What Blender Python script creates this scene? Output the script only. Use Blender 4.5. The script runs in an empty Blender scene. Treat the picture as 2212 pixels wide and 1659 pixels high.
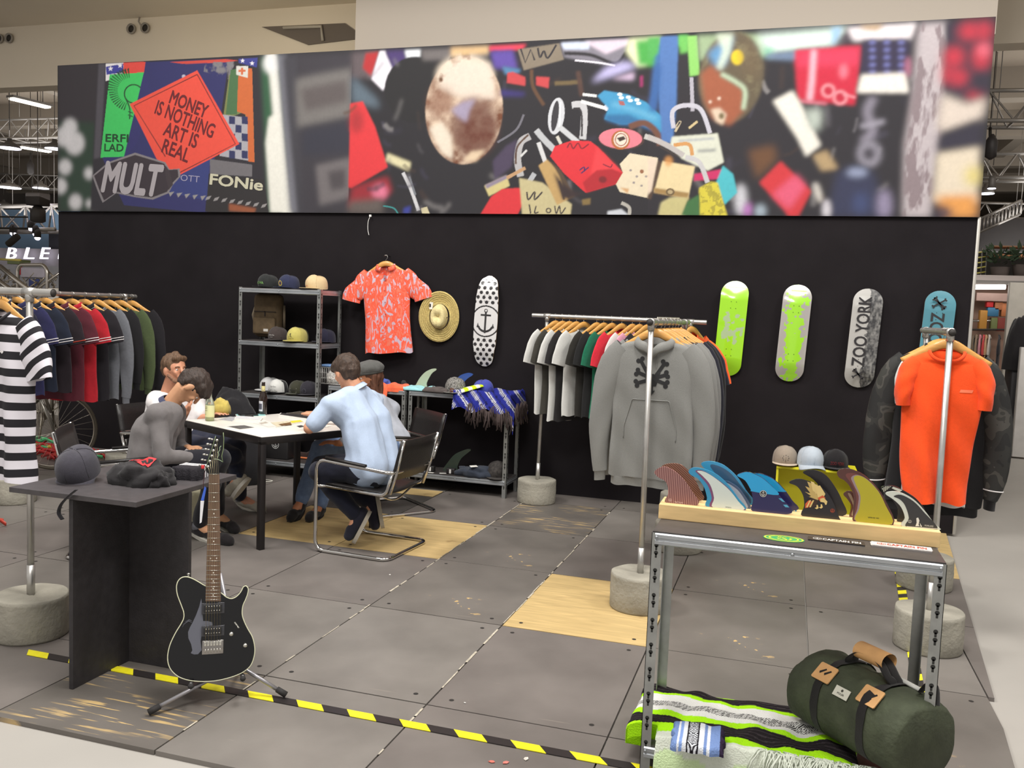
import bpy, bmesh, math, random
import numpy as np
from mathutils import Vector, Matrix, noise
from mathutils.bvhtree import BVHTree
from mathutils.geometry import tessellate_polygon
PI = math.pi
SC = bpy.context.scene
COL = SC.collection
rnd = random.Random(7)

# ---------------------------------------------------------------- camera
EYE = Vector((0.0, 0.0, 1.64))
FOC = 1941.0
def _axes(yaw, pitch, roll):
    cy, sy = math.cos(yaw), math.sin(yaw)
    f0 = Vector((-sy, cy, 0)); r0 = Vector((cy, sy, 0)); u0 = Vector((0, 0, 1))
    f = f0*math.cos(pitch) - u0*math.sin(pitch)
    u = u0*math.cos(pitch) + f0*math.sin(pitch)
    r = r0*math.cos(roll) + u*math.sin(roll)
    return r, u*math.cos(roll) - r0*math.sin(roll), f
AR, AU, AF = _axes(math.radians(17.093), math.radians(4.679), math.radians(2.263))
cam = bpy.data.cameras.new('camera'); cam.sensor_width = 36; cam.lens = FOC/2212*36
cam.clip_end = 300
camo = bpy.data.objects.new('camera', cam); COL.objects.link(camo)
camo.matrix_world = Matrix(((AR.x, AU.x, -AF.x, EYE.x), (AR.y, AU.y, -AF.y, EYE.y), (AR.z, AU.z, -AF.z, EYE.z), (0, 0, 0, 1)))
SC.camera = camo
# ---------------------------------------------------------------- world and light
SC.view_settings.view_transform = 'Standard'; SC.view_settings.look = 'None'
SC.view_settings.gamma = 1.0; SC.view_settings.use_curve_mapping = False
SC.view_settings.exposure = 0.0
wd = bpy.data.worlds.new('hall_air'); SC.world = wd; wd.use_nodes = True
bg = wd.node_tree.nodes['Background']; bg.inputs[0].default_value = (1.0, 0.955, 0.905, 1); bg.inputs[1].default_value = 0.64
def area(name, loc, target, sx, sy, power, color=(1, .97, .925)):
    l = bpy.data.lights.new(name, 'AREA'); l.shape = 'RECTANGLE'; l.size = sx; l.size_y = sy
    l.energy = power; l.color = color
    o = bpy.data.objects.new(name, l); COL.objects.link(o); o.location = loc
    d = Vector(target) - Vector(loc); o.rotation_euler = d.to_track_quat('-Z', 'Y').to_euler()
    return o
area('hall_or_fill_light', (-4.5, 3.6, 6.6), (-3.6, 5.2, 0), 1.6, 1.2, 240)
area('hall_or_fill_light', (-0.2, 3.2, 6.6), (-0.6, 5.0, 0), 1.6, 1.2, 260)
area('hall_or_fill_light', (3.2, 4.6, 6.6), (1.6, 5.6, 0), 1.6, 1.2, 190)
area('hall_or_fill_light', (-1.6, -0.6, 6.2), (-1.4, 3.0, .5), 1.8, 1.2, 210)
area('hall_or_fill_light', (3.6, 11.5, 6.5), (3.0, 10.5, 0), 2.5, 2.5, 260)
area('hall_or_fill_light', (-9.0, 9.5, 6.0), (-8.5, 9.5, 0), 2.0, 2.0, 150)
area('hall_or_fill_light', (-17, 24, 3.6), (-17, 25, 9), 14, 12, 900)  # unseen upward fill, added to brighten the far hall roof at the left
area('hall_or_fill_light', (10, 22, 3.6), (10, 23, 9), 12, 12, 800)  # the same added fill for the right side, no real fixture
area('wall_washer', (-6.9, 8.6, 4.35), (-7.6, 11.5, 5.0), .8, .3, 26, (1, .86, .6))
area('banner_light', (-2.4, 6.5, 5.1), (-2.6, 7.8, 3.3), 7.5, .3, 42)

# ---------------------------------------------------------------- placing helpers
def _ray(x, y): return AF*FOC + AR*(x-1106) - AU*(y-829.5)
def P(x, y, Y):
    d = _ray(x, y); return EYE + d*(Y/d.y)
def G(x, y, z=0.0):
    d = _ray(x, y); return EYE + d*((z-EYE.z)/d.z)
def PX(x, y, X):
    d = _ray(x, y); return EYE + d*(X/d.x)

# ---------------------------------------------------------------- colours and materials
def lin(c):
    r = []
    for v in c[:3]:
        v = v/255.0
        r.append(v/12.92 if v <= .04045 else ((v+.055)/1.055)**2.4)
    return (r[0], r[1], r[2], 1.0)
_mats = {}
def mat(color, rough=.6, metal=0.0, grain=None, bump=None, coat=0.0, sheen=0.0, emit=0.0, trans=0.0, name='finish', spec=.5, aniso=None, stretch=None):
    key = (tuple(color), rough, metal, grain, bump, coat, sheen, emit, trans, name, spec, stretch)
    if key in _mats: return _mats[key]
    m = bpy.data.materials.new(name); m.use_nodes = True
    nt = m.node_tree; b = nt.nodes['Principled BSDF']
    c = lin(color)
    b.inputs['Base Color'].default_value = c
    b.inputs['Roughness'].default_value = rough; b.inputs['Metallic'].default_value = metal
    b.inputs['Specular IOR Level'].default_value = spec
    if coat: b.inputs['Coat Weight'].default_value = coat; b.inputs['Coat Roughness'].default_value = .06
    if sheen: b.inputs['Sheen Weight'].default_value = sheen
    if trans: b.inputs['Transmission Weight'].default_value = trans
    if emit:
        b.inputs['Emission Color'].default_value = c; b.inputs['Emission Strength'].default_value = emit
    if grain or bump:
        tc = nt.nodes.new('ShaderNodeTexCoord'); src = tc.outputs['Object']
        if stretch:
            mp = nt.nodes.new('ShaderNodeMapping'); mp.inputs['Scale'].default_value = stretch
            nt.links.new(src, mp.inputs[0]); src = mp.outputs[0]
    if grain:
        n = nt.nodes.new('ShaderNodeTexNoise'); n.inputs['Scale'].default_value = grain[0]; n.inputs['Detail'].default_value = 6
        nt.links.new(src, n.inputs['Vector'])
        r = nt.nodes.new('ShaderNodeValToRGB'); a = grain[1]
        r.color_ramp.elements[0].position = .3; r.color_ramp.elements[1].position = .7
        r.color_ramp.elements[0].color = [max(0, v*(1-a)) for v in c[:3]]+[1]
        r.color_ramp.elements[1].color = [min(1, v*(1+a)) for v in c[:3]]+[1]
        nt.links.new(n.outputs[0], r.inputs[0]); nt.links.new(r.outputs[0], b.inputs['Base Color'])
    if bump:
        n = nt.nodes.new('ShaderNodeTexNoise'); n.inputs['Scale'].default_value = bump[0]; n.inputs['Detail'].default_value = 4
        nt.links.new(src, n.inputs['Vector'])
        bp = nt.nodes.new('ShaderNodeBump'); bp.inputs['Strength'].default_value = bump[1]; bp.inputs['Distance'].default_value = .01
        nt.links.new(n.outputs[0], bp.inputs['Height']); nt.links.new(bp.outputs[0], b.inputs['Normal'])
    _mats[key] = m; return m
def cloth(color, a=.08, s=60, name='cloth'): return mat(color, .9, grain=(s, a), bump=(350, .25), sheen=.15, name=name, spec=.25)
_am = {}
def attr_mat(rough=.7, coat=0.0, name='printed', spec=.4, metal=0.0, bump=None):
    k = (rough, coat, name, spec, metal, bump)
    if k in _am: return _am[k]
    m = bpy.data.materials.new(name); m.use_nodes = True; nt = m.node_tree; b = nt.nodes['Principled BSDF']
    b.inputs['Roughness'].default_value = rough; b.inputs['Specular IOR Level'].default_value = spec; b.inputs['Metallic'].default_value = metal
    if coat: b.inputs['Coat Weight'].default_value = coat; b.inputs['Coat Roughness'].default_value = .08
    a = nt.nodes.new('ShaderNodeAttribute'); a.attribute_name = 'Col'
    nt.links.new(a.outputs['Color'], b.inputs['Base Color'])
    if bump:
        tc = nt.nodes.new('ShaderNodeTexCoord'); n = nt.nodes.new('ShaderNodeTexNoise'); n.inputs['Scale'].default_value = bump[0]
        nt.links.new(tc.outputs['Object'], n.inputs['Vector'])
        bp = nt.nodes.new('ShaderNodeBump'); bp.inputs['Strength'].default_value = bump[1]; bp.inputs['Distance'].default_value = .01
        nt.links.new(n.outputs[0], bp.inputs['Height']); nt.links.new(bp.outputs[0], b.inputs['Normal'])
    _am[k] = m; return m
def set_col(me, cols):
    a = me.color_attributes.new('Col', 'FLOAT_COLOR', 'POINT')
    c = np.ones((len(me.vertices), 4), np.float32); c[:, :3] = cols
    a.data.foreach_set('color', c.ravel())
def L8(*c): return np.array(lin(c)[:3])

# ---------------------------------------------------------------- scene tree
WM = {}
def tag(o, label=None, cat=None, group=None, kind=None):
    if label: o['label'] = label
    if cat: o['category'] = cat
    if group: o['group'] = group
    if kind: o['kind'] = kind
    return o
def thing(name, label, cat, loc=(0, 0, 0), rz=0.0, group=None, M=None):
    o = bpy.data.objects.new(name, None); COL.objects.link(o); o.empty_display_size = .1
    M = M if M is not None else Matrix.Translation(Vector(loc)) @ Matrix.Rotation(rz, 4, 'Z')
    o.matrix_world = M; WM[o.name] = M.copy()
    tag(o, label, cat, group); return o
def place(o, parent, world=False):
    COL.objects.link(o)
    if parent is not None:
        o.parent = parent
        if world:
            inv = WM[parent.name].inverted(); o.data.transform(inv)
        WM[o.name] = WM[parent.name].copy()
    else: WM[o.name] = Matrix.Identity(4)
    return o
def copy_tree(o, parent=None, M=None):
    c = o.copy(); COL.objects.link(c); c.parent = parent
    if M is not None: c.matrix_world = M; WM[c.name] = M.copy()
    elif parent is not None: WM[c.name] = WM[parent.name].copy()
    for ch in list(o.children): copy_tree(ch, c)
    return c
def TRS(loc, rx=0, ry=0, rz=0, s=1.0):
    from mathutils import Euler
    return Matrix.Translation(Vector(loc)) @ Euler((rx, ry, rz)).to_matrix().to_4x4() @ Matrix.Scale(s, 4)
def frame(o, x, z):
    """matrix with origin o, x axis along x, z axis close to z"""
    x = Vector(x).normalized(); z = Vector(z); y = z.cross(x).normalized(); z = x.cross(y)
    return Matrix(((x.x, y.x, z.x, o[0]), (x.y, y.y, z.y, o[1]), (x.z, y.z, z.z, o[2]), (0, 0, 0, 1)))

class MB:
    def __init__(s): s.v = []; s.f = []; s.m = []; s.sm = []; s.col = None
    def add(s, vs, fs, mi=0, smooth=False, M=None):
        b = len(s.v)
        for p in vs: s.v.append(tuple(M @ Vector(p)) if M is not None else tuple(p))
        for f in fs: s.f.append(tuple(i+b for i in f)); s.m.append(mi); s.sm.append(smooth)
        return s
    def box(s, c, d, mi=0, M=None, bev=0.0):
        x, y, z = d[0]/2, d[1]/2, d[2]/2
        if not bev:
            vs = [(c[0]+a*x, c[1]+b*y, c[2]+e*z) for a in (-1, 1) for b in (-1, 1) for e in (-1, 1)]
            return s.add(vs, [(0, 1, 3, 2), (4, 6, 7, 5), (0, 4, 5, 1), (2, 3, 7, 6), (0, 2, 6, 4), (1, 5, 7, 3)], mi, False, M)
        bm = bmesh.new(); bmesh.ops.create_cube(bm, size=1)
        for v in bm.verts: v.co = Vector((v.co.x*d[0]+c[0], v.co.y*d[1]+c[1], v.co.z*d[2]+c[2]))
        bmesh.ops.bevel(bm, geom=list(bm.edges), offset=bev, segments=2, affect='EDGES', profile=.5)
        s.bm(bm, mi, True, M); return s
    def bm(s, bm, mi=0, smooth=True, M=None):
        bm.verts.ensure_lookup_table(); bm.verts.index_update()
        s.add([v.co.copy() for v in bm.verts], [tuple(v.index for v in f.verts) for f in bm.faces], mi, smooth, M); bm.free()
    def rings(s, R, mi=0, smooth=True, closed=True, cap0=False, cap1=False, loop=False, M=None):
        n = len(R[0]); vs = [p for r in R for p in r]; fs = []
        k = len(R)
        for i in range(k if loop else k-1):
            j = (i+1) % k
            for a in range(n if closed else n-1):
                b = (a+1) % n
                fs.append((i*n+a, i*n+b, j*n+b, j*n+a))
        if cap0: fs.append(tuple(range(n-1, -1, -1)))
        if cap1: fs.append(tuple((k-1)*n+a for a in range(n)))
        return s.add(vs, fs, mi, smooth, M)
    def cyl(s, p0, p1, r0, r1=None, n=14, mi=0, cap=True, M=None):
        p0, p1 = Vector(p0), Vector(p1); r1 = r0 if r1 is None else r1
        d = (p1-p0).normalized(); a = d.orthogonal().normalized(); b = d.cross(a)
        R = [[p+(a*math.cos(2*PI*i/n)+b*math.sin(2*PI*i/n))*r for i in range(n)] for p, r in ((p0, r0), (p1, r1))]
        return s.rings(R, mi, True, True, cap, cap, M=M)
    def tube(s, pts, r, n=10, mi=0, cap=True, loop=False, flat=None, up=None, M=None):
        """sweep; r number or list; flat=(a,b) scales the section; up fixes its first axis"""
        pts = [Vector(p) for p in pts]; k = len(pts); R = []
        t = [((pts[(i+1) % k] if loop or i < k-1 else pts[i]) - (pts[i-1] if loop or i > 0 else pts[i])).normalized() for i in range(k)]
        a = Vector(up) if up is not None else t[0].orthogonal().normalized()
        for i in range(k):
            a = (a - t[i]*a.dot(t[i]))
            a = a.normalized() if a.length > 1e-6 else t[i].orthogonal().normalized()
            b = t[i].cross(a); rr = r[i] if isinstance(r, (list, tuple)) else r
            fa, fb = flat if flat else (1, 1)
            R.append([pts[i]+(a*math.cos(2*PI*j/n)*fa+b*math.sin(2*PI*j/n)*fb)*rr for j in range(n)])
            if up is not None: a = Vector(up)
        return s.rings(R, mi, True, True, cap and not loop, cap and not loop, loop, M=M)
    def lathe(s, prof, n=28, mi=0, c=(0, 0, 0), M=None, sy=1.0):
        R = [[(c[0]+r*math.cos(2*PI*i/n), c[1]+r*sy*math.sin(2*PI*i/n), c[2]+z) for i in range(n)] for r, z in prof]
        return s.rings(R, mi, True, True, prof[0][0] > 1e-5, prof[-1][0] > 1e-5, M=M)
    def prism(s, poly, t0, t1, mi=0, M=None, mi_side=None, smooth=False):
        """poly in local xy, extruded z t0..t1"""
        n = len(poly); tri = tessellate_polygon([[Vector((p[0], p[1], 0)) for p in poly]])
        vs = [(p[0], p[1], t0) for p in poly]+[(p[0], p[1], t1) for p in poly]
        ar = sum(poly[i][0]*poly[(i+1) % n][1]-poly[(i+1) % n][0]*poly[i][1] for i in range(n))
        fs = []
        def tr(t): # orient
            x = [poly[i] for i in t]
            o = (x[1][0]-x[0][0])*(x[2][1]-x[0][1])-(x[2][0]-x[0][0])*(x[1][1]-x[0][1])
            return tuple(t) if o > 0 else tuple(t[::-1])
        tri = [tr(t) for t in tri]
        s.add(vs, [tuple(i+n for i in t) for t in tri]+[t[::-1] for t in tri], mi, False, M)
        sd = [((i, (i+1) % n, (i+1) % n+n, i+n) if ar > 0 else ((i+1) % n, i, i+n, (i+1) % n+n)) for i in range(n)]
        return s.add(vs, sd, mi if mi_side is None else mi_side, smooth, M)
    def flatp(s, poly, z=0.0, mi=0, M=None):
        tri = tessellate_polygon([[Vector((p[0], p[1], 0)) for p in poly]])
        out = []
        for t in tri:
            x = [poly[i] for i in t]
            o = (x[1][0]-x[0][0])*(x[2][1]-x[0][1])-(x[2][0]-x[0][0])*(x[1][1]-x[0][1])
            out.append(tuple(t) if o > 0 else tuple(t[::-1]))
        return s.add([(p[0], p[1], z) for p in poly], out, mi, False, M)
    def ball(s, c, r, mi=0, u=16, v=10, M=None, sc=(1, 1, 1)):
        R = [[(c[0]+r*sc[0]*math.sin(PI*j/v)*math.cos(2*PI*i/u), c[1]+r*sc[1]*math.sin(PI*j/v)*math.sin(2*PI*i/u), c[2]-r*sc[2]*math.cos(PI*j/v)) for i in range(u)] for j in range(1, v)]
        return s.rings(R, mi, True, True, True, True, M=M)
    def mesh(s, name):
        me = bpy.data.meshes.new(name); me.from_pydata(s.v, [], s.f)
        me.polygons.foreach_set('material_index', s.m); me.polygons.foreach_set('use_smooth', s.sm)
        me.update(); return me
    def build(s, name, mats, parent=None, world=False, label=None, kind=None, cat=None, group=None, bevel=None, sub=0):
        me = s.mesh(name)
        for m in (mats if isinstance(mats, (list, tuple)) else [mats]): me.materials.append(m)
        if s.col is not None: set_col(me, s.col)
        o = bpy.data.objects.new(name, me); place(o, parent, world)
        tag(o, label, cat, group, kind)
        if bevel:
            b = o.modifiers.new('edge', 'BEVEL'); b.width = bevel; b.segments = 2; b.limit_method = 'ANGLE'; b.angle_limit = .7
        if sub:
            b = o.modifiers.new('round', 'SUBSURF'); b.levels = sub; b.render_levels = sub
        return o
def bez(pts, n=8, closed=False):
    """Catmull-Rom through pts (2D or 3D tuples)"""
    pts = [Vector(p) for p in pts]; k = len(pts); out = []
    rng = range(k) if closed else range(k-1)
    for i in rng:
        g = (lambda j: pts[j % k]) if closed else (lambda j: pts[max(0, min(k-1, j))])
        p0, p1, p2, p3 = g(i-1), g(i), g(i+1), g(i+2)
        for a in range(n):
            t = a/n
            out.append(.5*((2*p1)+(p2-p0)*t+(2*p0-5*p1+4*p2-p3)*t*t+(3*p1-p0-3*p2+p3)*t**3))
    if not closed: out.append(pts[-1])
    return [tuple(p) for p in out]
def resample(pts, n):
    pts = [Vector(p) for p in pts]; d = [0]
    for a, b in zip(pts, pts[1:]): d.append(d[-1]+(b-a).length)
    out = []; j = 0
    for i in range(n):
        t = d[-1]*i/(n-1)
        while j < len(d)-2 and d[j+1] < t: j += 1
        s = (t-d[j])/max(1e-9, d[j+1]-d[j]); out.append(pts[j].lerp(pts[j+1], min(1, s)))
    return out
_txt = {}
def text2d(s, w=None, h=None, bold=0.0, shear=0.0, space=1.0):
    """text outline as (verts, faces), centred, scaled to width w and/or height h"""
    k = (s, bold, shear, space)
    if k not in _txt:
        c = bpy.data.curves.new('lettering', 'FONT'); c.body = s; c.shear = shear; c.align_x = 'CENTER'; c.align_y = 'CENTER'; c.space_character = space; c.resolution_u = 3
        o = bpy.data.objects.new('lettering', c); COL.objects.link(o)
        dg = bpy.context.evaluated_depsgraph_get(); me = o.evaluated_get(dg).to_mesh()
        v = np.array([x.co[:2] for x in me.vertices]); f = [tuple(p.vertices) for p in me.polygons]
        bpy.data.objects.remove(o); bpy.data.curves.remove(c)
        if bold:
            n0 = len(v); vs = []; fs = []
            for i, (a, b) in enumerate(((0, 0), (1, 0), (-1, 0), (0, 1), (0, -1), (.7, .7), (-.7, .7), (.7, -.7), (-.7, -.7))):
                vs.append(v+np.array([a, b])*bold*.9); fs += [tuple(q+n0*i for q in p) for p in f]
            v, f = np.concatenate(vs), fs
        _txt[k] = (v, f)
    v, f = _txt[k]; v = v.copy()
    lo, hi = v.min(0), v.max(0); v -= (lo+hi)/2; sz = hi-lo
    if w and h: v *= (w/sz[0], h/sz[1])
    elif w: v *= w/sz[0]
    elif h: v *= h/sz[1]
    return v, f
def put_text(mb, s, M, w=None, h=None, mi=0, bold=0.0, shear=0.0, z=0.0, space=1.0):
    v, f = text2d(s, w, h, bold, shear, space); n0 = max(1, len(v)//9)
    mb.add([(a, b, z+(3e-5*min(8, i//n0) if bold else 0)) for i, (a, b) in enumerate(v)], f, mi, False, M); return mb
def circle(r, n=24, c=(0, 0), sy=1.0): return [(c[0]+r*math.cos(2*PI*i/n), c[1]+r*sy*math.sin(2*PI*i/n)) for i in range(n)]
def ring2d(mb, r0, r1, mi=0, n=32, M=None, z=0.0, c=(0, 0)):
    vs = [(c[0]+r*math.cos(2*PI*i/n), c[1]+r*math.sin(2*PI*i/n), z) for r in (r0, r1) for i in range(n)]
    mb.add(vs, [(i, i+n, (i+1) % n+n, (i+1) % n) for i in range(n)], mi, False, M)
def anchor2d(mb, s, mi=0, M=None, z=0.0, c=(0, 0), ringed=True):
    """an anchor emblem of radius s"""
    T = Matrix.Translation((c[0], c[1], 0)); M = (M @ T) if M is not None else T
    mb.flatp([(-.07*s, -.6*s), (.07*s, -.6*s), (.055*s, .55*s), (-.055*s, .55*s)], z, mi, M)
    mb.flatp([(-.4*s, .3*s), (0, .25*s), (.4*s, .3*s), (.4*s, .36*s), (0, .37*s), (-.4*s, .36*s)], z, mi, M)
    ring2d(mb, .06*s, .13*s, mi, 14, M, z, (0, .62*s))
    a = [(.5*s*math.cos(t), -.1*s+.55*s*math.sin(t)) for t in np.linspace(-PI+.25, -.25, 15)]
    b = [(.4*s*math.cos(t), -.1*s+.4*s*math.sin(t)) for t in np.linspace(-.25, -PI+.25, 15)]
    mb.flatp(a+b, z, mi, M)
    for g in (-1, 1): mb.flatp([(g*.34*s, -.2*s), (g*.6*s, -.3*s), (g*.5*s, .08*s)], z, mi, M)
    if ringed: ring2d(mb, .86*s, .98*s, mi, 40, M, z)
def wrap(mb, bvh, direction, off=.0015, back=.5):
    """lay the points of mb on a surface along a direction"""
    d = Vector(direction).normalized(); out = []
    for p in mb.v:
        q = Vector(p)-d*back; h = bvh.ray_cast(q, d)
        out.append(tuple(h[0]-d*off) if h[0] is not None else p)
    mb.v = out; return mb
def bvh_of(mb): return BVHTree.FromPolygons([Vector(v) for v in mb.v], mb.f)
def blob(caps, voxel=.01, smooth=6, balls=(), cuts=None, nz=None):
    """caps: (p0, p1, r0, r1) tapered limbs and balls (c, r, (sx,sy,sz), M3) melted into ONE surface; returns MB"""
    b = MB()
    for p0, p1, r0, r1 in caps:
        p0, p1 = Vector(p0), Vector(p1); n = 12; L = (p1-p0).length
        if L < 1e-6: continue
        d = (p1-p0)/L; a = d.orthogonal().normalized(); e = d.cross(a); R = []
        prof = [(-r0*math.cos(t), r0*math.sin(t)) for t in (.25, .6, 1.0)]+[(L*k/4, r0+(r1-r0)*k/4) for k in range(5)]+[(L+r1*math.cos(t), r1*math.sin(t)) for t in (1.0, .6, .25)]
        for h, r in prof: R.append([p0+d*h+(a*math.cos(2*PI*i/n)+e*math.sin(2*PI*i/n))*r for i in range(n)])
        b.rings(R, cap0=True, cap1=True)
    for bl in balls:
        c, r = bl[0], bl[1]; sc = bl[2] if len(bl) > 2 else (1, 1, 1); M3 = bl[3] if len(bl) > 3 else None
        T = Matrix.Translation(Vector(c)) @ (M3.to_4x4() if M3 is not None else Matrix.Identity(4))
        b.ball((0, 0, 0), r, M=T, sc=sc)
    me = b.mesh('body'); o = bpy.data.objects.new('body', me); COL.objects.link(o)
    m = o.modifiers.new('r', 'REMESH'); m.mode = 'VOXEL'; m.voxel_size = voxel
    if smooth:
        m = o.modifiers.new('s', 'SMOOTH'); m.factor = .6; m.iterations = smooth
    dg = bpy.context.evaluated_depsgraph_get(); me2 = bpy.data.meshes.new_from_object(o.evaluated_get(dg))
    out = MB(); co = np.empty(len(me2.vertices)*3); me2.vertices.foreach_get('co', co)
    out.v = [tuple(p) for p in co.reshape(-1, 3)]; out.f = [tuple(p.vertices) for p in me2.polygons]
    out.m = [0]*len(out.f); out.sm = [True]*len(out.f)
    bpy.data.objects.remove(o); bpy.data.meshes.remove(me); bpy.data.meshes.remove(me2)
    if nz:
        me = out.mesh('t'); nr = [v.normal.copy() for v in me.vertices]; bpy.data.meshes.remove(me)
        out.v = [tuple(Vector(p)+n*nz[1]*noise.noise(Vector((p[0]*nz[0], p[1]*nz[0], p[2]*nz[0]*(nz[2] if len(nz) > 2 else 1))))) for p, n in zip(out.v, nr)]
    return out
# ================================================================ setting
YW = 7.80                                           # face of the black stand wall
WL, WR = -7.52, 1.325
def seam(k): return -2.11+.7627*k
def row(j): return 3.355+1.0155*j
CURV = [(0.75, 2.0), (0.86, 3.2), (1.05, 4.22), (1.24, 5.2), (1.43, 6.22), (1.66, 7.97), (1.85, 10.01), (2.0, 12.2)]
FRONT = 2.63
# light hall floor
fl = MB(); fl.add([(-40, -6, -.02), (30, -6, -.02), (30, 60, -.02), (-40, 60, -.02)], [(0, 1, 2, 3)])
fm = mat((164, 160, 154), .45, grain=(1.3, .07), bump=(6, .05), name='pale hall floor')
floor = fl.build('floor', fm, kind='structure')
def clip(poly, a, b):
    """keep the side left of a->b"""
    out = []; n = len(poly)
    s = lambda p: (b[0]-a[0])*(p[1]-a[1])-(b[1]-a[1])*(p[0]-a[0])
    for i in range(n):
        p, q = poly[i], poly[(i+1) % n]; sp, sq = s(p), s(q)
        if sp >= 0: out.append(p)
        if (sp >= 0) != (sq >= 0):
            t = sp/(sp-sq); out.append((p[0]+(q[0]-p[0])*t, p[1]+(q[1]-p[1])*t))
    return out
def tile_mat(kind, base):
    m = bpy.data.materials.new('floor panel '+kind); m.use_nodes = True; nt = m.node_tree; N = nt.nodes.new; L = nt.links.new
    b = nt.nodes['Principled BSDF']; b.inputs['Specular IOR Level'].default_value = .45
    tc = N('ShaderNodeTexCoord')
    def nz(scale, detail=5, st=None, dist=0):
        n = N('ShaderNodeTexNoise'); n.inputs['Scale'].default_value = scale; n.inputs['Detail'].default_value = detail; n.inputs['Distortion'].default_value = dist
        src = tc.outputs['Object']
        if st:
            mp = N('ShaderNodeMapping'); mp.inputs['Scale'].default_value = st; L(src, mp.inputs[0]); src = mp.outputs[0]
        L(src, n.inputs['Vector']); return n.outputs[0]
    def ramp(src, p0, p1, c0, c1):
        r = N('ShaderNodeValToRGB'); r.color_ramp.elements[0].position = p0; r.color_ramp.elements[1].position = p1
        r.color_ramp.elements[0].color = c0; r.color_ramp.elements[1].color = c1; L(src, r.inputs[0]); return r.outputs[0]
    def mix(f, a, c):
        x = N('ShaderNodeMix'); x.data_type = 'RGBA'; L(f, x.inputs['Factor'])
        for s_, i in ((a, 6), (c, 7)):
            if isinstance(s_, tuple): x.inputs[i].default_value = s_
            else: L(s_, x.inputs[i])
        return x.outputs[2]
    W = (1, 1, 1, 1); K = (0, 0, 0, 1)
    c0 = lin(base); d = tuple(v*.82 for v in c0[:3])+(1,); e = tuple(min(1, v*1.18) for v in c0[:3])+(1,)
    if kind.startswith('bare'):
        col = ramp(nz(3.2, 8, (1, 9, 1), 1.2), .3, .72, d, e)
        col = mix(ramp(nz(5, 3), .66, .75, K, (.5, .5, .5, 1)), col, lin((120, 88, 52)))
        b.inputs['Roughness'].default_value = .5
    else:
        col = ramp(nz(2.1, 8), .3, .7, d, e)
        col = mix(ramp(nz(14, 4), .74, .76, K, (.55, .55, .55, 1)), col, lin((168, 158, 142)))    # flecks
        col = mix(ramp(nz(5, 9, (.5, 6, 1), .3), .70, .73, K, (.35, .35, .35, 1)), col, lin((150, 142, 130)))  # scuffs
        if kind == 'worn':
            w = N('ShaderNodeMath'); w.operation = 'MULTIPLY'
            L(ramp(nz(2.6, 3), .46, .60, K, (.8, .8, .8, 1)), w.inputs[0]); L(ramp(nz(9, 9, (.35, 5, 1), .2), .555, .59, K, W), w.inputs[1])
            col = mix(w.outputs[0], col, lin((205, 174, 116)))
        if kind == 'chipped':
            w = N('ShaderNodeMath'); w.operation = 'MULTIPLY'
            L(ramp(nz(1.6, 2), .60, .66, K, W), w.inputs[0]); L(ramp(nz(16, 5), .62, .64, K, W), w.inputs[1])
            col = mix(w.outputs[0], col, lin((196, 165, 112)))
        b.inputs['Roughness'].default_value = .34
    L(col, b.inputs['Base Color'])
    r = N('ShaderNodeMapRange'); L(nz(4, 6), r.inputs[0]); r.inputs[3].default_value = .36; r.inputs[4].default_value = .58; L(r.outputs[0], b.inputs['Roughness'])
    bp = N('ShaderNodeBump'); bp.inputs['Strength'].default_value = .12; bp.inputs['Distance'].default_value = .004
    L(nz(30, 5), bp.inputs['Height']); L(bp.outputs[0], b.inputs['Normal'])
    return m
TM = {'a': tile_mat('grey', (108, 102, 98)), 'b': tile_mat('grey light', (116, 111, 106)), 'c': tile_mat('chipped', (106, 101, 96)), 'w': tile_mat('worn', (98, 93, 88)), 'p': tile_mat('bare', (190, 164, 114)), 'd': tile_mat('grey dark', (80, 77, 74))}
bolt = mat((38, 35, 33), .6, name='bolt recess')
special = {(-1, 2): 'p', (-2, 2): 'p', (1, 1): 'p', (1, 0): 'a', (0, 1): 'c', (0, 3): 'w', (-1, -1): 'w', (2, 1): 'c', (2, 0): 'c', (-2, 3): 'd', (-1, 3): 'a', (4, 4): 'p', (4, 3): 'p'}
rows = [FRONT]+[row(j) for j in range(0, 9)]
for j in range(-1, 8):
    y0, y1 = (FRONT, row(0)) if j == -1 else (row(j), row(j+1))
    for k in range(-10, 6):
        x0, x1 = seam(k), seam(k+1)
        if k < -6 and j < 1: continue
        g = .0035
        poly = [(x0+g, y0+g), (x1-g, y0+g), (x1-g, y1-g), (x0+g, y1-g)]
        for a, b_ in zip(CURV, CURV[1:]): poly = clip(poly, (a[0], a[1]), (b_[0], b_[1]))
        if len(poly) < 3: continue
        area_ = abs(sum(poly[i][0]*poly[(i+1) % len(poly)][1]-poly[(i+1) % len(poly)][0]*poly[i][1] for i in range(len(poly))))/2
        if area_ < .01: continue
        t = MB(); dz = rnd.uniform(-.0012, .0)
        cx, cy = (x0+x1)/2, (y0+y1)/2
        loc = [(p[0]-cx, p[1]-cy) for p in poly]
        t.prism(loc, -.03, dz, 0)
        if area_ > .6:
            for sx in (-1, 1):
                for sy in (-1, 1):
                    if rnd.random() < .8: t.flatp(circle(.011, 12, (sx*.30, sy*.43)), dz+.0006, 1)
        key = special.get((k, j)) or rnd.choice('aabbac')
        o = t.build('floor_panel', [TM[key], bolt], floor)
        o.location = (cx, cy, 0)
# half-strip of bare ply behind the table
for n_, (x0, y0, x1, y1) in enumerate([(-3.62, 7.16, -2.88, 7.40)]):
    t = MB(); t.box((0, 0, 0), (x1-x0, y1-y0, .004)); o = t.build('floor_panel', TM['p'], floor); o.location = ((x0+x1)/2, (y0+y1)/2, .003)
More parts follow.
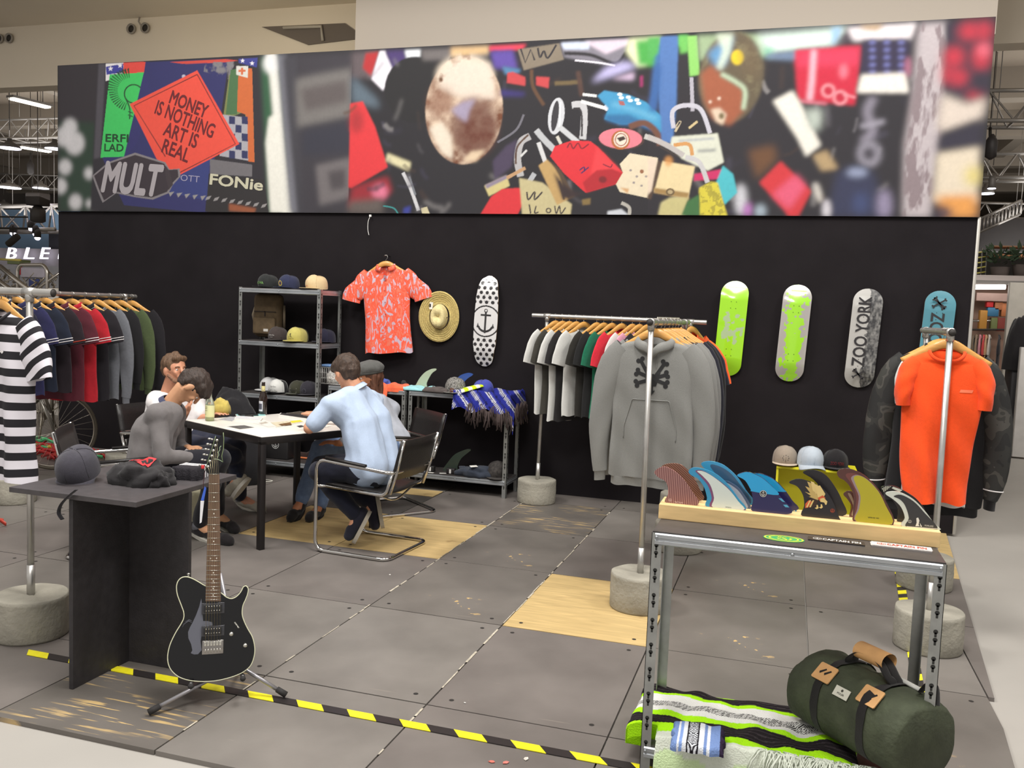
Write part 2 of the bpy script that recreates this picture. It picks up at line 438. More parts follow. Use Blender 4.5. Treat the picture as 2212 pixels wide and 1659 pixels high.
# thin worn paint lines along the seams
wl = MB()
for k, ya, yb in ((0, 2.64, 6.3), (0, 5.4, 7.7), (1, 2.9, 4.3), (1, 4.4, 7.3)):
    yv = ya
    while yv < yb:
        L_ = rnd.uniform(.03, .22); 
        if rnd.random() < .62: wl.box((seam(k)+rnd.uniform(-.004, .004), yv+L_/2, .0015), (rnd.uniform(.004, .011), L_, .001))
        yv += L_+rnd.uniform(0, .03)
wl.build('trim_1', mat((176, 168, 152), .7, grain=(30, .3), name='worn paint'), floor, kind='stuff')

# hazard tape on the floor
ty = mat((232, 222, 40), .35, name='yellow tape', grain=(40, .08)); tk = mat((44, 40, 40), .35, name='black tape')
def tape(p0, p1, w, label, pitch=.128):
    p0, p1 = Vector(p0+(0,)), Vector(p1+(0,)); L_ = (p1-p0).length; t = MB(); d = (p1-p0).normalized(); nrm = Vector((-d.y, d.x, 0))
    n = int(L_/pitch*2); h = pitch/2
    for i in range(n):
        a = i*h; sk = w*.8
        q = [p0+d*(a+sk)-nrm*w/2, p0+d*(a+h+sk)-nrm*w/2, p0+d*(a+h)+nrm*w/2, p0+d*a+nrm*w/2]
        t.add([(v.x, v.y, .0032) for v in q]+[(v.x, v.y, .0006) for v in q], [(0, 1, 2, 3), (0, 4, 5, 1), (2, 6, 7, 3)], i % 2)
    return tag(t.build('hazard_tape', [ty, tk]), label, 'tape', 'hazard tape on the floor')
tape((-3.25, 3.165), (.62, 3.155), .05, 'yellow and black striped tape running across the floor under the black counter', .232)
tape((.585, 3.3), (.79, 6.5), .05, 'yellow and black striped tape running back along the right side', .16)

# ---- black stand wall
wm = mat((33, 30, 32), .95, grain=(3, .12), bump=(500, .3), name='black cloth wall', spec=.1)
w = MB(); w.box(((WL+WR)/2, YW+.05, 1.25), (WR-WL, .10, 2.5)); wall_back = w.build('wall_back', wm, kind='structure')
w = MB(); w.box((WR+.012, YW+.05, 1.25), (.024, .13, 2.5), bev=.004); w.build('trim_2', mat((176, 172, 165), .4, .6, name='aluminium edge'), wall_back, world=True)
# ================================================================ printed banner along the top of the wall
BN_Y = YW-.03; BX0, BX1, BZ0, BZ1 = -7.50, 1.335, 2.50, 4.005
NXB, NZB = 1420, 244
_bx = np.linspace(BX0, BX1, NXB); _bz = np.linspace(BZ0, BZ1, NZB)
IMG = np.zeros((NZB, NXB, 3)); IMG[:] = L8(28, 26, 30)
_rs = np.random.RandomState(3)
def vnoise(sx, sz, seed=0, oct=3):
    """smooth value noise over the banner grid, 0..1; sx, sz = cell size in metres"""
    r = np.random.RandomState(seed); out = np.zeros((NZB, NXB)); amp = 1; tot = 0
    for o in range(oct):
        nx, nz = int((BX1-BX0)/sx*2**o)+3, int((BZ1-BZ0)/sz*2**o)+3
        g = r.rand(nz, nx); x = (_bx-BX0)/sx*2**o; z = (_bz-BZ0)/sz*2**o
        xi, zi = x.astype(int), z.astype(int); fx, fz = x-xi, z-zi; fx = fx*fx*(3-2*fx); fz = fz*fz*(3-2*fz)
        a = g[np.ix_(zi, xi)]*(1-fx)+g[np.ix_(zi, xi+1)]*fx; b = g[np.ix_(zi+1, xi)]*(1-fx)+g[np.ix_(zi+1, xi+1)]*fx
        out += amp*(a*(1-fz)[:, None]+b*fz[:, None]); tot += amp; amp *= .5
    return out/tot
def K1(x, y): return (x/2.9105, y/2.9105)
def K2(x, y): return (740+x/2.989, 60+y/2.989)
def K3(x, y): return (1400+x/2.724, 20+y/2.724)
def tob(pts, K):
    o = []
    for p in pts:
        q = P(*(K(*p) if K else p), BN_Y); o.append((q.x, q.z))
    return o
def blur(m, s):
    k = int(max(1, round(s*2.5))); w = np.exp(-.5*(np.arange(-k, k+1)/max(s, .3))**2); w /= w.sum()
    m = np.apply_along_axis(lambda v: np.convolve(v, w, 'same'), 0, m)
    return np.apply_along_axis(lambda v: np.convolve(v, w, 'same'), 1, m)
def paint(poly, col, soft=0.6, alpha=1.0, tex=None):
    px = (np.array([p[0] for p in poly])-BX0)/(BX1-BX0)*(NXB-1); pz = (np.array([p[1] for p in poly])-BZ0)/(BZ1-BZ0)*(NZB-1)
    pad = int(soft*3)+3
    x0, x1 = max(0, int(px.min())-pad), min(NXB, int(px.max())+pad+2); z0, z1 = max(0, int(pz.min())-pad), min(NZB, int(pz.max())+pad+2)
    if x1 <= x0+2 or z1 <= z0+2: return
    m = np.zeros((z1-z0, x1-x0))
    for ox, oz in ((-.25, -.25), (.25, -.25), (-.25, .25), (.25, .25)):
        X, Z = np.meshgrid(np.arange(x0, x1)+ox, np.arange(z0, z1)+oz); ins = np.zeros(X.shape, bool); n = len(px)
        for i in range(n):
            ax, az, bx, bz = px[i], pz[i], px[i-1], pz[i-1]
            if az == bz: continue
            c = ((az > Z) != (bz > Z)) & (X < (bx-ax)*(Z-az)/(bz-az)+ax); ins ^= c
        m += ins*.25
    if soft > .7: m = blur(m, soft)
    m = (m*alpha)[..., None]
    if tex is not None: m = m*tex[z0:z1, x0:x1, None]
    sub = IMG[z0:z1, x0:x1]; c = col if isinstance(col, np.ndarray) and col.ndim == 3 else None
    c = c[z0:z1, x0:x1] if c is not None else L8(*col)
    IMG[z0:z1, x0:x1] = sub*(1-m)+c*m
def S(pts, col, K=K2, soft=.6, alpha=1.0, tex=None): paint(tob(pts, K), col, soft, alpha, tex)
def E_(c, rx, ry, col, K=K2, rot=0, soft=.6, alpha=1.0, n=28, tex=None, a0=0, a1=360):
    cr, sr = math.cos(math.radians(rot)), math.sin(math.radians(rot)); pts = []
    for i in range(n):
        t = math.radians(a0+(a1-a0)*i/(n if a1-a0 == 360 else n-1)); x, y = rx*math.cos(t), ry*math.sin(t)
        pts.append((c[0]+x*cr-y*sr, c[1]+x*sr+y*cr))
    S(pts, col, K, soft, alpha, tex)
def B_(pts, w, col, K=K2, soft=.6, alpha=1.0, smooth=True, w2=None):
    p = bez(pts, 6) if smooth and len(pts) > 2 else pts; L_, R_ = [], []
    for i, q in enumerate(p):
        a = p[max(0, i-1)]; b = p[min(len(p)-1, i+1)]; dx, dy = b[0]-a[0], b[1]-a[1]; l = math.hypot(dx, dy) or 1
        ww = w if w2 is None else w+(w2-w)*i/(len(p)-1)
        L_.append((q[0]-dy/l*ww/2, q[1]+dx/l*ww/2)); R_.append((q[0]+dy/l*ww/2, q[1]-dx/l*ww/2))
    S(L_+R_[::-1], col, K, soft, alpha)
def blob_tex(seed, sx, sz, lo, hi): t = vnoise(sx, sz, seed, 4); return np.clip((t-lo)/(hi-lo), 0, 1)
DK = (24, 22, 28)
# --- left picture: blurred post with stickers
S([(370, 390), (640, 390), (620, 1330), (370, 1330)], (46, 40, 46), K1, 2)
S([(370, 760), (600, 770), (575, 1330), (370, 1330)], (36, 58, 44), K1, 4)
for x, y, r in ((440, 800, 45), (400, 860, 50), (470, 900, 60), (410, 1050, 40), (560, 1090, 30), (380, 1170, 40), (475, 1270, 40), (560, 1280, 20)): E_((x, y), r, r*1.2, (215, 212, 215), K1, soft=4, alpha=.9)
S([(620, 380), (1650, 340), (1700, 1340), (570, 1320)], (40, 36, 44), K1, 1.5)
S([(620, 400), (665, 400), (630, 990), (590, 1000)], (78, 74, 82), K1, 1.5)
S([(1640, 360), (1760, 355), (1830, 1340), (1690, 1345)], (46, 92, 62), K1, 4)
B_([(1700, 340), (1720, 430), (1745, 700), (1770, 1000), (1810, 1350)], 60, (236, 234, 226), K1, 3)
S([(1690, 740), (1760, 700), (1830, 1345), (1700, 1345), (1670, 900)], (238, 236, 226), K1, 2.5)
E_((1705, 400), 50, 60, (235, 235, 235), K1, soft=4)
B_([(1770, 345), (1800, 700), (1850, 1345)], 60, (120, 120, 130), K1, 4)
B_([(1830, 345), (1860, 700), (1930, 1345)], 110, (60, 58, 66), K1, 5)
S([(1870, 340), (2230, 330), (2212, 1345), (1900, 1345)], (54, 50, 58), K1, 5)
S([(1860, 500), (1990, 470), (2215, 430), (2212, 730), (1870, 800)], (118, 114, 112), K1, 5)
S([(1890, 560), (2180, 500), (2190, 640), (1920, 700)], (92, 84, 84), K1, 5)
S([(1900, 820), (2212, 760), (2212, 960), (1900, 980)], (46, 46, 60), K1, 6)
S([(1985, 1040), (2212, 990), (2212, 1240), (2010, 1290)], (112, 106, 108), K1, 4)
S([(2060, 1080), (2170, 1060), (2175, 1180), (2080, 1200)], (74, 68, 72), K1, 4)
S([(665, 400), (780, 395), (770, 480), (665, 510)], (232, 228, 230), K1)
S([(665, 420), (775, 400), (775, 455), (670, 470)], (58, 60, 150), K1)
for x, y in ((695, 432), (755, 412)):
    S([(x+18*(1 if i % 2 == 0 else .42)*math.sin(PI*i/5), y-18*(1 if i % 2 == 0 else .42)*math.cos(PI*i/5)) for i in range(10)], (235, 230, 235), K1)
S([(775, 395), (925, 388), (905, 470), (780, 490)], (220, 70, 60), K1)
S([(690, 470), (905, 455), (780, 985), (632, 990)], (60, 196, 96), K1)
for i in range(26):
    a = math.radians(100+i*8.5); ca, sa = math.cos(a), -math.sin(a)
    B_([(830+ca*72, 560+sa*72), (830+ca*150*min(1, abs(1/(abs(ca)+.1))), 560+sa*128)], 3, (24, 60, 34), K1, smooth=False, w2=9)
S([(915, 390), (1440, 370), (1300, 1340), (780, 1290), (640, 985), (905, 460)], (44, 44, 100), K1)
S([(690, 470), (905, 455), (780, 985), (632, 990)], (60, 196, 96), K1)
for i in range(22):
    a = math.radians(95+i*7.5); ca, sa = math.cos(a), -math.sin(a); r1 = 150 if i < 12 else 135
    B_([(820+ca*80, 570+sa*80), (820+ca*r1, 570+sa*r1*.95)], 3, (24, 60, 34), K1, smooth=False, w2=8)
E_((840, 590), 62, 62, (24, 60, 34), K1); E_((840, 590), 54, 54, (60, 196, 96), K1)
B_([(790, 620), (815, 680), (815, 750)], 7, (24, 60, 34), K1); B_([(805, 700), (835, 712)], 6, (24, 60, 34), K1); B_([(805, 722), (835, 734)], 6, (24, 60, 34), K1)
S([(905, 455), (960, 600), (860, 900), (780, 985)], (46, 44, 104), K1)
E_((1155, 480), 12, 12, (180, 180, 200), K1)
S([(1070, 390), (1420, 372), (1500, 380), (1430, 392), (1150, 402)], (205, 70, 58), K1)
S([(1500, 370), (1620, 362), (1615, 425), (1500, 395)], (56, 60, 140), K1)
for x, y in ((1525, 382), (1585, 398)): S([(x+16*(1 if i % 2 == 0 else .42)*math.sin(PI*i/5), y-16*(1 if i % 2 == 0 else .42)*math.cos(PI*i/5)) for i in range(10)], (235, 230, 235), K1)
S([(1290, 390), (1480, 388), (1440, 500), (1280, 450)], (128, 124, 128), K1, tex=blob_tex(5, .06, .06, .4, .6))
S([(1440, 470), (1585, 440), (1600, 1020), (1560, 1010), (1540, 700), (1400, 760)], (122, 128, 76), K1)
S([(1450, 440), (1500, 430), (1490, 720), (1420, 720)], (72, 110, 70), K1); S([(1500, 430), (1585, 430), (1600, 1020), (1560, 1015), (1545, 720), (1490, 700)], (205, 104, 52), K1)
S([(1486, 415), (1560, 415), (1558, 490), (1486, 470)], (216, 214, 206), K1); B_([(1500, 445), (1545, 445)], 14, (210, 110, 70), K1); B_([(1522, 425), (1522, 470)], 14, (210, 110, 70), K1)
S([(1400, 720), (1555, 740), (1560, 1010), (1380, 980)], (170, 168, 176), K1)
for i in range(4):
    for j in range(5):
        if (i+j) % 2: S([(1400+i*40, 730+j*54), (1438+i*40, 734+j*54), (1438+i*40, 782+j*54), (1400+i*40, 778+j*54)], (44, 48, 92), K1)
S([(1320, 1000), (1585, 1035), (1585, 1110), (1320, 1095)], (112, 108, 112), K1)
S([(1310, 1090), (1660, 1130), (1690, 1345), (1290, 1330)], (38, 34, 36), K1)
S([(1060, 1060), (1320, 1000), (1300, 1260), (1060, 1210)], (48, 58, 120), K1)
for i in range(8): S([(1300+i*50, 1238+i*7), (1330+i*50, 1230+i*7), (1316+i*50, 1252+i*7), (1290+i*50, 1258+i*7)], (150, 146, 146), K1)
for i in range(5): S([(1060+i*50, 1210+i*6), (1096+i*50, 1205+i*6), (1070+i*50, 1236+i*6)], (150, 146, 146), K1)
S([(1440, 1280), (1610, 1310), (1600, 1338), (1440, 1325)], (150, 82, 50), K1, 1.5)
S([(1240, 442), (1505, 905), (1120, 1105), (1075, 1070), (985, 1000), (815, 655)], (235, 80, 62), K1)
B_([(1240, 468), (1480, 905), (1130, 1085)], 6, (96, 30, 34), K1, smooth=False); B_([(1040, 985), (842, 665), (1240, 468)], 6, (96, 30, 34), K1, smooth=False)
mul = [(580, 1105), (680, 1020), (850, 960), (1040, 1020), (1065, 1065), (1130, 1060), (1135, 1110), (1085, 1165), (1060, 1215), (960, 1255), (850, 1240), (730, 1215), (645, 1275), (610, 1190)]
S(mul, (132, 126, 130), K1); cx, cy = 845, 1115
S([(cx+(x-cx)*.955, cy+(y-cy)*.91) for x, y in mul], (52, 42, 50), K1)
S([(1040, 1040), (1066, 1075), (1088, 1160), (1060, 1195), (1040, 1100)], (60, 50, 56), K1)
# --- right picture: rusty love locks
RB = random.Random(77)
R0 = lambda pts, c, s=.6, a=1.0: S(pts, c, K2, s, a)
R0([(65, 130), (2230, 50), (2212, 1225), (35, 1210)], (30, 27, 34), 0)
S([(0, 100), (2040, 40), (1930, 1226), (0, 1226)], (34, 30, 38), K3, 0)
R0([(60, 160), (230, 150), (190, 320), (60, 330)], (96, 84, 88), 4); R0([(150, 165), (235, 155), (190, 320), (130, 260)], (180, 40, 44), 2)
R0([(240, 152), (275, 150), (338, 285), (262, 405), (186, 330)], (244, 240, 250), 1.5); R0([(272, 150), (402, 147), (420, 220), (330, 280)], (70, 50, 110), 3)
R0([(402, 147), (505, 143), (500, 195), (415, 200)], (240, 244, 250), 2); E_((470, 400), 200, 215, (26, 24, 28), soft=1)
R0([(60, 310), (220, 460), (240, 520), (60, 480)], (92, 108, 122), 5)
R0([(50, 490), (130, 475), (210, 640), (292, 900), (60, 1035), (38, 1030)], (222, 52, 58), 1.2); E_((90, 600), 45, 80, (150, 36, 42), soft=5, alpha=.7)
R0([(60, 1030), (290, 960), (320, 1055), (180, 1150), (40, 1160)], (150, 30, 44), 4); E_((240, 1060), 50, 50, (225, 120, 150), soft=4)
R0([(40, 1120), (260, 1100), (260, 1206), (36, 1206)], (96, 86, 82), 5)
R0([(290, 810), (440, 870), (430, 925), (280, 860)], (222, 214, 172), 2)
B_([(390, 935), (440, 1040), (490, 1180)], 22, (206, 206, 210)); B_([(430, 960), (470, 1080)], 14, (120, 124, 132)); R0([(505, 1165), (545, 1155), (565, 1206), (515, 1206)], (206, 196, 160))
B_([(262, 1150), (330, 1165), (360, 1205)], 8, (56, 150, 150)); R0([(395, 1165), (440, 1150), (430, 1206), (390, 1206)], (50, 60, 150), 2)
R0([(505, 143), (950, 122), (940, 190), (520, 210)], (110, 104, 104), 3); R0([(700, 130), (945, 120), (940, 165), (700, 190)], (216, 180, 130), 3); R0([(945, 120), (1185, 108), (1160, 140), (950, 150)], (222, 60, 84), 2)
for _ in range(90):
    x, y = RB.uniform(60, 3900), RB.uniform(180, 1180); a = RB.uniform(0, 6.3); L_ = RB.uniform(40, 150); c = RB.choice([(120, 116, 122), (90, 62, 46), (70, 66, 84), (150, 146, 146), (60, 44, 40), (54, 50, 70)])
    B_([(x, y), (x+L_*.5*math.cos(a), y+L_*.5*math.sin(a)+14), (x+L_*math.cos(a), y+L_*math.sin(a))], RB.uniform(8, 30), c, K2, soft=RB.uniform(1, 3), alpha=RB.uniform(.3, .75))
rust = np.clip(vnoise(.10, .10, 11, 5)*1.6-.3, 0, 1)[..., None]; rustc = L8(226, 202, 178)*(rust)+L8(112, 62, 34)*(1-rust)
E_((785, 530), 250, 352, rustc, rot=3, soft=.8, n=48)
E_((790, 310), 185, 135, (228, 214, 196), soft=4, alpha=.95, tex=blob_tex(8, .12, .12, .28, .42)); R0([(700, 230), (950, 230), (990, 460), (830, 470), (720, 430), (620, 380)], (226, 210, 196), 4, .85)
E_((850, 640), 150, 190, (98, 48, 34), soft=5, alpha=.85); E_((640, 480), 80, 90, (120, 62, 34), soft=6, alpha=.7)
R0([(560, 650), (640, 610), (700, 700), (710, 850), (640, 800)], (230, 218, 200), 2.5, .95); R0([(780, 860), (830, 800), (920, 790), (860, 860)], (232, 208, 176), 2.5, .9)
R0([(700, 530), (770, 480), (860, 460), (820, 530), (800, 610), (740, 570)], (168, 160, 190), 3, .8); E_((635, 335), 13, 15, (100, 66, 40), soft=1)
R0([(955, 150), (1100, 145), (1130, 270), (980, 260)], (92, 70, 160), 3); R0([(1030, 250), (1150, 270), (1140, 290), (1050, 300)], (80, 130, 170), 2)
R0([(1065, 290), (1100, 285), (1180, 320), (1180, 375), (1060, 355)], (196, 66, 70), 1); R0([(1250, 315), (1335, 320), (1330, 390), (1250, 370)], (196, 66, 70), 1); R0([(1020, 400), (1180, 420), (1170, 440), (1020, 440)], (56, 44, 120), 3)
R0([(1130, 140), (1400, 100), (1430, 205), (1170, 275)], (132, 120, 104), .8); B_([(1150, 135), (1180, 225), (1215, 140), (1240, 210)], 12, (42, 38, 44), smooth=False); B_([(1260, 130), (1275, 190), (1300, 150), (1325, 195), (1380, 110)], 12, (42, 38, 44))
R0([(1405, 100), (1850, 72), (1800, 240), (1720, 245), (1430, 190)], (128, 124, 136), 1.5); R0([(1410, 98), (1600, 90), (1590, 140), (1430, 140)], (206, 216, 238), 1.5); R0([(1560, 90), (1850, 75), (1840, 110), (1700, 170)], (222, 206, 222), 2)
B_([(1430, 165), (1600, 175), (1760, 230), (1830, 160)], 22, (30, 26, 32), soft=1); B_([(1500, 210), (1650, 225), (1760, 245)], 12, (226, 222, 232))
R0([(1850, 72), (2060, 62), (1960, 240), (1900, 250), (1830, 150)], (236, 240, 196), 3); R0([(1610, 350), (1700, 260), (1830, 220), (1900, 250), (1770, 300)], (196, 190, 236), 4); R0([(1740, 330), (1880, 290), (1880, 335)], (214, 190, 220), 3)
R0([(1890, 85), (2050, 62), (2030, 250), (1910, 240)], (70, 166, 70), 3); R0([(2170, 50), (2230, 50), (2230, 110), (2165, 120)], (90, 190, 90), 2)
B_([(1930, 310), (1930, 380)], 16, (170, 40, 110), soft=1.5)
R0([(2050, 62), (2160, 55), (2155, 480), (2130, 740), (2060, 740), (2040, 400)], (76, 122, 186), 1.5); B_([(2040, 110), (2020, 400), (1990, 520)], 34, (60, 110, 180), soft=3)
B_([(1220, 270), (1230, 380), (1300, 500)], 22, (96, 66, 44), soft=1); B_([(1370, 360), (1540, 350)], 26, (110, 92, 60), soft=1); B_([(1520, 280), (1545, 440)], 30, (80, 54, 46), soft=1.5)
B_([(1480, 500), (1550, 500), (1560, 600), (1550, 720)], 44, (196, 196, 200)); B_([(1490, 520), (1540, 540), (1545, 700)], 12, (50, 46, 50))
E_((1380, 570), 52, 120, (206, 208, 214), rot=8); E_((1372, 570), 22, 100, (52, 50, 56), rot=8); B_([(1405, 480), (1400, 640)], 8, (250, 250, 250))
B_([(1550, 430), (1640, 440)], 18, (226, 226, 226)); B_([(1540, 475), (1700, 520)], 22, (232, 232, 232)); E_((1705, 515), 16, 22, (220, 220, 226))
R0([(1645, 440), (1690, 405), (1840, 430), (1960, 480), (2080, 590), (2090, 640), (2050, 680), (1900, 620), (1800, 625), (1690, 590), (1715, 520)], (62, 150, 196), .8)
R0([(1690, 560), (1850, 560), (2050, 660), (2050, 685), (1900, 630), (1800, 632), (1700, 600)], (34, 96, 150), 2, .8); B_([(1740, 490), (1880, 530), (2030, 590)], 26, (120, 190, 222), soft=3, alpha=.7)
for x, y in ((1790, 430), (1845, 448), (1900, 466), (1858, 470), (1912, 488), (1800, 452)): E_((x, y), 17, 11, (220, 236, 240))
R0([(1780, 470), (1815, 475), (1825, 500), (1790, 500)], (170, 96, 96))
B_([(1210, 700), (1150, 740), (1130, 850), (1150, 960)], 46, (178, 176, 178)); B_([(1200, 690), (1128, 770), (1118, 880)], 12, (90, 66, 50)); B_([(1190, 790), (1150, 830)], 14, (210, 210, 210))
B_([(1250, 660), (1300, 720), (1370, 790)], 40, (186, 188, 192)); B_([(1265, 740), (1310, 870)], 28, (210, 210, 212)); B_([(1400, 640), (1460, 690), (1520, 740)], 34, (200, 202, 206)); B_([(1385, 700), (1410, 750)], 20, (210, 206, 196))
B_([(1170, 560), (1120, 660), (1000, 740)], 14, (110, 108, 118)); R0([(970, 860), (1060, 760), (1130, 720), (1090, 900), (980, 985)], (70, 58, 84), 2)
R0([(915, 1020), (1060, 955), (1080, 1020), (945, 1088)], (206, 192, 132), .8); R0([(920, 1015), (1060, 950), (1070, 970), (930, 1040)], (142, 130, 150), 1); B_([(1060, 970), (1180, 905)], 22, (190, 150, 110))
R0([(890, 1206), (960, 1090), (1030, 1040), (1150, 1034), (1190, 1085), (1130, 1206)], (214, 46, 54), .8); B_([(1170, 1050), (1240, 940)], 32, (176, 178, 184)); 
R0([(1140, 970), (1290, 1000), (1480, 1140), (1470, 1216), (1160, 1214)], (196, 184, 140), 1); B_([(1190, 1060), (1200, 1110), (1240, 1060), (1240, 1110), (1290, 1060)], 10, (54, 44, 48)); B_([(1205, 1140), (1215, 1200)], 9, (54, 44, 48)); B_([(1250, 1150), (1240, 1195), (1265, 1190)], 8, (54, 44, 48)); E_((1330, 1180), 18, 18, (54, 44, 48)); E_((1330, 1180), 10, 10, (196, 184, 140)); B_([(1370, 1150), (1380, 1200), (1400, 1150), (1410, 1200), (1440, 1160)], 8, (54, 44, 48))
R0([(1265, 890), (1320, 850), (1400, 930), (1460, 1105), (1385, 1145), (1330, 1030)], (190, 156, 100), .8); R0([(1345, 860), (1410, 920), (1500, 1090), (1455, 1110), (1400, 960)], (84, 64, 46), 1)
B_([(1400, 990), (1430, 1110)], 14, (116, 92, 60))
R0([(1340, 830), (1370, 765), (1480, 728), (1600, 732), (1650, 770), (1810, 935), (1780, 1005), (1570, 1065), (1540, 1040), (1430, 940)], (216, 42, 52), .6)
R0([(1640, 770), (1810, 935), (1770, 940), (1600, 950)], (236, 70, 76), 2, .6); R0([(1550, 1000), (1640, 920), (1740, 910), (1810, 940), (1780, 1005), (1575, 1065)], (176, 28, 40), 1); E_((1680, 980), 26, 22, (120, 20, 30), soft=1)
B_([(1450, 775), (1470, 745), (1490, 780), (1520, 745), (1545, 780), (1590, 750)], 8, (120, 24, 40)); B_([(1530, 920), (1560, 900), (1560, 930)], 8, (60, 34, 90)); B_([(1540, 940), (1590, 900)], 8, (60, 34, 90)); B_([(1680, 880), (1730, 900), (1740, 880)], 7, (100, 20, 50))
R0([(1360, 930), (1430, 1010), (1500, 1060), (1570, 1070), (1420, 1110)], (50, 34, 36), 2)
E_((1800, 718), 150, 70, (70, 48, 44), rot=2); E_((1795, 715), 140, 66, (222, 126, 140), rot=2); E_((1795, 725), 60, 62, (176, 100, 50)); E_((1798, 722), 48, 50, (232, 222, 206)); E_((1798, 722), 40, 42, (150, 60, 40)); E_((1798, 722), 34, 36, (226, 216, 200)); R0([(1770, 712), (1815, 700), (1830, 718), (1790, 735)], (60, 40, 34))
B_([(1850, 640), (1950, 615), (2030, 680), (2050, 760)], 40, (110, 70, 54), soft=1); B_([(1950, 700), (2060, 740), (2200, 820)], 34, (196, 194, 190)); B_([(2050, 770), (2190, 840)], 12, (60, 50, 48))
R0([(1855, 810), (2035, 840), (2035, 900), (1975, 1100), (1790, 1060), (1765, 1010), (1810, 935), (1790, 880)], (226, 212, 184), .6); R0([(2035, 850), (2070, 880), (1990, 1110), (1965, 1100)], (80, 60, 48), 1)
for x, y in ((1900, 960), (1880, 1000), (1930, 1020), (1960, 960), (1860, 920)): E_((x, y), 9, 7, (150, 140, 140))
E_((1932, 928), 13, 13, (150, 100, 70)); R0([(1990, 930), (2010, 930), (2000, 960), (1970, 965)], (206, 150, 100), 1); R0([(1790, 1030), (1850, 1040), (1840, 1070)], (206, 160, 110), 1)
R0([(2150, 1090), (2212, 1090), (2212, 1220), (2040, 1220), (2060, 1130)], (206, 196, 150), 2); R0([(1710, 1185), (1800, 1170), (1860, 1218), (1710, 1216)], (200, 204, 212), 1); B_([(1800, 1130), (1850, 1160), (1850, 1216)], 22, (176, 172, 164))
R0([(1545, 1110), (1600, 1100), (1600, 1140), (1550, 1145)], (126, 104, 60), 1)
# continuing right (K3 frame)
R1 = lambda pts, c, s=.8, a=1.0: S(pts, c, K3, s, a)
R1([(0, 170), (70, 165), (60, 260), (0, 300)], (80, 170, 84), 2); R1([(75, 165), (178, 160), (165, 400), (140, 780), (80, 780), (70, 500)], (78, 118, 180), 1.5); B_([(60, 330), (40, 500), (30, 600)], 40, (50, 96, 160), K3, soft=3)
R1([(178, 160), (232, 158), (240, 250), (190, 260)], (110, 190, 90), 2); R1([(230, 158), (288, 155), (305, 385), (245, 395)], (140, 205, 104), 1); B_([(255, 400), (262, 600)], 22, (176, 172, 184), K3)
R1([(290, 155), (660, 150), (700, 260), (640, 300), (300, 300)], (156, 178, 140), 3)
E_((490, 400), 188, 272, (96, 84, 64), K3, rot=10, soft=2, n=40); E_((490, 380), 170, 240, (130, 122, 92), K3, rot=10, soft=4, tex=blob_tex(15, .15, .15, .45, .6))
R1([(350, 260), (440, 190), (500, 160), (450, 330), (400, 340)], (96, 150, 196), 4); R1([(400, 150), (500, 145), (480, 260), (430, 360), (400, 350), (440, 240)], (214, 226, 206), 3, .9)
R1([(310, 380), (370, 330), (450, 400), (560, 470), (560, 600), (480, 685), (380, 640), (330, 540)], (160, 88, 58), 3); B_([(430, 380), (520, 430), (570, 480), (560, 590)], 24, (186, 206, 176), K3, soft=2)
R1([(370, 590), (420, 580), (460, 620), (440, 680), (400, 660)], (222, 200, 176), 2); E_((432, 628), 16, 20, (110, 96, 60), K3, soft=1.5); E_((526, 283), 37, 44, (236, 206, 30), K3, soft=1.5)
E_((600, 300), 60, 120, (110, 92, 66), K3, rot=-10, soft=6, alpha=.6); E_((365, 545), 8, 8, (240, 220, 200), K3, soft=1.2); E_((418, 525), 9, 9, (240, 220, 200), K3, soft=1.2)
R1([(640, 155), (1190, 110), (1080, 215), (700, 260)], (226, 246, 236), 5); R1([(680, 230), (740, 220), (730, 270), (680, 265)], (120, 200, 160), 4); R1([(700, 262), (1080, 225), (860, 300), (690, 290)], (110, 130, 160), 3)
R1([(1080, 110), (1140, 108), (1120, 180), (1080, 215)], (150, 190, 226), 3); R1([(1190, 110), (1240, 106), (1200, 180), (1100, 215), (1120, 180)], (70, 56, 70), 4)
R1([(865, 240), (1255, 215), (1235, 420), (1215, 565), (880, 530), (870, 400)], (200, 24, 58), 2.2); R1([(880, 250), (1250, 225), (1240, 330), (875, 340)], (222, 60, 96), 4, .7); B_([(975, 240), (965, 400), (950, 540)], 34, (240, 190, 205), K3, soft=2.5, alpha=.9); E_((1150, 365), 24, 44, (236, 120, 140), K3, soft=3)
for c_, r_ in (((1060, 480), 42), ((1130, 520), 44)): 
    E_(c_, r_, r_, (232, 150, 160), K3, soft=1.8); E_(c_, r_-15, r_-15, (190, 24, 56), K3, soft=1.6)
B_([(1150, 500), (1220, 520)], 12, (232, 150, 160), K3, soft=1.5); B_([(890, 540), (1050, 555)], 14, (232, 120, 140), K3, soft=2)
R1([(1170, 110), (1580, 82), (1545, 180), (1210, 185)], (238, 230, 234), 3); R1([(1240, 100), (1390, 92), (1350, 125), (1270, 120)], (176, 140, 80), 3)
R1([(1260, 180), (1545, 175), (1530, 390), (1250, 390)], (44, 36, 66), 3)
for i in range(3):
    for j in range(5): E_((1320+i*85, 195+j*44), 20, 13, (120, 124, 190), K3, soft=2, alpha=.8)
R1([(1255, 385), (1515, 375), (1535, 490), (1230, 490)], (240, 234, 226), 2.5); E_((1530, 340), 20, 60, (200, 120, 150), K3, soft=3, alpha=.7)
R1([(1600, 85), (1750, 78), (1765, 240), (1720, 700), (1660, 1226), (1500, 1226), (1510, 800), (1560, 500), (1580, 200)], (190, 180, 184), 4)
S([(1600, 85), (1750, 78), (1765, 240), (1720, 700), (1660, 1226), (1500, 1226), (1510, 800), (1560, 500)], (120, 100, 106), K3, 3, .75, tex=blob_tex(22, .07, .22, .5, .62))
R1([(1755, 78), (2030, 58), (1990, 510), (1890, 560), (1740, 480)], (44, 36, 56), 3)
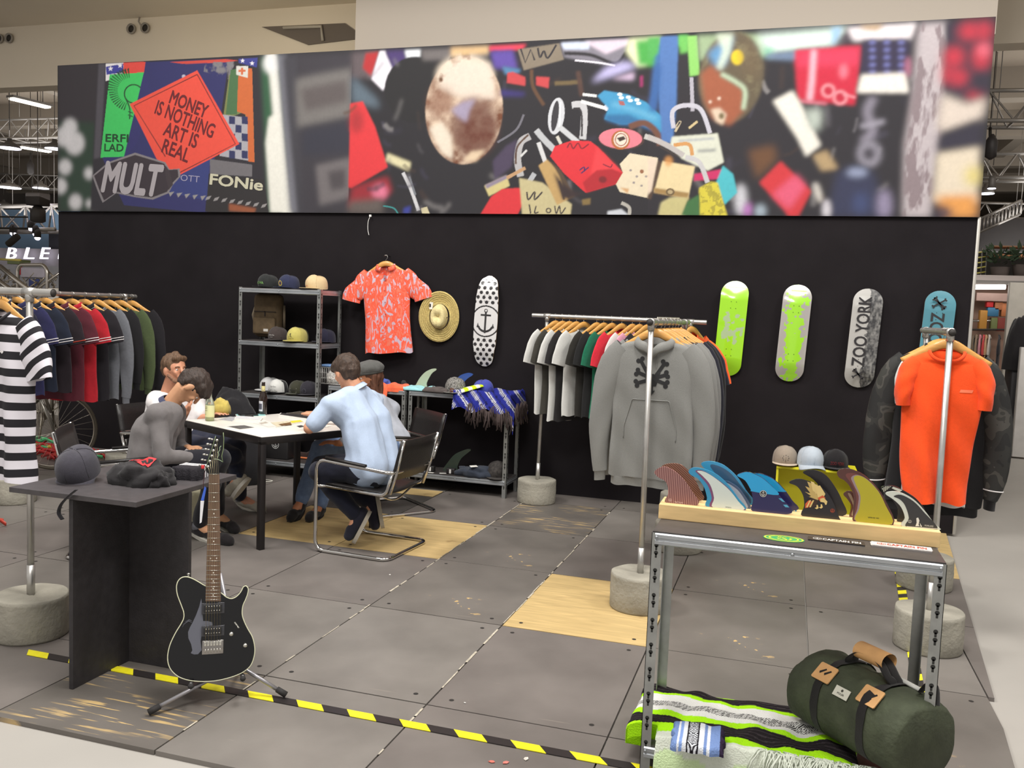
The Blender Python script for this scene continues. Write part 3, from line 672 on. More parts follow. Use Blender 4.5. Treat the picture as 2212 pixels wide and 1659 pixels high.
for x, y, rx, ry in ((1890, 130, 60, 50), (1800, 280, 60, 60), (1960, 280, 48, 80), (1830, 400, 50, 50), (1760, 380, 30, 60), (1920, 510, 40, 30), (1980, 130, 40, 60)): E_((x, y), rx, ry, (214, 44, 66), K3, soft=6, alpha=.85)
E_((1975, 240), 30, 40, (236, 110, 130), K3, soft=5); E_((1960, 430), 40, 60, (40, 34, 52), K3, soft=5, alpha=.8)
R1([(1730, 500), (1880, 560), (1990, 520), (1965, 640), (1740, 720), (1700, 700)], (220, 206, 194), 5); R1([(1720, 740), (1965, 650), (1955, 830), (1700, 830)], (42, 38, 56), 5)
R1([(1700, 850), (1950, 810), (1930, 1140), (1680, 1130)], (226, 212, 190), 4); E_((1910, 980), 40, 60, (222, 204, 96), K3, soft=6, alpha=.9); R1([(1690, 1100), (1930, 1090), (1930, 1226), (1760, 1226)], (230, 158, 80), 5); E_((1740, 1200), 50, 40, (60, 50, 70), K3, soft=5)
R1([(735, 540), (850, 480), (900, 560), (1015, 800), (930, 865), (880, 760)], (236, 232, 222), 2.5); R1([(920, 590), (1020, 590), (1010, 700), (960, 720)], (190, 200, 190), 5); R1([(970, 860), (1050, 830), (1120, 940), (1020, 950)], (176, 150, 110), 3)
R1([(590, 830), (740, 800), (760, 880), (640, 1000)], (104, 68, 40), 5); R1([(655, 1020), (780, 895), (960, 1070), (880, 1226), (830, 1226), (800, 1180)], (206, 48, 56), 2); R1([(730, 1090), (870, 970), (930, 1040), (830, 1180)], (226, 96, 130), 4, .8)
B_([(1330, 520), (1290, 600), (1320, 720), (1260, 780)], 46, (150, 144, 160), K3, soft=4, alpha=.9); B_([(1250, 690), (1390, 660)], 26, (160, 156, 170), K3, soft=3); E_((1300, 850), 68, 78, (150, 146, 160), K3, soft=4); E_((1300, 850), 36, 40, (44, 38, 50), K3, soft=4)
R1([(1110, 960), (1200, 920), (1330, 960), (1390, 1226), (1050, 1226)], (44, 48, 78), 5); E_((1230, 960), 60, 26, (150, 160, 190), K3, soft=4); E_((1250, 1140), 40, 60, (64, 80, 130), K3, soft=6, alpha=.7)
E_((1390, 1150), 40, 90, (150, 140, 170), K3, soft=5); E_((1000, 1080), 16, 60, (220, 214, 206), K3, rot=-15, soft=3); E_((1050, 1180), 24, 60, (210, 206, 214), K3, soft=3); E_((545, 1120), 34, 90, (206, 206, 214), K3, soft=4); E_((585, 1180), 24, 40, (190, 120, 196), K3, soft=4); E_((660, 1190), 30, 40, (170, 186, 200), K3, soft=4)
B_([(150, 700), (145, 600), (220, 565), (310, 590), (365, 730)], 26, (196, 194, 206), K3); B_([(165, 690), (190, 660), (160, 720)], 14, (196, 180, 150), K3); B_([(240, 700), (290, 660)], 14, (206, 186, 140), K3)
R1([(140, 750), (410, 730), (445, 900), (350, 950), (200, 880), (130, 800)], (214, 216, 200), 1); B_([(180, 775), (390, 760)], 12, (110, 120, 160), K3, soft=1.2, alpha=.5); B_([(290, 835), (400, 828)], 18, (90, 96, 110), K3, soft=1.5, alpha=.6)
R1([(270, 970), (440, 940), (445, 995), (270, 1010)], (200, 40, 100), 1); R1([(440, 920), (500, 970), (525, 1080), (450, 1150), (410, 1060), (400, 1020)], (74, 184, 196), 1)
B_([(150, 800), (240, 795), (260, 860)], 22, (206, 150, 90), K3); B_([(0, 750), (110, 800), (210, 860)], 30, (186, 180, 178), K3); B_([(220, 870), (300, 900), (350, 1020)], 28, (196, 194, 196), K3)
R1([(85, 893), (275, 925), (235, 1115), (35, 1075)], (228, 208, 162), .8); R1([(35, 1050), (240, 1080), (235, 1115), (35, 1080)], (160, 128, 76), 1); E_((130, 1075), 26, 22, (110, 90, 60), K3); E_((130, 1075), 15, 12, (180, 160, 120), K3); E_((120, 895), 24, 30, (216, 150, 80), K3, soft=2, alpha=.8)
R1([(0, 870), (55, 880), (20, 1070), (0, 1090)], (225, 205, 185), 1)
R1([(300, 1050), (370, 1015), (410, 1020), (468, 1222), (300, 1222)], (212, 198, 62), .8); S([(300, 1050), (370, 1015), (410, 1020), (468, 1222), (300, 1222)], (150, 140, 50), K3, 1, .7, tex=blob_tex(31, .03, .03, .5, .6))
R1([(60, 1222), (80, 1140), (130, 1110), (240, 1110), (200, 1222)], (196, 186, 130), 1.5); R1([(190, 1222), (230, 1130), (300, 1090), (305, 1222)], (60, 110, 60), 1.2)
IMG *= (1+.10*(vnoise(.02, .02, 41, 2)-.5))[..., None]
IMG = np.clip(IMG*.72+.018, 0, 1)  # print dimmed, darks lifted so its colours carry a haze
v = np.empty((NZB, NXB, 3)); v[..., 0] = _bx[None, :]; v[..., 1] = BN_Y; v[..., 2] = _bz[:, None]
idx = np.arange(NZB*NXB).reshape(NZB, NXB)
q = np.stack([idx[:-1, :-1], idx[:-1, 1:], idx[1:, 1:], idx[1:, :-1]], -1).reshape(-1, 4)
me = bpy.data.meshes.new('banner_print'); me.vertices.add(len(v.reshape(-1, 3))); me.vertices.foreach_set('co', v.ravel())
me.loops.add(q.size); me.loops.foreach_set('vertex_index', q.ravel().astype(np.int32)); me.polygons.add(len(q))
me.polygons.foreach_set('loop_start', np.arange(0, q.size, 4, dtype=np.int32)); me.polygons.foreach_set('loop_total', np.full(len(q), 4, dtype=np.int32)); me.update(calc_edges=True)
set_col(me, IMG.reshape(-1, 3)); me.materials.append(attr_mat(.75, name='printed fabric', spec=.2))
ban = thing('banner', 'long printed banner of stickers and rusty love locks along the wall top', 'banner', (0, 0, 0))
pr = bpy.data.objects.new('print', me); place(pr, ban)
b = MB(); b.box(((BX0+BX1)/2, BN_Y+.022, (BZ0+BZ1)/2), (BX1-BX0, .04, BZ1-BZ0-.004)); b.build('frame', mat((60, 56, 56), .6), ban)
# lettering printed on the banner
def bt(s, px, py, w, ang, col, K=K1, bold=.02, shear=0, h=None):
    c = P(*K(px, py), BN_Y-.002); k = K(px+w, py); wd = (P(*k, BN_Y)-P(*K(px, py), BN_Y)).length
    hd = None if h is None else (P(*K(px, py+h), BN_Y)-P(*K(px, py), BN_Y)).length
    a = math.radians(ang); M = Matrix.Translation(c) @ Matrix.Rotation(a, 4, 'Y') @ Matrix.Rotation(PI/2, 4, 'X')
    mb = MB(); put_text(mb, s, M, w=wd, h=hd, bold=bold, shear=shear); mb.build('lettering', mat(col, .75), ban)
dkr = (92, 26, 32)
bt('MONEY', 1187, 655, 252, 21, dkr, h=88, bold=.025); bt('IS NOTHING', 1162, 748, 400, 21, dkr, h=92); bt('ART IS', 1138, 848, 225, 20, dkr, h=92); bt('REAL', 1107, 947, 178, 20, dkr, h=90)
bt('ERFI', 735, 868, 145, 2, (22, 58, 34), h=50); bt('LAD', 716, 928, 122, 2, (22, 58, 34), h=48)
bt('OTT', 1195, 1122, 120, 5, (140, 136, 160), h=40, bold=0); bt('FONie', 1485, 1145, 345, 6, (176, 172, 150), h=72, bold=.03)
bt('MULT', 830, 1125, 400, 4, (150, 144, 148), h=205, bold=.05, shear=.25)
# ================================================================ the exhibition hall around the stand
plaster = mat((222, 212, 196), .9, grain=(.6, .04), name='plaster')
plaster_d = mat((150, 142, 132), .9, name='shaded plaster')
YB = 11.5
zb = P(64, 187, YB).z; zt = P(200, 46, YB).z
w = MB(); w.box((-3, YB+.15, (zb+zt)/2), (44, .3, zt-zb)); wall_upper = w.build('wall_upper', plaster, kind='structure')
w = MB(); w.box((-3, YB-2.25+.15, zt+.06), (44, 4.8, .12)); w.build('ceiling', plaster, kind='structure')
# projecting downstand to the right of the recess
x0 = P(770, 60, 9.6).x; x1 = P(2152, 40, 9.6).x; z1 = P(2140, 76, 9.6).z
w = MB(); w.box(((x0+x1)/2, 10.5, z1+.9), (x1-x0, 1.85, 1.8)); w.build('trim_3', mat((186, 176, 164), .9, name='plaster downstand'), wall_upper, world=True)
# round duct openings and a framed recess in the plaster
dk = mat((52, 48, 44), .9, name='dark opening'); gy = mat((148, 142, 134), .6, name='duct rim')
for i, (px, py) in enumerate(((285, 63), (315, 61), (21, 83), (0, 84))):
    c = P(px, py, YB-.02); t = thing('duct_opening', ['round duct opening left of the pair above the banner', 'round duct opening right of the pair above the banner', 'round duct opening near the left picture edge', 'round duct opening cut by the left picture edge'][i], 'duct', c)
    m = MB(); m.lathe([(.055, 0), (.055, .03), (.075, .03), (.075, 0)], 24, M=Matrix.Rotation(PI/2, 4, 'X')); m.build('rim', gy, t)
    m = MB(); m.cyl((0, .01, 0), (0, -.012, 0), .06, n=24); m.build('opening', dk, t)
c = P(305, 45, YB-.02); t = thing('pipe', 'thin grey pipe bracket between the round duct openings', 'pipe', c)
m = MB(); m.tube([(-.02, 0, .1), (-.02, -.03, -.02), (.03, -.03, -.09)], .012); m.build('tube', gy, t)
r = [P(565, 58, YB-.02), P(745, 50, YB-.02), P(790, 82, YB-.02), P(665, 97, YB-.02)]
m = MB(); m.add([(p.x, p.y, p.z) for p in r]+[(p.x, p.y+.015, p.z) for p in r], [(3, 2, 1, 0), (0, 1, 5, 4), (2, 3, 7, 6)]); t = thing('ceiling_recess', 'dark framed recess in the pale ceiling above the banner', 'recess', r[0]); m.build('opening', mat((108, 100, 94), .9), t, world=True)
m = MB(); a = [P(612, 60, YB-.05), P(694, 57, YB-.05), P(697, 88, YB-.05)]; m.tube(a, .022, 6); m.build('pipe', mat((176, 170, 160), .6), t, world=True)
# far hall ceiling, roof beams, end walls
zc = 7.6
w = MB(); w.box((-2, 36, zc+.1), (80, 49, .2)); w.build('ceiling', mat((150, 138, 124), .9, grain=(.5, .15), name='hall ceiling'), kind='structure').name = 'ceiling_far'
bm_ = mat((150, 140, 128), .8, name='roof beam')
for i, y in enumerate((15, 19, 23.5, 28, 33, 39)):
    w = MB(); w.box((-2, y, zc-.35), (80, .5, .7)); w.build('trim_%d' % (10+i), bm_, kind='structure')
for i, x in enumerate((-34, -27, -20, -14, 6, 10, 15)):
    w = MB(); w.box((x, 34, zc-.22), (.35, 44, .44)); w.build('trim_%d' % (20+i), bm_, kind='structure')
w = MB(); w.box((-2, 60, 3.8), (80, .3, 7.8)); w.build('wall_far', mat((122, 116, 112), .9, grain=(.4, .2)), kind='structure')
for nm_, x_ in (('wall_left', -41), ('wall_right', 37)):
    w = MB(); w.box((x_, 34, 3.8), (.3, 52, 7.8)); w.build(nm_, mat((122, 116, 112), .9, grain=(.4, .2)), kind='structure')
lampw = mat((255, 246, 224), .4, emit=6.0, name='lamp glow'); lampc = mat((240, 236, 255), .4, emit=7.0, name='cool lamp glow'); hous = mat((120, 116, 112), .5, .3, name='lamp housing')
def strip(px0, py0, px1, py1, z, wd, lab):
    a, b_ = G(px0, py0, z), G(px1, py1, z); c = (a+b_)/2; t = thing('strip_light', lab, 'lamp', c); d = b_-a; ang = math.atan2(d.y, d.x); M = Matrix.Rotation(ang, 4, 'Z')
    m = MB(); m.box((0, 0, 0), (d.length, wd, .05), M=M); m.build('tube', lampw, t)
    m = MB(); m.box((0, 0, .05), (d.length+.1, wd*1.3, .06), M=M); m.build('housing', hous, t)
    for s in (-.35, .35):
        m = MB(); p = M @ Vector((d.length*s, 0, .06)); m.cyl(p, (p.x, p.y, zc-z), .012, n=6); m.build('hanger', hous, t)
strip(25, 213, 104, 232, 6.6, .22, 'long bright tube light nearest under the hall roof at the left')
strip(45, 318, 108, 328, 6.3, .22, 'second shorter tube light under the hall roof at the left')
for i, (px, py, lab) in enumerate([(21, 321, 'bay lamp at the left picture edge below the long tube light'), (118, 322, 'bay lamp beside the banner edge, left of the stand'), (20, 406, 'lower bay lamp second row near the left edge'), (88, 407, 'bright lower bay lamp second row left of the banner'),
        (8, 444, 'faint bay lamp third row at the left edge'), (70, 446, 'small bay lamp third row beside the hoist'), (106, 447, 'small bay lamp third row right of the hoist'), (2142, 408, 'small bay lamp upper one right of the banner'), (2130, 419, 'wider bay lamp right of the banner')]):
    c = P(px, py, (16, 16.6, 21, 21.6, 27, 27.6, 28.2, 17.5, 22)[i]); t = thing('bay_lamp', lab, 'lamp', c, group='hall bay lamps'); s = (c-EYE).length/1941*(19, 17, 20, 14, 14, 11, 11, 7, 14)[i]
    m = MB(); m.lathe([(.0, -.01), (s, 0), (s, .02), (0, .03)], 20); m.build('lens', lampc, t)
    m = MB(); m.lathe([(s*1.05, .01), (s*.8, .09), (.06, .15), (.05, .22)], 20); m.build('reflector', hous, t); m = MB(); m.cyl((0, 0, .4), (0, 0, zc-c.z-.01), .008, n=5); m.build('rod', hous, t)
alu = mat((178, 174, 170), .35, .7, name='aluminium truss')
def truss(p0, p1, h, lab, r=.03, n=None):
    p0, p1 = Vector(p0), Vector(p1); d = p1-p0; L_ = d.length; d.normalize(); n = n or int(L_/(h*1.1)); side = d.cross(Vector((0, 0, 1))).normalized()*h*.5
    t = thing('truss', lab, 'truss', p0)
    for a, z in ((-1, 0), (1, 0), (0, h)):
        m = MB(); m.cyl(p0+side*a+Vector((0, 0, z)), p1+side*a+Vector((0, 0, z)), r, n=8); m.build('chord', alu, t, world=True)
    m = MB()
    for i in range(n):
        q0 = p0+d*L_*i/n; q1 = p0+d*L_*(i+.5)/n; q2 = p0+d*L_*(i+1)/n; up = Vector((0, 0, h))
        for a in (-1, 1): m.cyl(q0+side*a, q1+up, r*.5, n=5, cap=False); m.cyl(q1+up, q2+side*a, r*.5, n=5, cap=False)
        m.cyl(q0-side, q0+side, r*.5, n=5, cap=False)
    m.build('lacing', alu, t, world=True, kind='stuff')
    for f_ in (.1, .5, .9):
        q = p0+d*L_*f_+Vector((0, 0, h)); m = MB(); m.cyl(q, (q.x, q.y, zc-.01), .006, n=5); m.build('cable', alu, t, world=True)
    return t
def tp(px0, py0, px1, py1, Y, h, lab, r=.03): truss(P(px0, py0, Y), P(px1, py1, Y), h, lab, r)
tp(2080, 268, 2400, 268, 17, .55, 'upper aluminium lighting truss right of the banner', .035)
tp(2075, 388, 2400, 386, 20, .5, 'lower aluminium lighting truss right of the banner', .035)
tp(2060, 470, 2330, 478, 26, .4, 'small far truss right of the banner', .03)
tp(-80, 306, 170, 300, 21, .6, 'upper aluminium truss under the hall roof at the left', .035)
tp(-80, 400, 170, 412, 27, .5, 'thin far truss under the hall roof at the left', .03)
tp(-80, 500, 140, 498, 22, .75, 'thick silver truss above the lit lettering at the left', .06)
# ladder beam and hanging hoist on the right
t = thing('truss', 'flat ladder truss climbing above the far booth at the right', 'truss', P(2115, 505, 21)); m = MB(); a, b_ = P(2108, 505, 21), P(2204, 462, 21); u = Vector((0, 0, .28))
m.cyl(a, b_, .03, n=6); m.cyl(a+u, b_+u, .03, n=6)
for q in (a+u, b_+u): m.cyl(q, (q.x, q.y, zc-.01), .006, n=5)
m.build('rail', alu, t, world=True)
for i in range(13):
    m = MB(); q = a.lerp(b_, i/12); m.cyl(q, q+u, .025, n=6); m.build('rung', alu, t, world=True)
for px, py0, py1, Y, lab in ((2139, 275, 345, 17, 'black chain hoist hanging below the upper truss at the right'), (66, 330, 378, 21, 'black chain hoist hanging below the upper truss at the left')):
    a, b_ = P(px, py0, Y), P(px, py1, Y); t = thing('chain_hoist', lab, 'hoist', b_); m = MB(); m.cyl((a.x, a.y, zc), a, .008, n=6); m.cyl(a, b_, .025, n=6); m.build('chain', dk, t, world=True)
    m = MB(); m.lathe([(.02, 0), (.09, .05), (.1, .3), (.03, .42)], 10); m.build('body', mat((50, 46, 46), .5), t)
# hanging dark motor with projectors over the left truss
c = P(82, 462, 20.5); t = thing('spot_lamp', 'dark moving spotlight hanging in front of the silver truss', 'lamp', c); m = MB(); m.box((0, 0, .4), (.5, .4, .35), bev=.03); m.cyl((0, 0, .5), (0, 0, zc-c.z), .012, n=6); m.build('body', mat((56, 50, 48), .6), t); m = MB(); m.lathe([(.12, -.25), (.2, -.2), (.2, .1), (.1, .22)], 14); m.build('head', mat((66, 62, 60), .5), t)
for i, (px, py) in enumerate(((67, 493), (77, 505), (81, 513), (28, 503))):
    c = P(px, py, 21.5); t = thing('spot_lamp', ['bright spotlight highest on the silver truss', 'bright spotlight in the middle under the silver truss', 'small spotlight lowest under the silver truss', 'spotlight left of the others under the silver truss'][i], 'lamp', c); m = MB(); m.ball((0, 0, 0), .085, u=12, v=8); m.build('lens', lampc, t); m = MB(); m.lathe([(.1, 0), (.1, .16), (.05, .25)], 12); m.build('housing', dk, t)
c = P(28, 520, 19); t = thing('spot_lamp', 'black spotlight silhouette on the thin bar beside the lit lettering', 'lamp', c); m = MB(); m.tube([(-.16, 0, -.1), (.16, 0, .12)], .09, 10); m.build('head', dk, t); m = MB(); m.cyl((0, 0, .05), (0, 0, .4), .02, n=6); m.build('bracket', dk, t)
a, b_ = P(-60, 492, 19), P(60, 494, 19); t = thing('light_bar', 'thin dark bar carrying the black spotlight at the left', 'bar', a); m = MB(); m.cyl(a, b_, .03, n=6); m.cyl(a+Vector((0, 0, .3)), b_+Vector((0, 0, .3)), .02, n=6); m.build('bar', dk, t, world=True)
# blue panel and lit sign of the stand beyond, seen past the left end
def slab(nm, px0, py0, px1, py1, Y, th, m_, lab, cat, parts=None):
    a, b_ = P(px0, py0, Y), P(px1, py1, Y); c = Vector(((a.x+b_.x)/2, Y+th/2, min(a.z, b_.z)))
    t = thing(nm, lab, cat, c); m = MB(); m.box((0, 0, abs(a.z-b_.z)/2), (abs(b_.x-a.x), th, abs(a.z-b_.z)), bev=.01); m.build('panel', m_, t); return t
slab('wall_panel', -60, 452, 160, 640, 25, .3, mat((122, 152, 184), .7, grain=(1, .1)), 'pale blue stand panel far behind the truss at the left', 'panel')
slab('wall_panel', -60, 534, 170, 900, 24, .2, mat((150, 146, 150), .7, grain=(1.5, .15)), 'grey stand panel carrying the lit lettering', 'panel')
slab('wall_panel', 105, 505, 150, 540, 24.2, .2, mat((46, 46, 54), .7), 'narrow dark panel beside the lit lettering', 'panel')
c = P(50, 548, 23.8); t = thing('lit_sign', 'glowing white capital lettering on the stand beyond the left end', 'sign', c)
for ch, px in (('O', -30), ('B', 23), ('L', 61), ('E', 96), ('M', 136)):
    m = MB(); M = Matrix.Translation(P(px, 547, 23.75)-c) @ Matrix.Rotation(PI/2, 4, 'X'); wv, fv = text2d(ch, w=.42, h=.37, bold=0, shear=.2); m.add([(a, b_, 0) for a, b_ in wv], fv, M=M); o = m.build('letter', mat((245, 240, 255), .5, emit=2.4, name='lit letter'), t)
    s = o.modifiers.new('t', 'SOLIDIFY'); s.thickness = .05
# ================================================================ shelving units
galv = mat((158, 160, 158), .42, .75, grain=(18, .12), name='galvanised steel')
galv_b = mat((172, 176, 180), .36, .7, grain=(9, .1), name='galvanised beam')
hole = mat((40, 40, 38), .8, name='slot')
chip = mat((54, 50, 49), .62, grain=(25, .18), name='black board')
def keyhole(m, M, mi=1):
    m.flatp(circle(.0075, 10, (0, .006)), 0, mi, M); m.flatp([(-.0035, -.012), (.0035, -.012), (.0035, .004), (-.0035, .004)], 0, mi, M)
def shelf_unit(label, X0, X1, Y0, Y1, H, levels, group, top_mat=None, board=.012, fl=.036, beam=.042):
    t = thing('shelf_unit', label, 'shelf', ((X0+X1)/2, (Y0+Y1)/2, 0), group=group); th = .002
    for sx, x in ((1, X0), (-1, X1)):
        for sy, y in ((1, Y0), (-1, Y1)):
            m = MB(); m.box((x+sx*fl/2, y+sy*th/2, H/2), (fl, th, H)); m.box((x+sx*th/2, y+sy*fl/2, H/2), (th, fl, H))
            z = H-.05; k = 0
            while z > .03:
                for face in (0, 1):
                    if face == 0: M = Matrix.Translation((x+sx*fl*.5, y-sy*.0006, z)) @ Matrix.Rotation(PI/2, 4, 'X')
                    else: M = Matrix.Translation((x-sx*.0006, y+sy*fl*.5, z)) @ Matrix.Rotation(PI/2, 4, 'Z') @ Matrix.Rotation(PI/2, 4, 'X')
                    keyhole(m, M)
                z -= .027 if k % 2 == 0 else .063; k += 1
            m.build('post', [galv, hole], t, world=True)
    for z in levels:
        for y, s in ((Y0, 1), (Y1, -1)):
            m = MB(); yy = y-s*.001
            prof = [(0, 0), (-.006*s, .004), (-.006*s, .016), (-.002*s, .019), (-.002*s, .023), (-.006*s, .026), (-.006*s, beam-.004), (0, beam), (.012*s, beam), (.012*s, 0)]
            m.rings([[(xx, yy+a, z-beam+b_) for a, b_ in prof] for xx in (X0+fl*.35, X1-fl*.35)], 0, False, True, True, True); m.cyl(((X0+X1)/2, yy-.006*s, z-beam/2), ((X0+X1)/2, yy-.009*s, z-beam/2), .005, n=8)
            for xx in (X0+fl*.5, X1-fl*.5): m.cyl((xx, yy-.006*s, z-beam*.3), (xx, yy-.010*s, z-beam*.3), .005, n=8)
            m.build('beam', galv_b, t, world=True)
        for x, s in ((X0, 1), (X1, -1)):
            m = MB(); m.box((x+s*.004, (Y0+Y1)/2, z-beam/2), (.007, Y1-Y0-.01, beam)); m.box((x+s*.0035, (Y0+Y1)/2, z-beam*.5), (.011, Y1-Y0-.03, .006)); m.build('side_beam', galv_b, t, world=True)
        m = MB(); m.box(((X0+X1)/2, (Y0+Y1)/2, z-.001), (X1-X0-.006, Y1-Y0-.006, board)); m.build('board', top_mat or chip, t, world=True)
    return t
SG = 'galvanised boltless shelving'
shelf_unit('tall galvanised shelving unit with four levels of caps against the black wall', -4.95, -4.09, 7.30, 7.70, 1.76, (.15, .77, 1.262, 1.752), SG)
shelf_unit('low galvanised bench shelf behind the seated man in the flat cap', -4.04, -3.262, 7.38, 7.73, .885, (.15, .885), SG)
shelf_unit('low galvanised bench shelf with a surf fin on its lower level beside the drum-based rack', -3.242, -2.295, 7.40, 7.75, .885, (.15, .885), SG)
FT = shelf_unit('near galvanised table frame with a black top under the row of surf fins', -.425, .525, 3.13, 3.53, .88, (.10, .88), SG, top_mat=mat((66, 62, 61), .45, grain=(14, .16), bump=(60, .1), name='scuffed black board'))

# ================================================================ clothes rails on concrete drums
steel = mat((186, 184, 180), .34, .8, grain=(14, .1), name='galvanised pipe')
steel_in = mat((48, 44, 42), .7, name='pipe bore')
def concrete_mat():
    m = mat((148, 144, 132), .9, grain=(7, .2), bump=(45, .5), name='cast concrete'); return m
conc = concrete_mat()
def drum(parent, x, y, r=.166, h=.2, seed=0):
    r_ = random.Random(seed); n = 48; R = []
    for k, (rr, z) in enumerate([(r*.97, 0), (r, .01), (r*1.0, h*.3), (r*1.01, h*.55), (r*1.0, h*.6), (r*.995, h*.9), (r*.985, h*.985), (r*.95, h), (.02, h-.004)]):
        R.append([(x+rr*math.cos(2*PI*i/n)*(1+.012*noise.noise(Vector((math.cos(2*PI*i/n)*2, math.sin(2*PI*i/n)*2, seed*3.1+z*9)))), y+rr*math.sin(2*PI*i/n), z+(.006*noise.noise(Vector((math.cos(2*PI*i/n)*1.5, math.sin(2*PI*i/n)*1.5, seed))) if k > 4 else 0)) for i in range(n)])
    m = MB(); m.rings(R, cap0=True, cap1=True); m.build('concrete_base', conc, parent, world=True)
def rail(label, a, b_, feet, zr=1.605, r=.0165, over=True, chain=False, seed=0, drums=None, hs=.2):
    a, b_ = Vector(a), Vector(b_); d = (b_-a).normalized(); t = thing('clothes_rail', label, 'clothes rail', ((a.x+b_.x)/2, (a.y+b_.y)/2, 0), group='pipe clothes rails on concrete drums')
    m = MB(); p0, p1 = Vector((a.x, a.y, zr)), Vector((b_.x, b_.y, zr)); m.cyl(p0, p1, r*1.15, n=18, cap=False)
    m.build('rail', steel, t, world=True)
    m = MB()
    for p, s in ((p0, 1), (p1, -1)): m.cyl(p-d*.0005*s, p+d*.012*s, r*1.0, n=18)
    m.build('bore', steel_in, t, world=True)
    for k, (fx, fy, dx, dy) in enumerate(feet):
        m = MB(); m.cyl((fx+dx, fy+dy, .12), (fx, fy, zr), r*.95, n=16); m.cyl((fx+dx*.9, fy+dy*.9, .17), (fx+dx*.8, fy+dy*.8, .34), r*1.12, n=16); m.build('pole', steel, t, world=True)
        m = MB(); q = Vector((fx, fy, zr)); m.cyl(q-d*.03, q+d*.03, r*1.35, n=18); m.cyl(q-Vector((0, 0, .045)), q, r*1.2, n=16); m.build('tee_joint', steel, t, world=True)
        drum(t, fx+dx, fy+dy, seed=seed+k, h=hs)
    if chain:
        m = MB()
        for i in range(34):
            s = .25+i*.026; c = p0+d*s+Vector((0, 0, r*1.3))
            ringp = [c+(d*.014*math.cos(u)+(Vector((d.y, -d.x, 0)) if i % 2 else Vector((0, 0, 1)))*.008*math.sin(u)) for u in np.linspace(0, 2*PI, 9)[:-1]]
            m.tube(ringp, .0028, 5, loop=True)
        m.build('chain', mat((196, 190, 176), .3, .8, name='zinc chain'), t, world=True, kind='stuff')
    return t
rail('clothes rail of grey hooded tops, end-on in the middle with a chain on it', (-.742, 4.93, 0), (-.70, 6.45, 0), [(-.739, 4.97, .012, 0), (-.703, 6.28, .03, .05)], chain=True, seed=1)
rail('clothes rail of T-shirts standing along the black wall', (-2.117, 7.40, 0), (-.655, 7.40, 0), [(-1.985, 7.40, -.03, 0), (-.785, 7.40, 0, 0)], seed=4)
rail('clothes rail at the right with orange tee and camouflage jacket', (.762, 4.90, 0), (.80, 6.25, 0), [(.761, 4.95, .005, 0), (.80, 6.12, .1, 0)], zr=1.617, seed=7)
rail('nearest clothes rail cut by the left edge with the striped shirt', (-3.26, 3.35, 0), (-4.75, 3.35, 0), [(-3.398, 3.35, 0, 0), (-4.6, 3.35, 0, 0)], zr=1.636, seed=10)
rail('clothes rail of polo shirts and sweatshirts behind the striped shirt', (-5.75, 5.33, 0), (-5.75, 6.87, 0), [(-5.74, 5.47, .02, 0), (-5.75, 6.74, 0, 0)], zr=1.63, seed=13)

# ================================================================ black counter on crossed panels
blk = mat((44, 41, 43), .6, grain=(30, .2), bump=(120, .15), name='black stained board')
t = thing('counter', 'black display counter on crossed panels at the left front', 'counter', (-2.765, 3.27, 0))
m = MB(); m.box((0, 0, .81), (.64, .68, .022)); m.build('top', mat((66, 62, 64), .5, grain=(22, .14), bump=(70, .1), name='black board top'), t, bevel=.002)
m = MB(); m.box((0, 0, .399), (.02, .68, .798)); m.build('panel', blk, t, bevel=.001)
for s in (-1, 1):
    m = MB(); m.box((s*.1655, 0, .399), (.311, .02, .798)); m.build('panel', blk, t, bevel=.001)

# ================================================================ meeting table
F_, R_, B__, L_ = Vector((-3.25, 5.07, 0)), Vector((-2.835, 5.96, 0)), Vector((-3.76, 6.39, 0)), Vector((-4.17, 5.5, 0))
tu = (L_-F_).normalized(); tv = (R_-F_).normalized(); tw, tl = (L_-F_).length, (R_-F_).length
TC = (F_+B__)/2; TMx = Matrix(((tu.x, tv.x, 0, TC.x), (tu.y, tv.y, 0, TC.y), (0, 0, 1, 0), (0, 0, 0, 1)))
tb = thing('meeting_table', 'square meeting table with white top and black metal frame', 'table', M=TMx)
fb = mat((34, 30, 30), .4, .3, name='black metal')
for a in (-1, 1):
    for b_ in (-1, 1):
        m = MB(); m.box((a*(tw/2-.02), b_*(tl/2-.02), .36), (.04, .04, .72), bev=.002); m.build('leg', fb, tb)
for a in (-1, 1):
    m = MB(); m.box((a*(tw/2-.02), 0, .725), (.04, tl, .05), bev=.002); m.build('frame_rail', fb, tb)
    m = MB(); m.box((0, a*(tl/2-.02), .725), (tw-.08, .04, .05), bev=.002); m.build('frame_rail', fb, tb)
m = MB(); m.box((0, 0, .747), (tw-.016, tl-.016, .012), bev=.001); m.build('tabletop', mat((226, 222, 214), .35, name='white laminate'), tb)

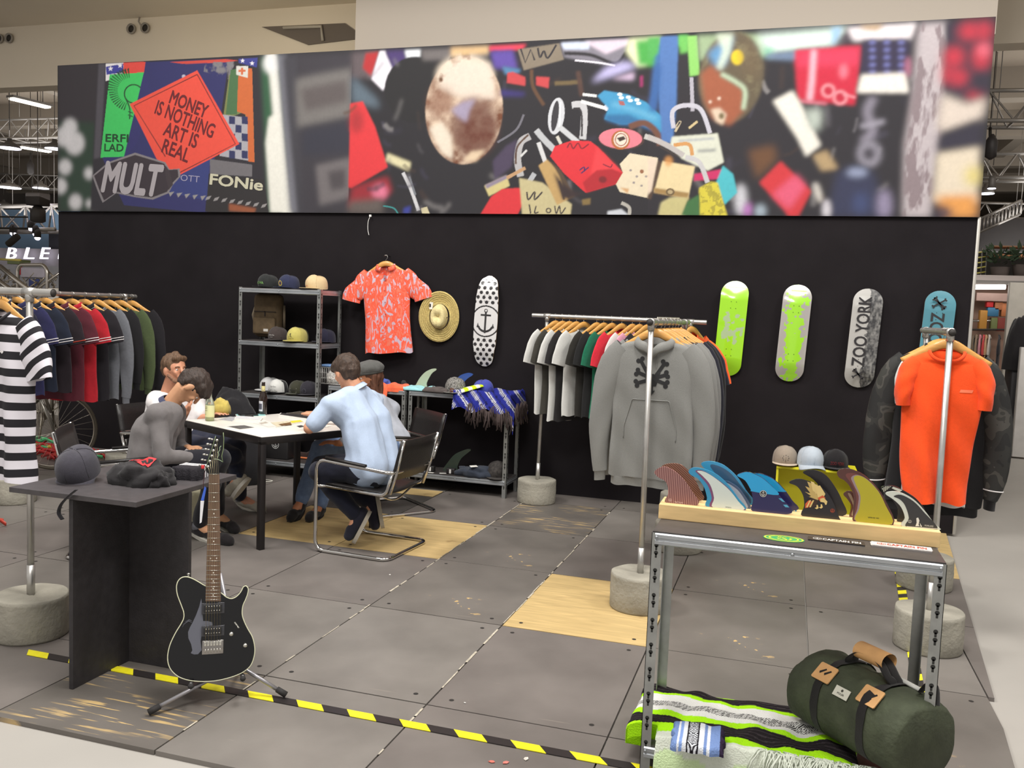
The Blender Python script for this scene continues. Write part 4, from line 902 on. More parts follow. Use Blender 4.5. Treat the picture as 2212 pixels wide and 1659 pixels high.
# ================================================================ cantilever armchairs
chrome = mat((205, 203, 200), .09, 1.0, name='chrome'); leather = mat((26, 23, 23), .42, grain=(40, .15), bump=(90, .15), name='black leather')
def rounded(pts, r=.06, n=5, loop=False):
    pts = [Vector(p) for p in pts]; out = []
    k = len(pts)
    for i, p in enumerate(pts):
        if not loop and i in (0, k-1): out.append(p); continue
        a = (pts[i-1]-p); b_ = (pts[(i+1) % k]-p); rr = min(r, a.length*.45, b_.length*.45); A = p+a.normalized()*rr; B = p+b_.normalized()*rr
        for j in range(n+1):
            s = j/n; out.append(A*(1-s)**2+p*2*s*(1-s)+B*s*s)
    return out
def chair(label, x, y, fwd, seatz=.45):
    rz = math.atan2(fwd[1], fwd[0])-PI/2; t = thing('armchair', label, 'chair', (x, y, 0), rz, group='chrome and black leather cantilever armchairs'); w, f, bk, r = .285, .27, -.27, .0125
    fr = rounded([(-w, f, .62), (-w, f, r), (-w, bk, r), (w, bk, r), (w, f, r), (w, f, .62), (w, bk-.02, .575), (-w, bk-.02, .575)], .075, 6, True)
    m = MB(); m.tube(fr, r, 12, loop=True); m.build('frame', chrome, t)
    st = rounded([(-w+.03, bk-.01, .57), (-w+.03, bk+.04, .42), (-w+.03, f-.06, .44)], .05); m = MB(); m.tube(st, .011, 10); st2 = [Vector((-p.x, p.y, p.z)) for p in st]; m.tube(st2, .011, 10)
    for s in (-1, 1): m.cyl((s*(w-.03), f-.06, .44), (s*w, f, .44), .010, n=10)
    m.tube(rounded([(-w+.03, bk+.09, .42), (0, bk+.1, .33), (w-.03, bk+.09, .42)], .16), .007, 8); m.build('seat_frame', chrome, t)
    for s in (-1, 1):
        m = MB(); m.tube([(s*(w-.055), bk+.02, .43), (s*(w-.05), bk-.03, .58), (s*(w-.045), bk-.08, .79)], .011, 10); m.build('back_tube', chrome, t)
        m = MB(); m.tube([(s*w, f-.07, .634), (s*w, -.1, .607)], .017, 10, flat=(1, .6), up=(1, 0, 0)); m.build('arm_pad', leather, t)
    m = MB(); n = 10; R = [[(-w+.035+(2*w-.07)*i/n, yy, z+(-.018)*math.sin(PI*i/n)) for i in range(n+1)] for yy, z in ((f-.05, .445), (f-.1, .448), (0, .438), (bk+.1, .428), (bk+.06, .425))]
    m.rings(R, closed=False); o = m.build('seat', leather, t); s_ = o.modifiers.new('t', 'SOLIDIFY'); s_.thickness = .012
    m = MB(); R = [[(-w+.03+(2*w-.06)*i/n, yy-.02*math.sin(PI*i/n), z) for i in range(n+1)] for yy, z in ((bk-.0, .52), (bk-.03, .6), (bk-.055, .7), (bk-.077, .785))]
    m.rings(R, closed=False); o = m.build('backrest', leather, t); s_ = o.modifiers.new('t', 'SOLIDIFY'); s_.thickness = .014
    return t
chair('chrome cantilever armchair under the man in the pale blue shirt', -2.632, 5.475, (-.995, .075))
chair('chrome cantilever armchair under the man in the flat cap', -3.02, 6.60, (-.62, -.78))
chair('chrome cantilever armchair under the man in the grey top', -4.09, 4.76, (.85, .53))
chair('chrome cantilever armchair under the man in the white tee', -4.60, 5.93, (.98, -.17))

# ================================================================ timber block of surf fins
pine = mat((222, 190, 134), .5, grain=(7, .12), stretch=(1, 7, 7), name='pale timber'); BT = .88+.0052
t = thing('fin_block', 'long pale timber block holding pairs of surf fins on the near table', 'block', (.05, 3.41, BT))
m = MB(); m.box((0, 0, .028), (.965, .15, .056)); m.build('block', pine, t, bevel=.003)
def K4(x, y): return (1360+x/2.989, 940+y/2.989)
def fin(label, Y, outer, base, layers=(), tabs=None, th=.008, extra=None, K=K4, cat='fin', zb=BT+.056):
    """outer outline traced on the plane at depth Y, given real thickness"""
    pts = [P(*K(*p), Y) for p in outer]; ox = sum(p.x for p in pts)/len(pts); z0 = min(p.z for p in pts); dz = zb-z0-.002
    t = thing('surf_fin', label, cat, (ox, Y, zb), group='surf fins standing on the timber block')
    M = Matrix.Rotation(PI/2, 4, 'X')
    loc = lambda q: [((lambda w_: (w_.x-ox, w_.z+dz-zb))(P(*K(*p), Y))) for p in q]
    o2 = loc(outer)
    o2 = bez(o2, 4, True); m = MB(); m.prism(o2, -th/2, th/2, M=M); m.build('blade', base, t, bevel=.0022)
    for i, (poly, mt) in enumerate(layers):
        for sgn in (1,):
            m = MB(); m.flatp([tuple(p) for p in (bez(loc(poly), 4, True) if len(poly) > 5 else loc(poly))], sgn*(th/2+.0005+.0003*i), M=M); m.build('inlay', mt, t)
    if tabs is not None:
        a, b_, mt = tabs; q = loc([a, b_]); m = MB(); n = 6
        for i in range(n):
            s = (i+.5)/n; cx = q[0][0]+(q[1][0]-q[0][0])*s; cz = q[0][1]+(q[1][1]-q[0][1])*s; m.box((cx, 0, cz-.003), (abs(q[1][0]-q[0][0])/n*.6, .005, .009))
        m.build('base_tab', mt, t, kind='stuff')
    if extra: extra(t, M, loc, th)
    return t
gl = lambda c, r=.25: mat(c, r, coat=.4, name='glass fibre')
def stripes(c0, c1, sc, ang=0, wave=False):
    m = bpy.data.materials.new('striped fibre'); m.use_nodes = True; nt = m.node_tree; b = nt.nodes['Principled BSDF']; b.inputs['Roughness'].default_value = .4
    tc = nt.nodes.new('ShaderNodeTexCoord'); mp = nt.nodes.new('ShaderNodeMapping'); mp.inputs['Rotation'].default_value = (0, ang, 0); nt.links.new(tc.outputs['Object'], mp.inputs[0])
    wv = nt.nodes.new('ShaderNodeTexWave'); wv.inputs['Scale'].default_value = sc; wv.bands_direction = 'X'; nt.links.new(mp.outputs[0], wv.inputs[0])
    r = nt.nodes.new('ShaderNodeValToRGB'); r.color_ramp.elements[0].color = lin(c0); r.color_ramp.elements[1].color = lin(c1); r.color_ramp.elements[0].position = .4; r.color_ramp.elements[1].position = .6
    nt.links.new(wv.outputs[0], r.inputs[0]); nt.links.new(r.outputs[0], b.inputs['Base Color']); return m
YF, YR = 3.375, 3.445
def lettering(s, c, w, col, bold=0.0, h=None, y=-.0055):
    def f(t, M, loc, th):
        q = loc([c])[0]; m = MB(); put_text(m, s, M @ Matrix.Translation((q[0], q[1], th/2+.0014)), w=w, h=h, bold=bold); m.build('lettering', mat(col, .6), t)
    return f
def badge(c, r, bgc, fgc, more=None):
    def f(t, M, loc, th):
        q = loc([c])[0]; M2 = M @ Matrix.Translation((q[0], q[1], th/2+.0012)); m = MB()
        if bgc: m.flatp(circle(r, 28), 0, 0, M2)
        anchor2d(m, r*.97, 1, M2, .0004); m.build('anchor_badge', [mat(bgc or (0, 0, 0), .5), mat(fgc, .5)], t)
        if more: more(t, M, loc, th)
    return f
# rear fin of each pair first
fin('brown chevron striped fin at the back left of the timber block', YR, [(205, 225), (240, 208), (300, 205), (350, 225), (410, 290), (450, 370), (475, 440), (330, 445), (300, 380), (270, 290), (225, 250)], stripes((92, 60, 50), (150, 108, 90), 48, .9))
fin('maroon pinstriped fin at the left end of the timber block', YF, [(160, 255), (190, 232), (235, 225), (300, 260), (350, 310), (400, 380), (440, 470), (238, 458), (248, 400), (245, 350), (228, 315), (190, 295), (168, 275)], stripes((106, 62, 62), (168, 126, 120), 46, 0), extra=badge((262, 438), .006, None, (226, 200, 196), lettering('Paul Naude', (318, 452), .03, (226, 200, 196), h=.006)))
fin('smoky navy fin with blue rim behind the white and blue fin', YR, [(462, 215), (485, 195), (540, 195), (610, 220), (690, 290), (750, 380), (795, 470), (560, 470), (550, 360), (520, 280)], gl((60, 150, 196)), [([(520, 225), (560, 218), (640, 260), (710, 340), (785, 462), (600, 462), (590, 330)], gl((58, 92, 124)))])
fin('small pale side fin behind the white and blue fin', 3.41, [(598, 305), (625, 298), (665, 315), (720, 360), (785, 472), (700, 474), (650, 380)], gl((74, 90, 120)), [([(625, 312), (665, 330), (715, 375), (765, 465), (720, 465), (660, 370)], gl((176, 178, 190)))])
fin('tall white fin with blue and plum rim, second from the left', YF, [(380, 250), (400, 228), (440, 225), (500, 240), (570, 275), (640, 340), (700, 420), (745, 502), (505, 480), (500, 420), (480, 350), (440, 295), (400, 275)], gl((50, 142, 186)),
    [([(425, 245), (470, 243), (545, 285), (640, 360), (715, 470), (740, 498), (528, 482), (530, 420), (505, 340), (455, 280)], gl((120, 70, 110))), ([(436, 247), (480, 250), (550, 290), (640, 365), (700, 440), (735, 498), (542, 483), (545, 420), (520, 335), (468, 275)], gl((206, 216, 212)))], extra=lettering('CAPTAIN FIN', (637, 480), .021, (60, 80, 84), .02))
nav, sky = gl((34, 32, 84)), gl((38, 158, 216)); lb = gl((80, 160, 200))
fin('blue over navy fin at the back, third pair on the block', YR, [(760, 245), (790, 228), (850, 228), (930, 262), (1000, 330), (1050, 400), (1085, 462), (860, 455), (850, 350), (810, 280)], nav, [([(762, 246), (790, 230), (850, 230), (930, 264), (1000, 332), (1008, 345), (905, 345), (925, 382), (850, 380), (812, 282)], sky)], tabs=((960, 460), (1085, 463), lb))
fin('blue over navy fin with white anchor badge, third pair on the block', YF, [(693, 280), (720, 262), (770, 256), (850, 290), (920, 350), (980, 425), (1048, 503), (1005, 528), (798, 512), (795, 440), (782, 370), (745, 310)], nav,
    [([(694, 279), (720, 263), (770, 257), (850, 291), (920, 351), (958, 404), (790, 380), (782, 370), (745, 310)], sky), ([(960, 425), (980, 425), (1003, 450), (985, 446)], lb), ([(990, 466), (1015, 466), (1030, 484), (1005, 482)], lb)], tabs=((800, 510), (1003, 527), lb), extra=badge((862, 395), .0125, (20, 20, 30), (230, 228, 224)))
bk_ = gl((30, 28, 34), .35)
fin('plain black fin behind the eagle fin', YR, [(1118, 270), (1150, 252), (1205, 255), (1270, 290), (1330, 370), (1370, 450), (1395, 540), (1240, 540), (1230, 380), (1180, 310)], bk_)
eag, eag2, eag3 = mat((222, 196, 130), .5), mat((206, 92, 54), .5), mat((60, 40, 34), .5)
def eagle(t, M, loc, th):
    z = th/2+.001
    def pl(q, mt, k=0):
        m = MB(); m.flatp(loc(q), z+k*.0003, M=M); m.build('eagle_print', mt, t)
    for i, (a, b_) in enumerate(((1145, 320), (1168, 318), (1132, 350), (1190, 335), (1130, 385), (1212, 350), (1135, 410))):
        pl([(a, b_), (a+22, b_+8), (1222+i*3, 425-i*6), (1190+i*4, 440)], eag if i % 2 else mat((196, 168, 104), .5), i)
    pl([(1200, 350), (1228, 345), (1262, 400), (1240, 440), (1215, 430)], eag, 8); pl([(1212, 425), (1245, 408), (1262, 425), (1258, 440), (1228, 448)], eag2, 9)
    pl([(1228, 430), (1252, 424), (1275, 448), (1270, 468), (1262, 470), (1255, 455), (1230, 450)], eag, 10)
    pl([(1140, 445), (1175, 425), (1215, 440), (1205, 475), (1165, 490), (1130, 488)], eag3, 7); pl([(1133, 462), (1155, 440), (1180, 450), (1150, 488), (1132, 490)], eag2, 8)
    for a in (1160, 1180): pl([(a, 440), (a+10, 440), (a-12, 485), (a-22, 485)], eag, 9)
    for a, b_ in ((1205, 470), (1232, 466)): pl([(a, b_), (a+8, b_), (a+14, b_+20), (a+2, b_+28), (a-12, b_+20), (a, b_+16)], eag, 9)
    badge((1308, 508), .0075, None, (196, 90, 60))(t, M, loc, th)
fin('black fin printed with a golden eagle in the middle of the block', YF, [(1030, 330), (1055, 310), (1110, 306), (1190, 335), (1250, 370), (1305, 440), (1348, 545), (1338, 570), (1118, 547), (1126, 480), (1118, 410), (1080, 352)], bk_, tabs=((1122, 546), (1336, 568), mat((34, 32, 38), .5)), extra=eagle)
fin('small pale ringed side fin behind the yellow fin', YR, [(1380, 390), (1405, 368), (1440, 378), (1470, 440), (1480, 540), (1418, 538), (1432, 470), (1405, 420)], gl((100, 62, 56)), [([(1408, 384), (1430, 392), (1450, 450), (1450, 520), (1432, 520), (1442, 460)], gl((170, 150, 130)))])
fin('yellow fin with wide brown rim, fifth along the block', YF, [(1337, 268), (1368, 246), (1430, 248), (1510, 283), (1590, 360), (1650, 450), (1700, 606), (1462, 588), (1440, 540), (1446, 430), (1420, 360), (1385, 320), (1350, 300)], gl((84, 48, 44)),
    [([(1392, 285), (1440, 272), (1530, 310), (1600, 385), (1650, 480), (1692, 603), (1460, 585), (1452, 520), (1462, 430), (1436, 350)], gl((112, 62, 58))), ([(1428, 300), (1470, 284), (1535, 315), (1603, 388), (1650, 480), (1690, 603), (1462, 584), (1468, 500), (1476, 420), (1446, 350)], gl((150, 132, 136))), ([(1445, 300), (1480, 288), (1535, 318), (1603, 390), (1650, 480), (1690, 602), (1463, 583), (1480, 500), (1488, 420), (1460, 350)], gl((178, 168, 38)))],
    tabs=((1470, 588), (1690, 604), gl((190, 180, 60))), extra=lettering('CAPTAIN  MIKE  · FIN ®', (1572, 560), .036, (60, 62, 30), .01, h=.005))
fin('black fin with striped white tip at the back right of the block', YR, [(1622, 365), (1648, 345), (1710, 348), (1790, 388), (1860, 440), (1900, 520), (1735, 580), (1732, 500), (1690, 430)], bk_, [([(1626, 362), (1650, 347), (1690, 347), (1640, 385)], stripes((40, 40, 40), (216, 220, 204), 60)), ([(1700, 350), (1760, 372), (1740, 385), (1690, 360)], gl((210, 212, 200)))])
def man(t, M, loc, th):
    badge((1806, 582), .006, None, (206, 206, 200))(t, M, loc, th)
    m = MB(); m.flatp(loc([(1848, 560), (1860, 556), (1868, 575), (1862, 605), (1872, 612), (1842, 612), (1850, 590)]), th/2+.0016, M=M); m.flatp(loc([(1870, 590), (1885, 615), (1876, 616)]), th/2+.0016, M=M); m.flatp(loc([(1785, 612), (1990, 628), (1990, 632), (1785, 618)]), th/2+.0016, M=M); m.build('figure_print', mat((220, 220, 214), .5), t)
    lettering('MUNKLAND', (1930, 610), .028, (190, 190, 186), .01, h=.006)(t, M, loc, th)
fin('black fin with broad white rim at the right end of the block', YF, [(1650, 405), (1680, 390), (1745, 395), (1830, 440), (1900, 510), (1960, 590), (1996, 640), (1762, 615), (1775, 560), (1750, 490), (1700, 440)], gl((206, 212, 202)),
    [([(1702, 420), (1750, 410), (1830, 452), (1900, 525), (1985, 635), (1786, 618), (1800, 560), (1776, 480), (1742, 440)], gl((52, 52, 54)))], extra=man)
# stickers on the near table
def sticker(label, px, py, w, d, rz, bgc, draw, sub=None, stack=1):
    c = G(px, py, BT); t = thing('sticker', label, 'sticker', (c.x, c.y, BT), rz, group='stickers on the near table')
    m = MB(); 
    for i in range(stack): m.box((rnd.uniform(-.001, .001)*i, rnd.uniform(-.001, .001)*i, .0006+.0012*i), (w, d, .001))
    if sub == 'oval': m = MB(); m.prism(circle(w/2, 36, sy=d/w), .0001, .0012)
    m.build('backing', mat(bgc, .4), t); draw(t, .0013*stack+.0004)
    return t
def oval(t, z):
    m = MB(); n = 36
    for r0, r1 in ((.44, .48), (.33, .37)): m.add([(r*w_*math.cos(2*PI*i/n), r*.09*math.sin(2*PI*i/n), z) for r, w_ in ((r0, .138), (r1, .138)) for i in range(n)], [(i, i+n, (i+1) % n+n, (i+1) % n) for i in range(n)])
    anchor2d(m, .034, 0, Matrix.Scale(1.4, 4, (1, 0, 0)) @ Matrix.Rotation(.5, 4, 'Z'), z, ringed=False); m.build('print', mat((210, 214, 60), .4), t)
sticker('oval green and yellow anchor sticker on the near table top', 1693, 1164, .138, .09, 0, (40, 150, 90), oval, 'oval')
def cap_(t, z, c=(232, 228, 222)):
    m = MB(); put_text(m, 'CAPTAIN FIN', Matrix.Translation((.018, -.001, z)), w=.125, h=.026, bold=.02); anchor2d(m, .015, 0, Matrix.Translation((-.062, 0, 0)), z, ringed=True); m.build('print', mat(c, .4), t)
sticker('black and white logo sticker lying before the timber block', 1806, 1170, .185, .05, -.02, (40, 36, 38), cap_, stack=3)
sticker('red and white logo sticker at the right end of the near table', 1946, 1183, .19, .05, -.02, (206, 200, 196), lambda t, z: cap_(t, z, (196, 60, 44)), stack=5)
# ================================================================ hangers and hanging clothes
wood_h = mat((204, 150, 78), .4, grain=(9, .14), stretch=(1, 6, 6), coat=.3, name='varnished beech'); wire = mat((170, 168, 164), .25, 1.0, name='hook wire')
def hanger_mesh():
    m = MB(); r = .021
    m.tube([(-.018, 0, .006), (-.012, 0, .018), (0, 0, r), (.013, 0, .017), (.019, 0, .002), (.014, 0, -.013), (0, 0, -.024), (0, 0, -.065)], .0022, 6)
    b = MB(); pts = resample(bez([(-.205, .006, -.158), (-.15, .0, -.128), (-.08, -.006, -.09), (-.035, -.008, -.066), (0, -.008, -.06), (.035, -.008, -.066), (.08, -.006, -.09), (.15, 0, -.128), (.205, .006, -.158)], 6), 33)
    rr = [.012+.010*math.exp(-((i-16)/9)**2) for i in range(33)]
    b.tube(pts, rr, 8, flat=(.45, 1.15), up=(0, 1, 0)); return m, b
_h = [None]
def hanger(M, label, group):
    if _h[0] is None:
        a, b = hanger_mesh(); t = thing('coat_hanger', label, 'hanger', M=M, group=group); a.build('hook', wire, t); b.build('wooden_arms', wood_h, t); _h[0] = t
    else:
        t = copy_tree(_h[0], None, M); t['label'] = label; t['group'] = group
    return t
def interp(tab, z, k):
    for a, b in zip(tab, tab[1:]):
        if a[0] >= z >= b[0]:
            s = (a[0]-z)/(a[0]-b[0]); s = s*s*(3-2*s) if k > 5 else s; return a[k]+(b[k]-a[k])*s
    return tab[-1][k]
def garment(name, label, cat, M, body, sleeve=None, kind='tee', L=.72, W=.225, group=None, collar=None, seed=0, cuff=None, hem=None, depth=1.0, prints=(), flare=0.0, fold=1.0, slw=1.0, spread=1.0, inner=None):
    sleeve = sleeve or body; r_ = random.Random(seed); t = thing(name, label, cat, M=M, group=group)
    ph = [r_.uniform(0, 6) for _ in range(6)]; top = -.092; bot = top-L; neck = .082
    tab = [(top, neck, .046), (top-.012, neck+.028, .04), (top-.030, W*.72, .032), (top-.052, W*.9, .03), (top-.075, W*.985, .032), (top-.13, W*1.01, .042), (top-.24, W, .05), (top-L*.6, W*.98+flare*.4, .05), (bot, W*1.0+flare, .048)]
    zs = [top, top-.006, top-.012, top-.02, top-.03, top-.041, top-.052, top-.063, top-.075, top-.1, top-.13, top-.17, top-.21]+list(np.linspace(top-.25, bot, 16)); n = 72; R = []
    def pt(th, z, w, d, inset=0.0):
        c, s = math.cos(th), math.sin(th); x = w*math.copysign(abs(c)**.75, c); y = (d*depth)*math.copysign(abs(s)**.8, s)
        g = max(0, min(1, (top-.1-z)/(L*.75))); A = .020*g*fold
        f = A*math.sin(24*x+ph[0])+A*.6*math.sin(43*x+ph[1]+z*3)+A*.4*math.sin(11*x+ph[2]+z*5)
        f += .004*fold*math.sin(30*x+25*z+ph[3])*min(1, g*3)
        w2 = 1+.03*g*math.sin(9*z+ph[4])
        return (x*w2+.02*g*math.sin(4*z+ph[5])*fold, y+f, z)
    for k, z in enumerate(zs):
        w, d = interp(tab, z, 1), interp(tab, z, 2); ring = []
        for i in range(n):
            th = 2*PI*i/n; p = pt(th, z, w, d)
            fr = max(0, -math.sin(th)); dip = {'tee': .055, 'polo': .03, 'hoodie': .03}.get(kind, .055)
            q = max(0, 1-(top-z)/.075); zz = z-dip*fr*(1-.0*abs(math.cos(th)))*q
            if z <= bot+.001: zz += .006*math.sin(5*th+ph[1])
            ring.append((p[0], p[1], zz))
        R.append(ring)
    m = MB(); m.rings(R, 0); bv = bvh_of(m)
    o = m.build('body', body, t)
    if inner is None: pass
    fs = min(fold, .45)
    for s in (-1, 1):
        if kind in ('tee', 'polo'):
            path = [(.160, -.155), (.205, -.205), (.238, -.27), (.265*spread, -.34), (.278*spread, -.40)]; rad = [.07, .088, .092, .088, .086]; dy = [.028, .034, .036, .034, .032]
        elif kind == 'cap':
            path = [(.145, -.160), (.185, -.20), (.212, -.26), (.222, -.33), (.218, -.385)]; rad = [.06, .07, .062, .052, .045]; dy = [.028, .04, .05, .055, .05]
        else:
            e = top-L*.98 if kind != 'jacket' else top-L*.94
            path = [(.165, -.155), (.215, -.21), (.25*spread, -.33), (.275*spread, -.48), (.285*spread, -.62), (.280*spread, e+.06), (.272*spread, e)]; rad = [.068, .08, .076, .068, .062, .05, .042]; dy = [.028, .036, .038, .036, .034, .03, .026]
            if kind == 'jacket': rad = [.07, .09, .095, .095, .092, .08, .045]
        P3 = resample([(a*W/.225, 0, b) for a, b in path], 15); RR = []; kk = len(P3)
        for i, p in enumerate(P3):
            a = P3[max(0, i-1)]; b = P3[min(kk-1, i+1)]; d = (b-a).normalized(); nr = Vector((d.z, 0, -d.x)); f = i/(kk-1)*(len(rad)-1); j = min(int(f), len(rad)-2); f -= j
            rw = (rad[j]+(rad[j+1]-rad[j])*f)*slw; rd = (dy[j]+(dy[j+1]-dy[j])*f)*depth; ring = []
            for q in range(28):
                th = 2*PI*q/28; wob = .006*math.sin(3*th+i*.9+ph[2]*s)*fs*min(1, i/4)
                v = p+nr*(math.cos(th)*(rw+wob))+Vector((0, math.sin(th)*(rd+wob), 0)); fo = .012*fs*(i/kk)*math.sin(26*v.x+ph[3]+i*.3)
                ring.append((s*v.x, v.y+fo, v.z))
            RR.append(ring)
        mm = MB(); mm.rings(RR, 0); mm.build('sleeve', sleeve, t)
        if cuff:
            for q, off in enumerate(cuff[1:]):
                c0 = min(kk-2, kk-1-off); ringp = [Vector(a).lerp(Vector(b), 0.0) for a, b in zip(RR[c0], RR[c0+1])]
                cc = sum(ringp, Vector())/len(ringp); ringp = [cc+(v-cc)*1.035 for v in ringp]
                mc = MB(); mc.tube(ringp, .0035, 5, loop=True); mc.build('cuff_stripe', cuff[0], t)
        if kind in ('long', 'hoodie', 'jacket'):
            last = [Vector(v) for v in RR[-1]]; cc = sum(last, Vector())/len(last); mc = MB(); mc.rings([[cc+(v-cc)*f_+Vector((0, 0, z_)) for v in last] for f_, z_ in ((1.0, .004), (.8, -.01), (.76, -.055))]); mc.build('cuff', collar or sleeve, t)
    # collar
    cr = [Vector(pt(2*PI*i/40, top, neck, .046)) for i in range(40)]
    for i, v in enumerate(cr): v.z = top-({'tee': .055, 'polo': .03, 'hoodie': .03}.get(kind, .055))*max(0, -math.sin(2*PI*i/40))
    cm_ = collar or body
    if kind in ('tee', 'cap', 'long'):
        mc = MB(); mc.tube([v+Vector((0, -.002, .002)) for v in cr], .0085, 6, loop=True, flat=(.5, 1), up=(0, 1, 0)); mc.build('neck_rib', cm_, t)
    elif kind in ('polo', 'jacket'):
        mc = MB(); R2 = []
        for f_, up, out in ((1.0, .0, 0), (.97, .028, -.004), (1.06, .026, .004), (1.22, -.016, .012)):
            R2.append([Vector((v.x*f_, v.y*f_-.003, v.z+up*(1 if v.y > -.03 else .8))) for v in cr])
        gap = [i for i in range(40) if not 28 <= i <= 31]; idx = list(range(32, 40))+list(range(0, 29))
        mc.rings([[r[i] for i in idx] for r in R2], closed=False); o = mc.build('collar', cm_, t); s_ = o.modifiers.new('t', 'SOLIDIFY'); s_.thickness = .003
        if cuff:
            mc = MB(); mc.tube([R2[3][i]+Vector((0, 0, .003)) for i in idx], .0022, 5); mc.tube([R2[3][i]*.985+Vector((0, 0, .010)) for i in idx], .0022, 5); mc.build('collar_stripe', cuff[0], t)
        if kind == 'polo':
            mc2 = MB(); mc2.box((0, -.2, -.175), (.026, .001, .1)); wrap(mc2, bv, (0, 1, 0), .002); mc2.build('placket', body, t)
    elif kind == 'hoodie':
        mc = MB(); R2 = []
        for f_, dz, dy_ in ((1.0, .0, 0), (1.22, .012, .004), (1.5, -.012, .014), (1.55, -.045, .02), (1.25, -.062, .018), (1.05, -.03, .008)):
            R2.append([(lambda g, q: Vector((v.x*(1+(f_-1)*g), v.y*(1+(f_*1.15-1)*g)+dy_*(1 if v.y > 0 else -.4)-.004, v.z+dz*(1.25 if v.y > 0 else .8)-.035*q*q)))(.45+.55*min(1, max(0, (v.y+.046)/.07)), max(0, 1-abs(v.x)/.05) if v.y < 0 else 0) for v in cr])
        mc.rings(R2); mc.build('hood', body, t)
        for s in (-1, 1):
            mc = MB(); mc.tube([(s*.02, -.07, -.135), (s*.026, -.075, -.2), (s*.024, -.078, -.26)], .0028, 6); wrap(mc, bv, (0, 1, 0), .004); mc.build('drawstring', body, t)
        mc = MB(); q = [(-.15, -.60), (-.105, -.44), (.105, -.44), (.15, -.60), (.15, -.67), (-.15, -.67)]
        ln = resample([(a, -.2, b) for a, b in ((-.15, -.67), (-.15, -.60), (-.105, -.44), (.105, -.44), (.15, -.60), (.15, -.67))], 60)
        hit = []
        for p in ln:
            h = bv.ray_cast(Vector((p.x, -.5, p.z)), Vector((0, 1, 0)))
            if h[0] is not None: hit.append(h[0]+Vector((0, -.0015, 0)))
        if len(hit) > 5: mc.tube(hit, .0028, 5); mc.build('pouch_pocket', body, t)
    for fn, mt in prints:
        mc = MB(); fn(mc); 
        bm = bmesh.new(); me = mc.mesh('x'); bm.from_mesh(me); bpy.data.meshes.remove(me)
        for _ in range(3):
            le = [e for e in bm.edges if e.calc_length() > .025]
            if not le: break
            bmesh.ops.subdivide_edges(bm, edges=le, cuts=1, use_grid_fill=False)
        bmesh.ops.triangulate(bm, faces=list(bm.faces))
        mc = MB(); mc.bm(bm, 0, False); wrap(mc, bv, (0, 1, 0), .0022); mc.build('print', mt, t)
    if hem:
        last = [Vector(v) for v in R[-1]]; mc = MB(); cc = sum(last, Vector())/len(last); mc.rings([[cc+(v-cc)*f_+Vector((0, 0, z_)) for v in last] for f_, z_ in ((1.0, .004), (.93, -.006), (.93, -.05))]); mc.build('hem_rib', hem, t)
    return t
def stripe_mat(c0, c1, pitch, axis='Z', duty=.48):
    m = bpy.data.materials.new('striped jersey'); m.use_nodes = True; nt = m.node_tree; b = nt.nodes['Principled BSDF']; b.inputs['Roughness'].default_value = .9
    tc = nt.nodes.new('ShaderNodeTexCoord'); sp = nt.nodes.new('ShaderNodeSeparateXYZ'); nt.links.new(tc.outputs['Object'], sp.inputs[0])
    src = sp.outputs[axis]
    k = nt.nodes.new('ShaderNodeMath'); k.operation = 'MULTIPLY'; k.inputs[1].default_value = 1/pitch; nt.links.new(src, k.inputs[0])
    f = nt.nodes.new('ShaderNodeMath'); f.operation = 'FRACT'; nt.links.new(k.outputs[0], f.inputs[0])
    g = nt.nodes.new('ShaderNodeMath'); g.operation = 'LESS_THAN'; g.inputs[1].default_value = duty; nt.links.new(f.outputs[0], g.inputs[0])
    x = nt.nodes.new('ShaderNodeMix'); x.data_type = 'RGBA'; x.inputs[6].default_value = lin(c0); x.inputs[7].default_value = lin(c1); nt.links.new(g.outputs[0], x.inputs['Factor']); nt.links.new(x.outputs[2], b.inputs['Base Color'])
    return m
def sleeve_stripes(c0, c1, pitch):
    """stripes following the sleeve direction, mirrored left and right"""
    m = stripe_mat(c0, c1, pitch, 'Z'); nt = m.node_tree; sp = [n for n in nt.nodes if n.type == 'SEPXYZ'][0]; k = [n for n in nt.nodes if n.type == 'MATH' and n.operation == 'MULTIPLY'][0]
    ab = nt.nodes.new('ShaderNodeMath'); ab.operation = 'ABSOLUTE'; nt.links.new(sp.outputs['X'], ab.inputs[0])
    a = nt.nodes.new('ShaderNodeMath'); a.operation = 'MULTIPLY_ADD'; a.inputs[1].default_value = -.75; nt.links.new(ab.outputs[0], a.inputs[0]); nt.links.new(sp.outputs['Z'], a.inputs[2]); nt.links.new(a.outputs[0], k.inputs[0]); return m
def F_rz(nx, ny): return math.atan2(nx, -ny)       # front (-y) turned to face (nx, ny)
def HM(x, y, z, n): return Matrix.Translation((x, y, z)) @ Matrix.Rotation(F_rz(*n), 4, 'Z')
def hung(name, label, cat, hlabel, x, y, z, n, group, **k):
    jit = rnd.uniform(-.04, .04); M = HM(x, y, z, (n[0]+jit*.5, n[1])); hanger(M, hlabel, 'wooden hangers'); return garment(name, label, cat, M, group=group, **k)
C = cloth
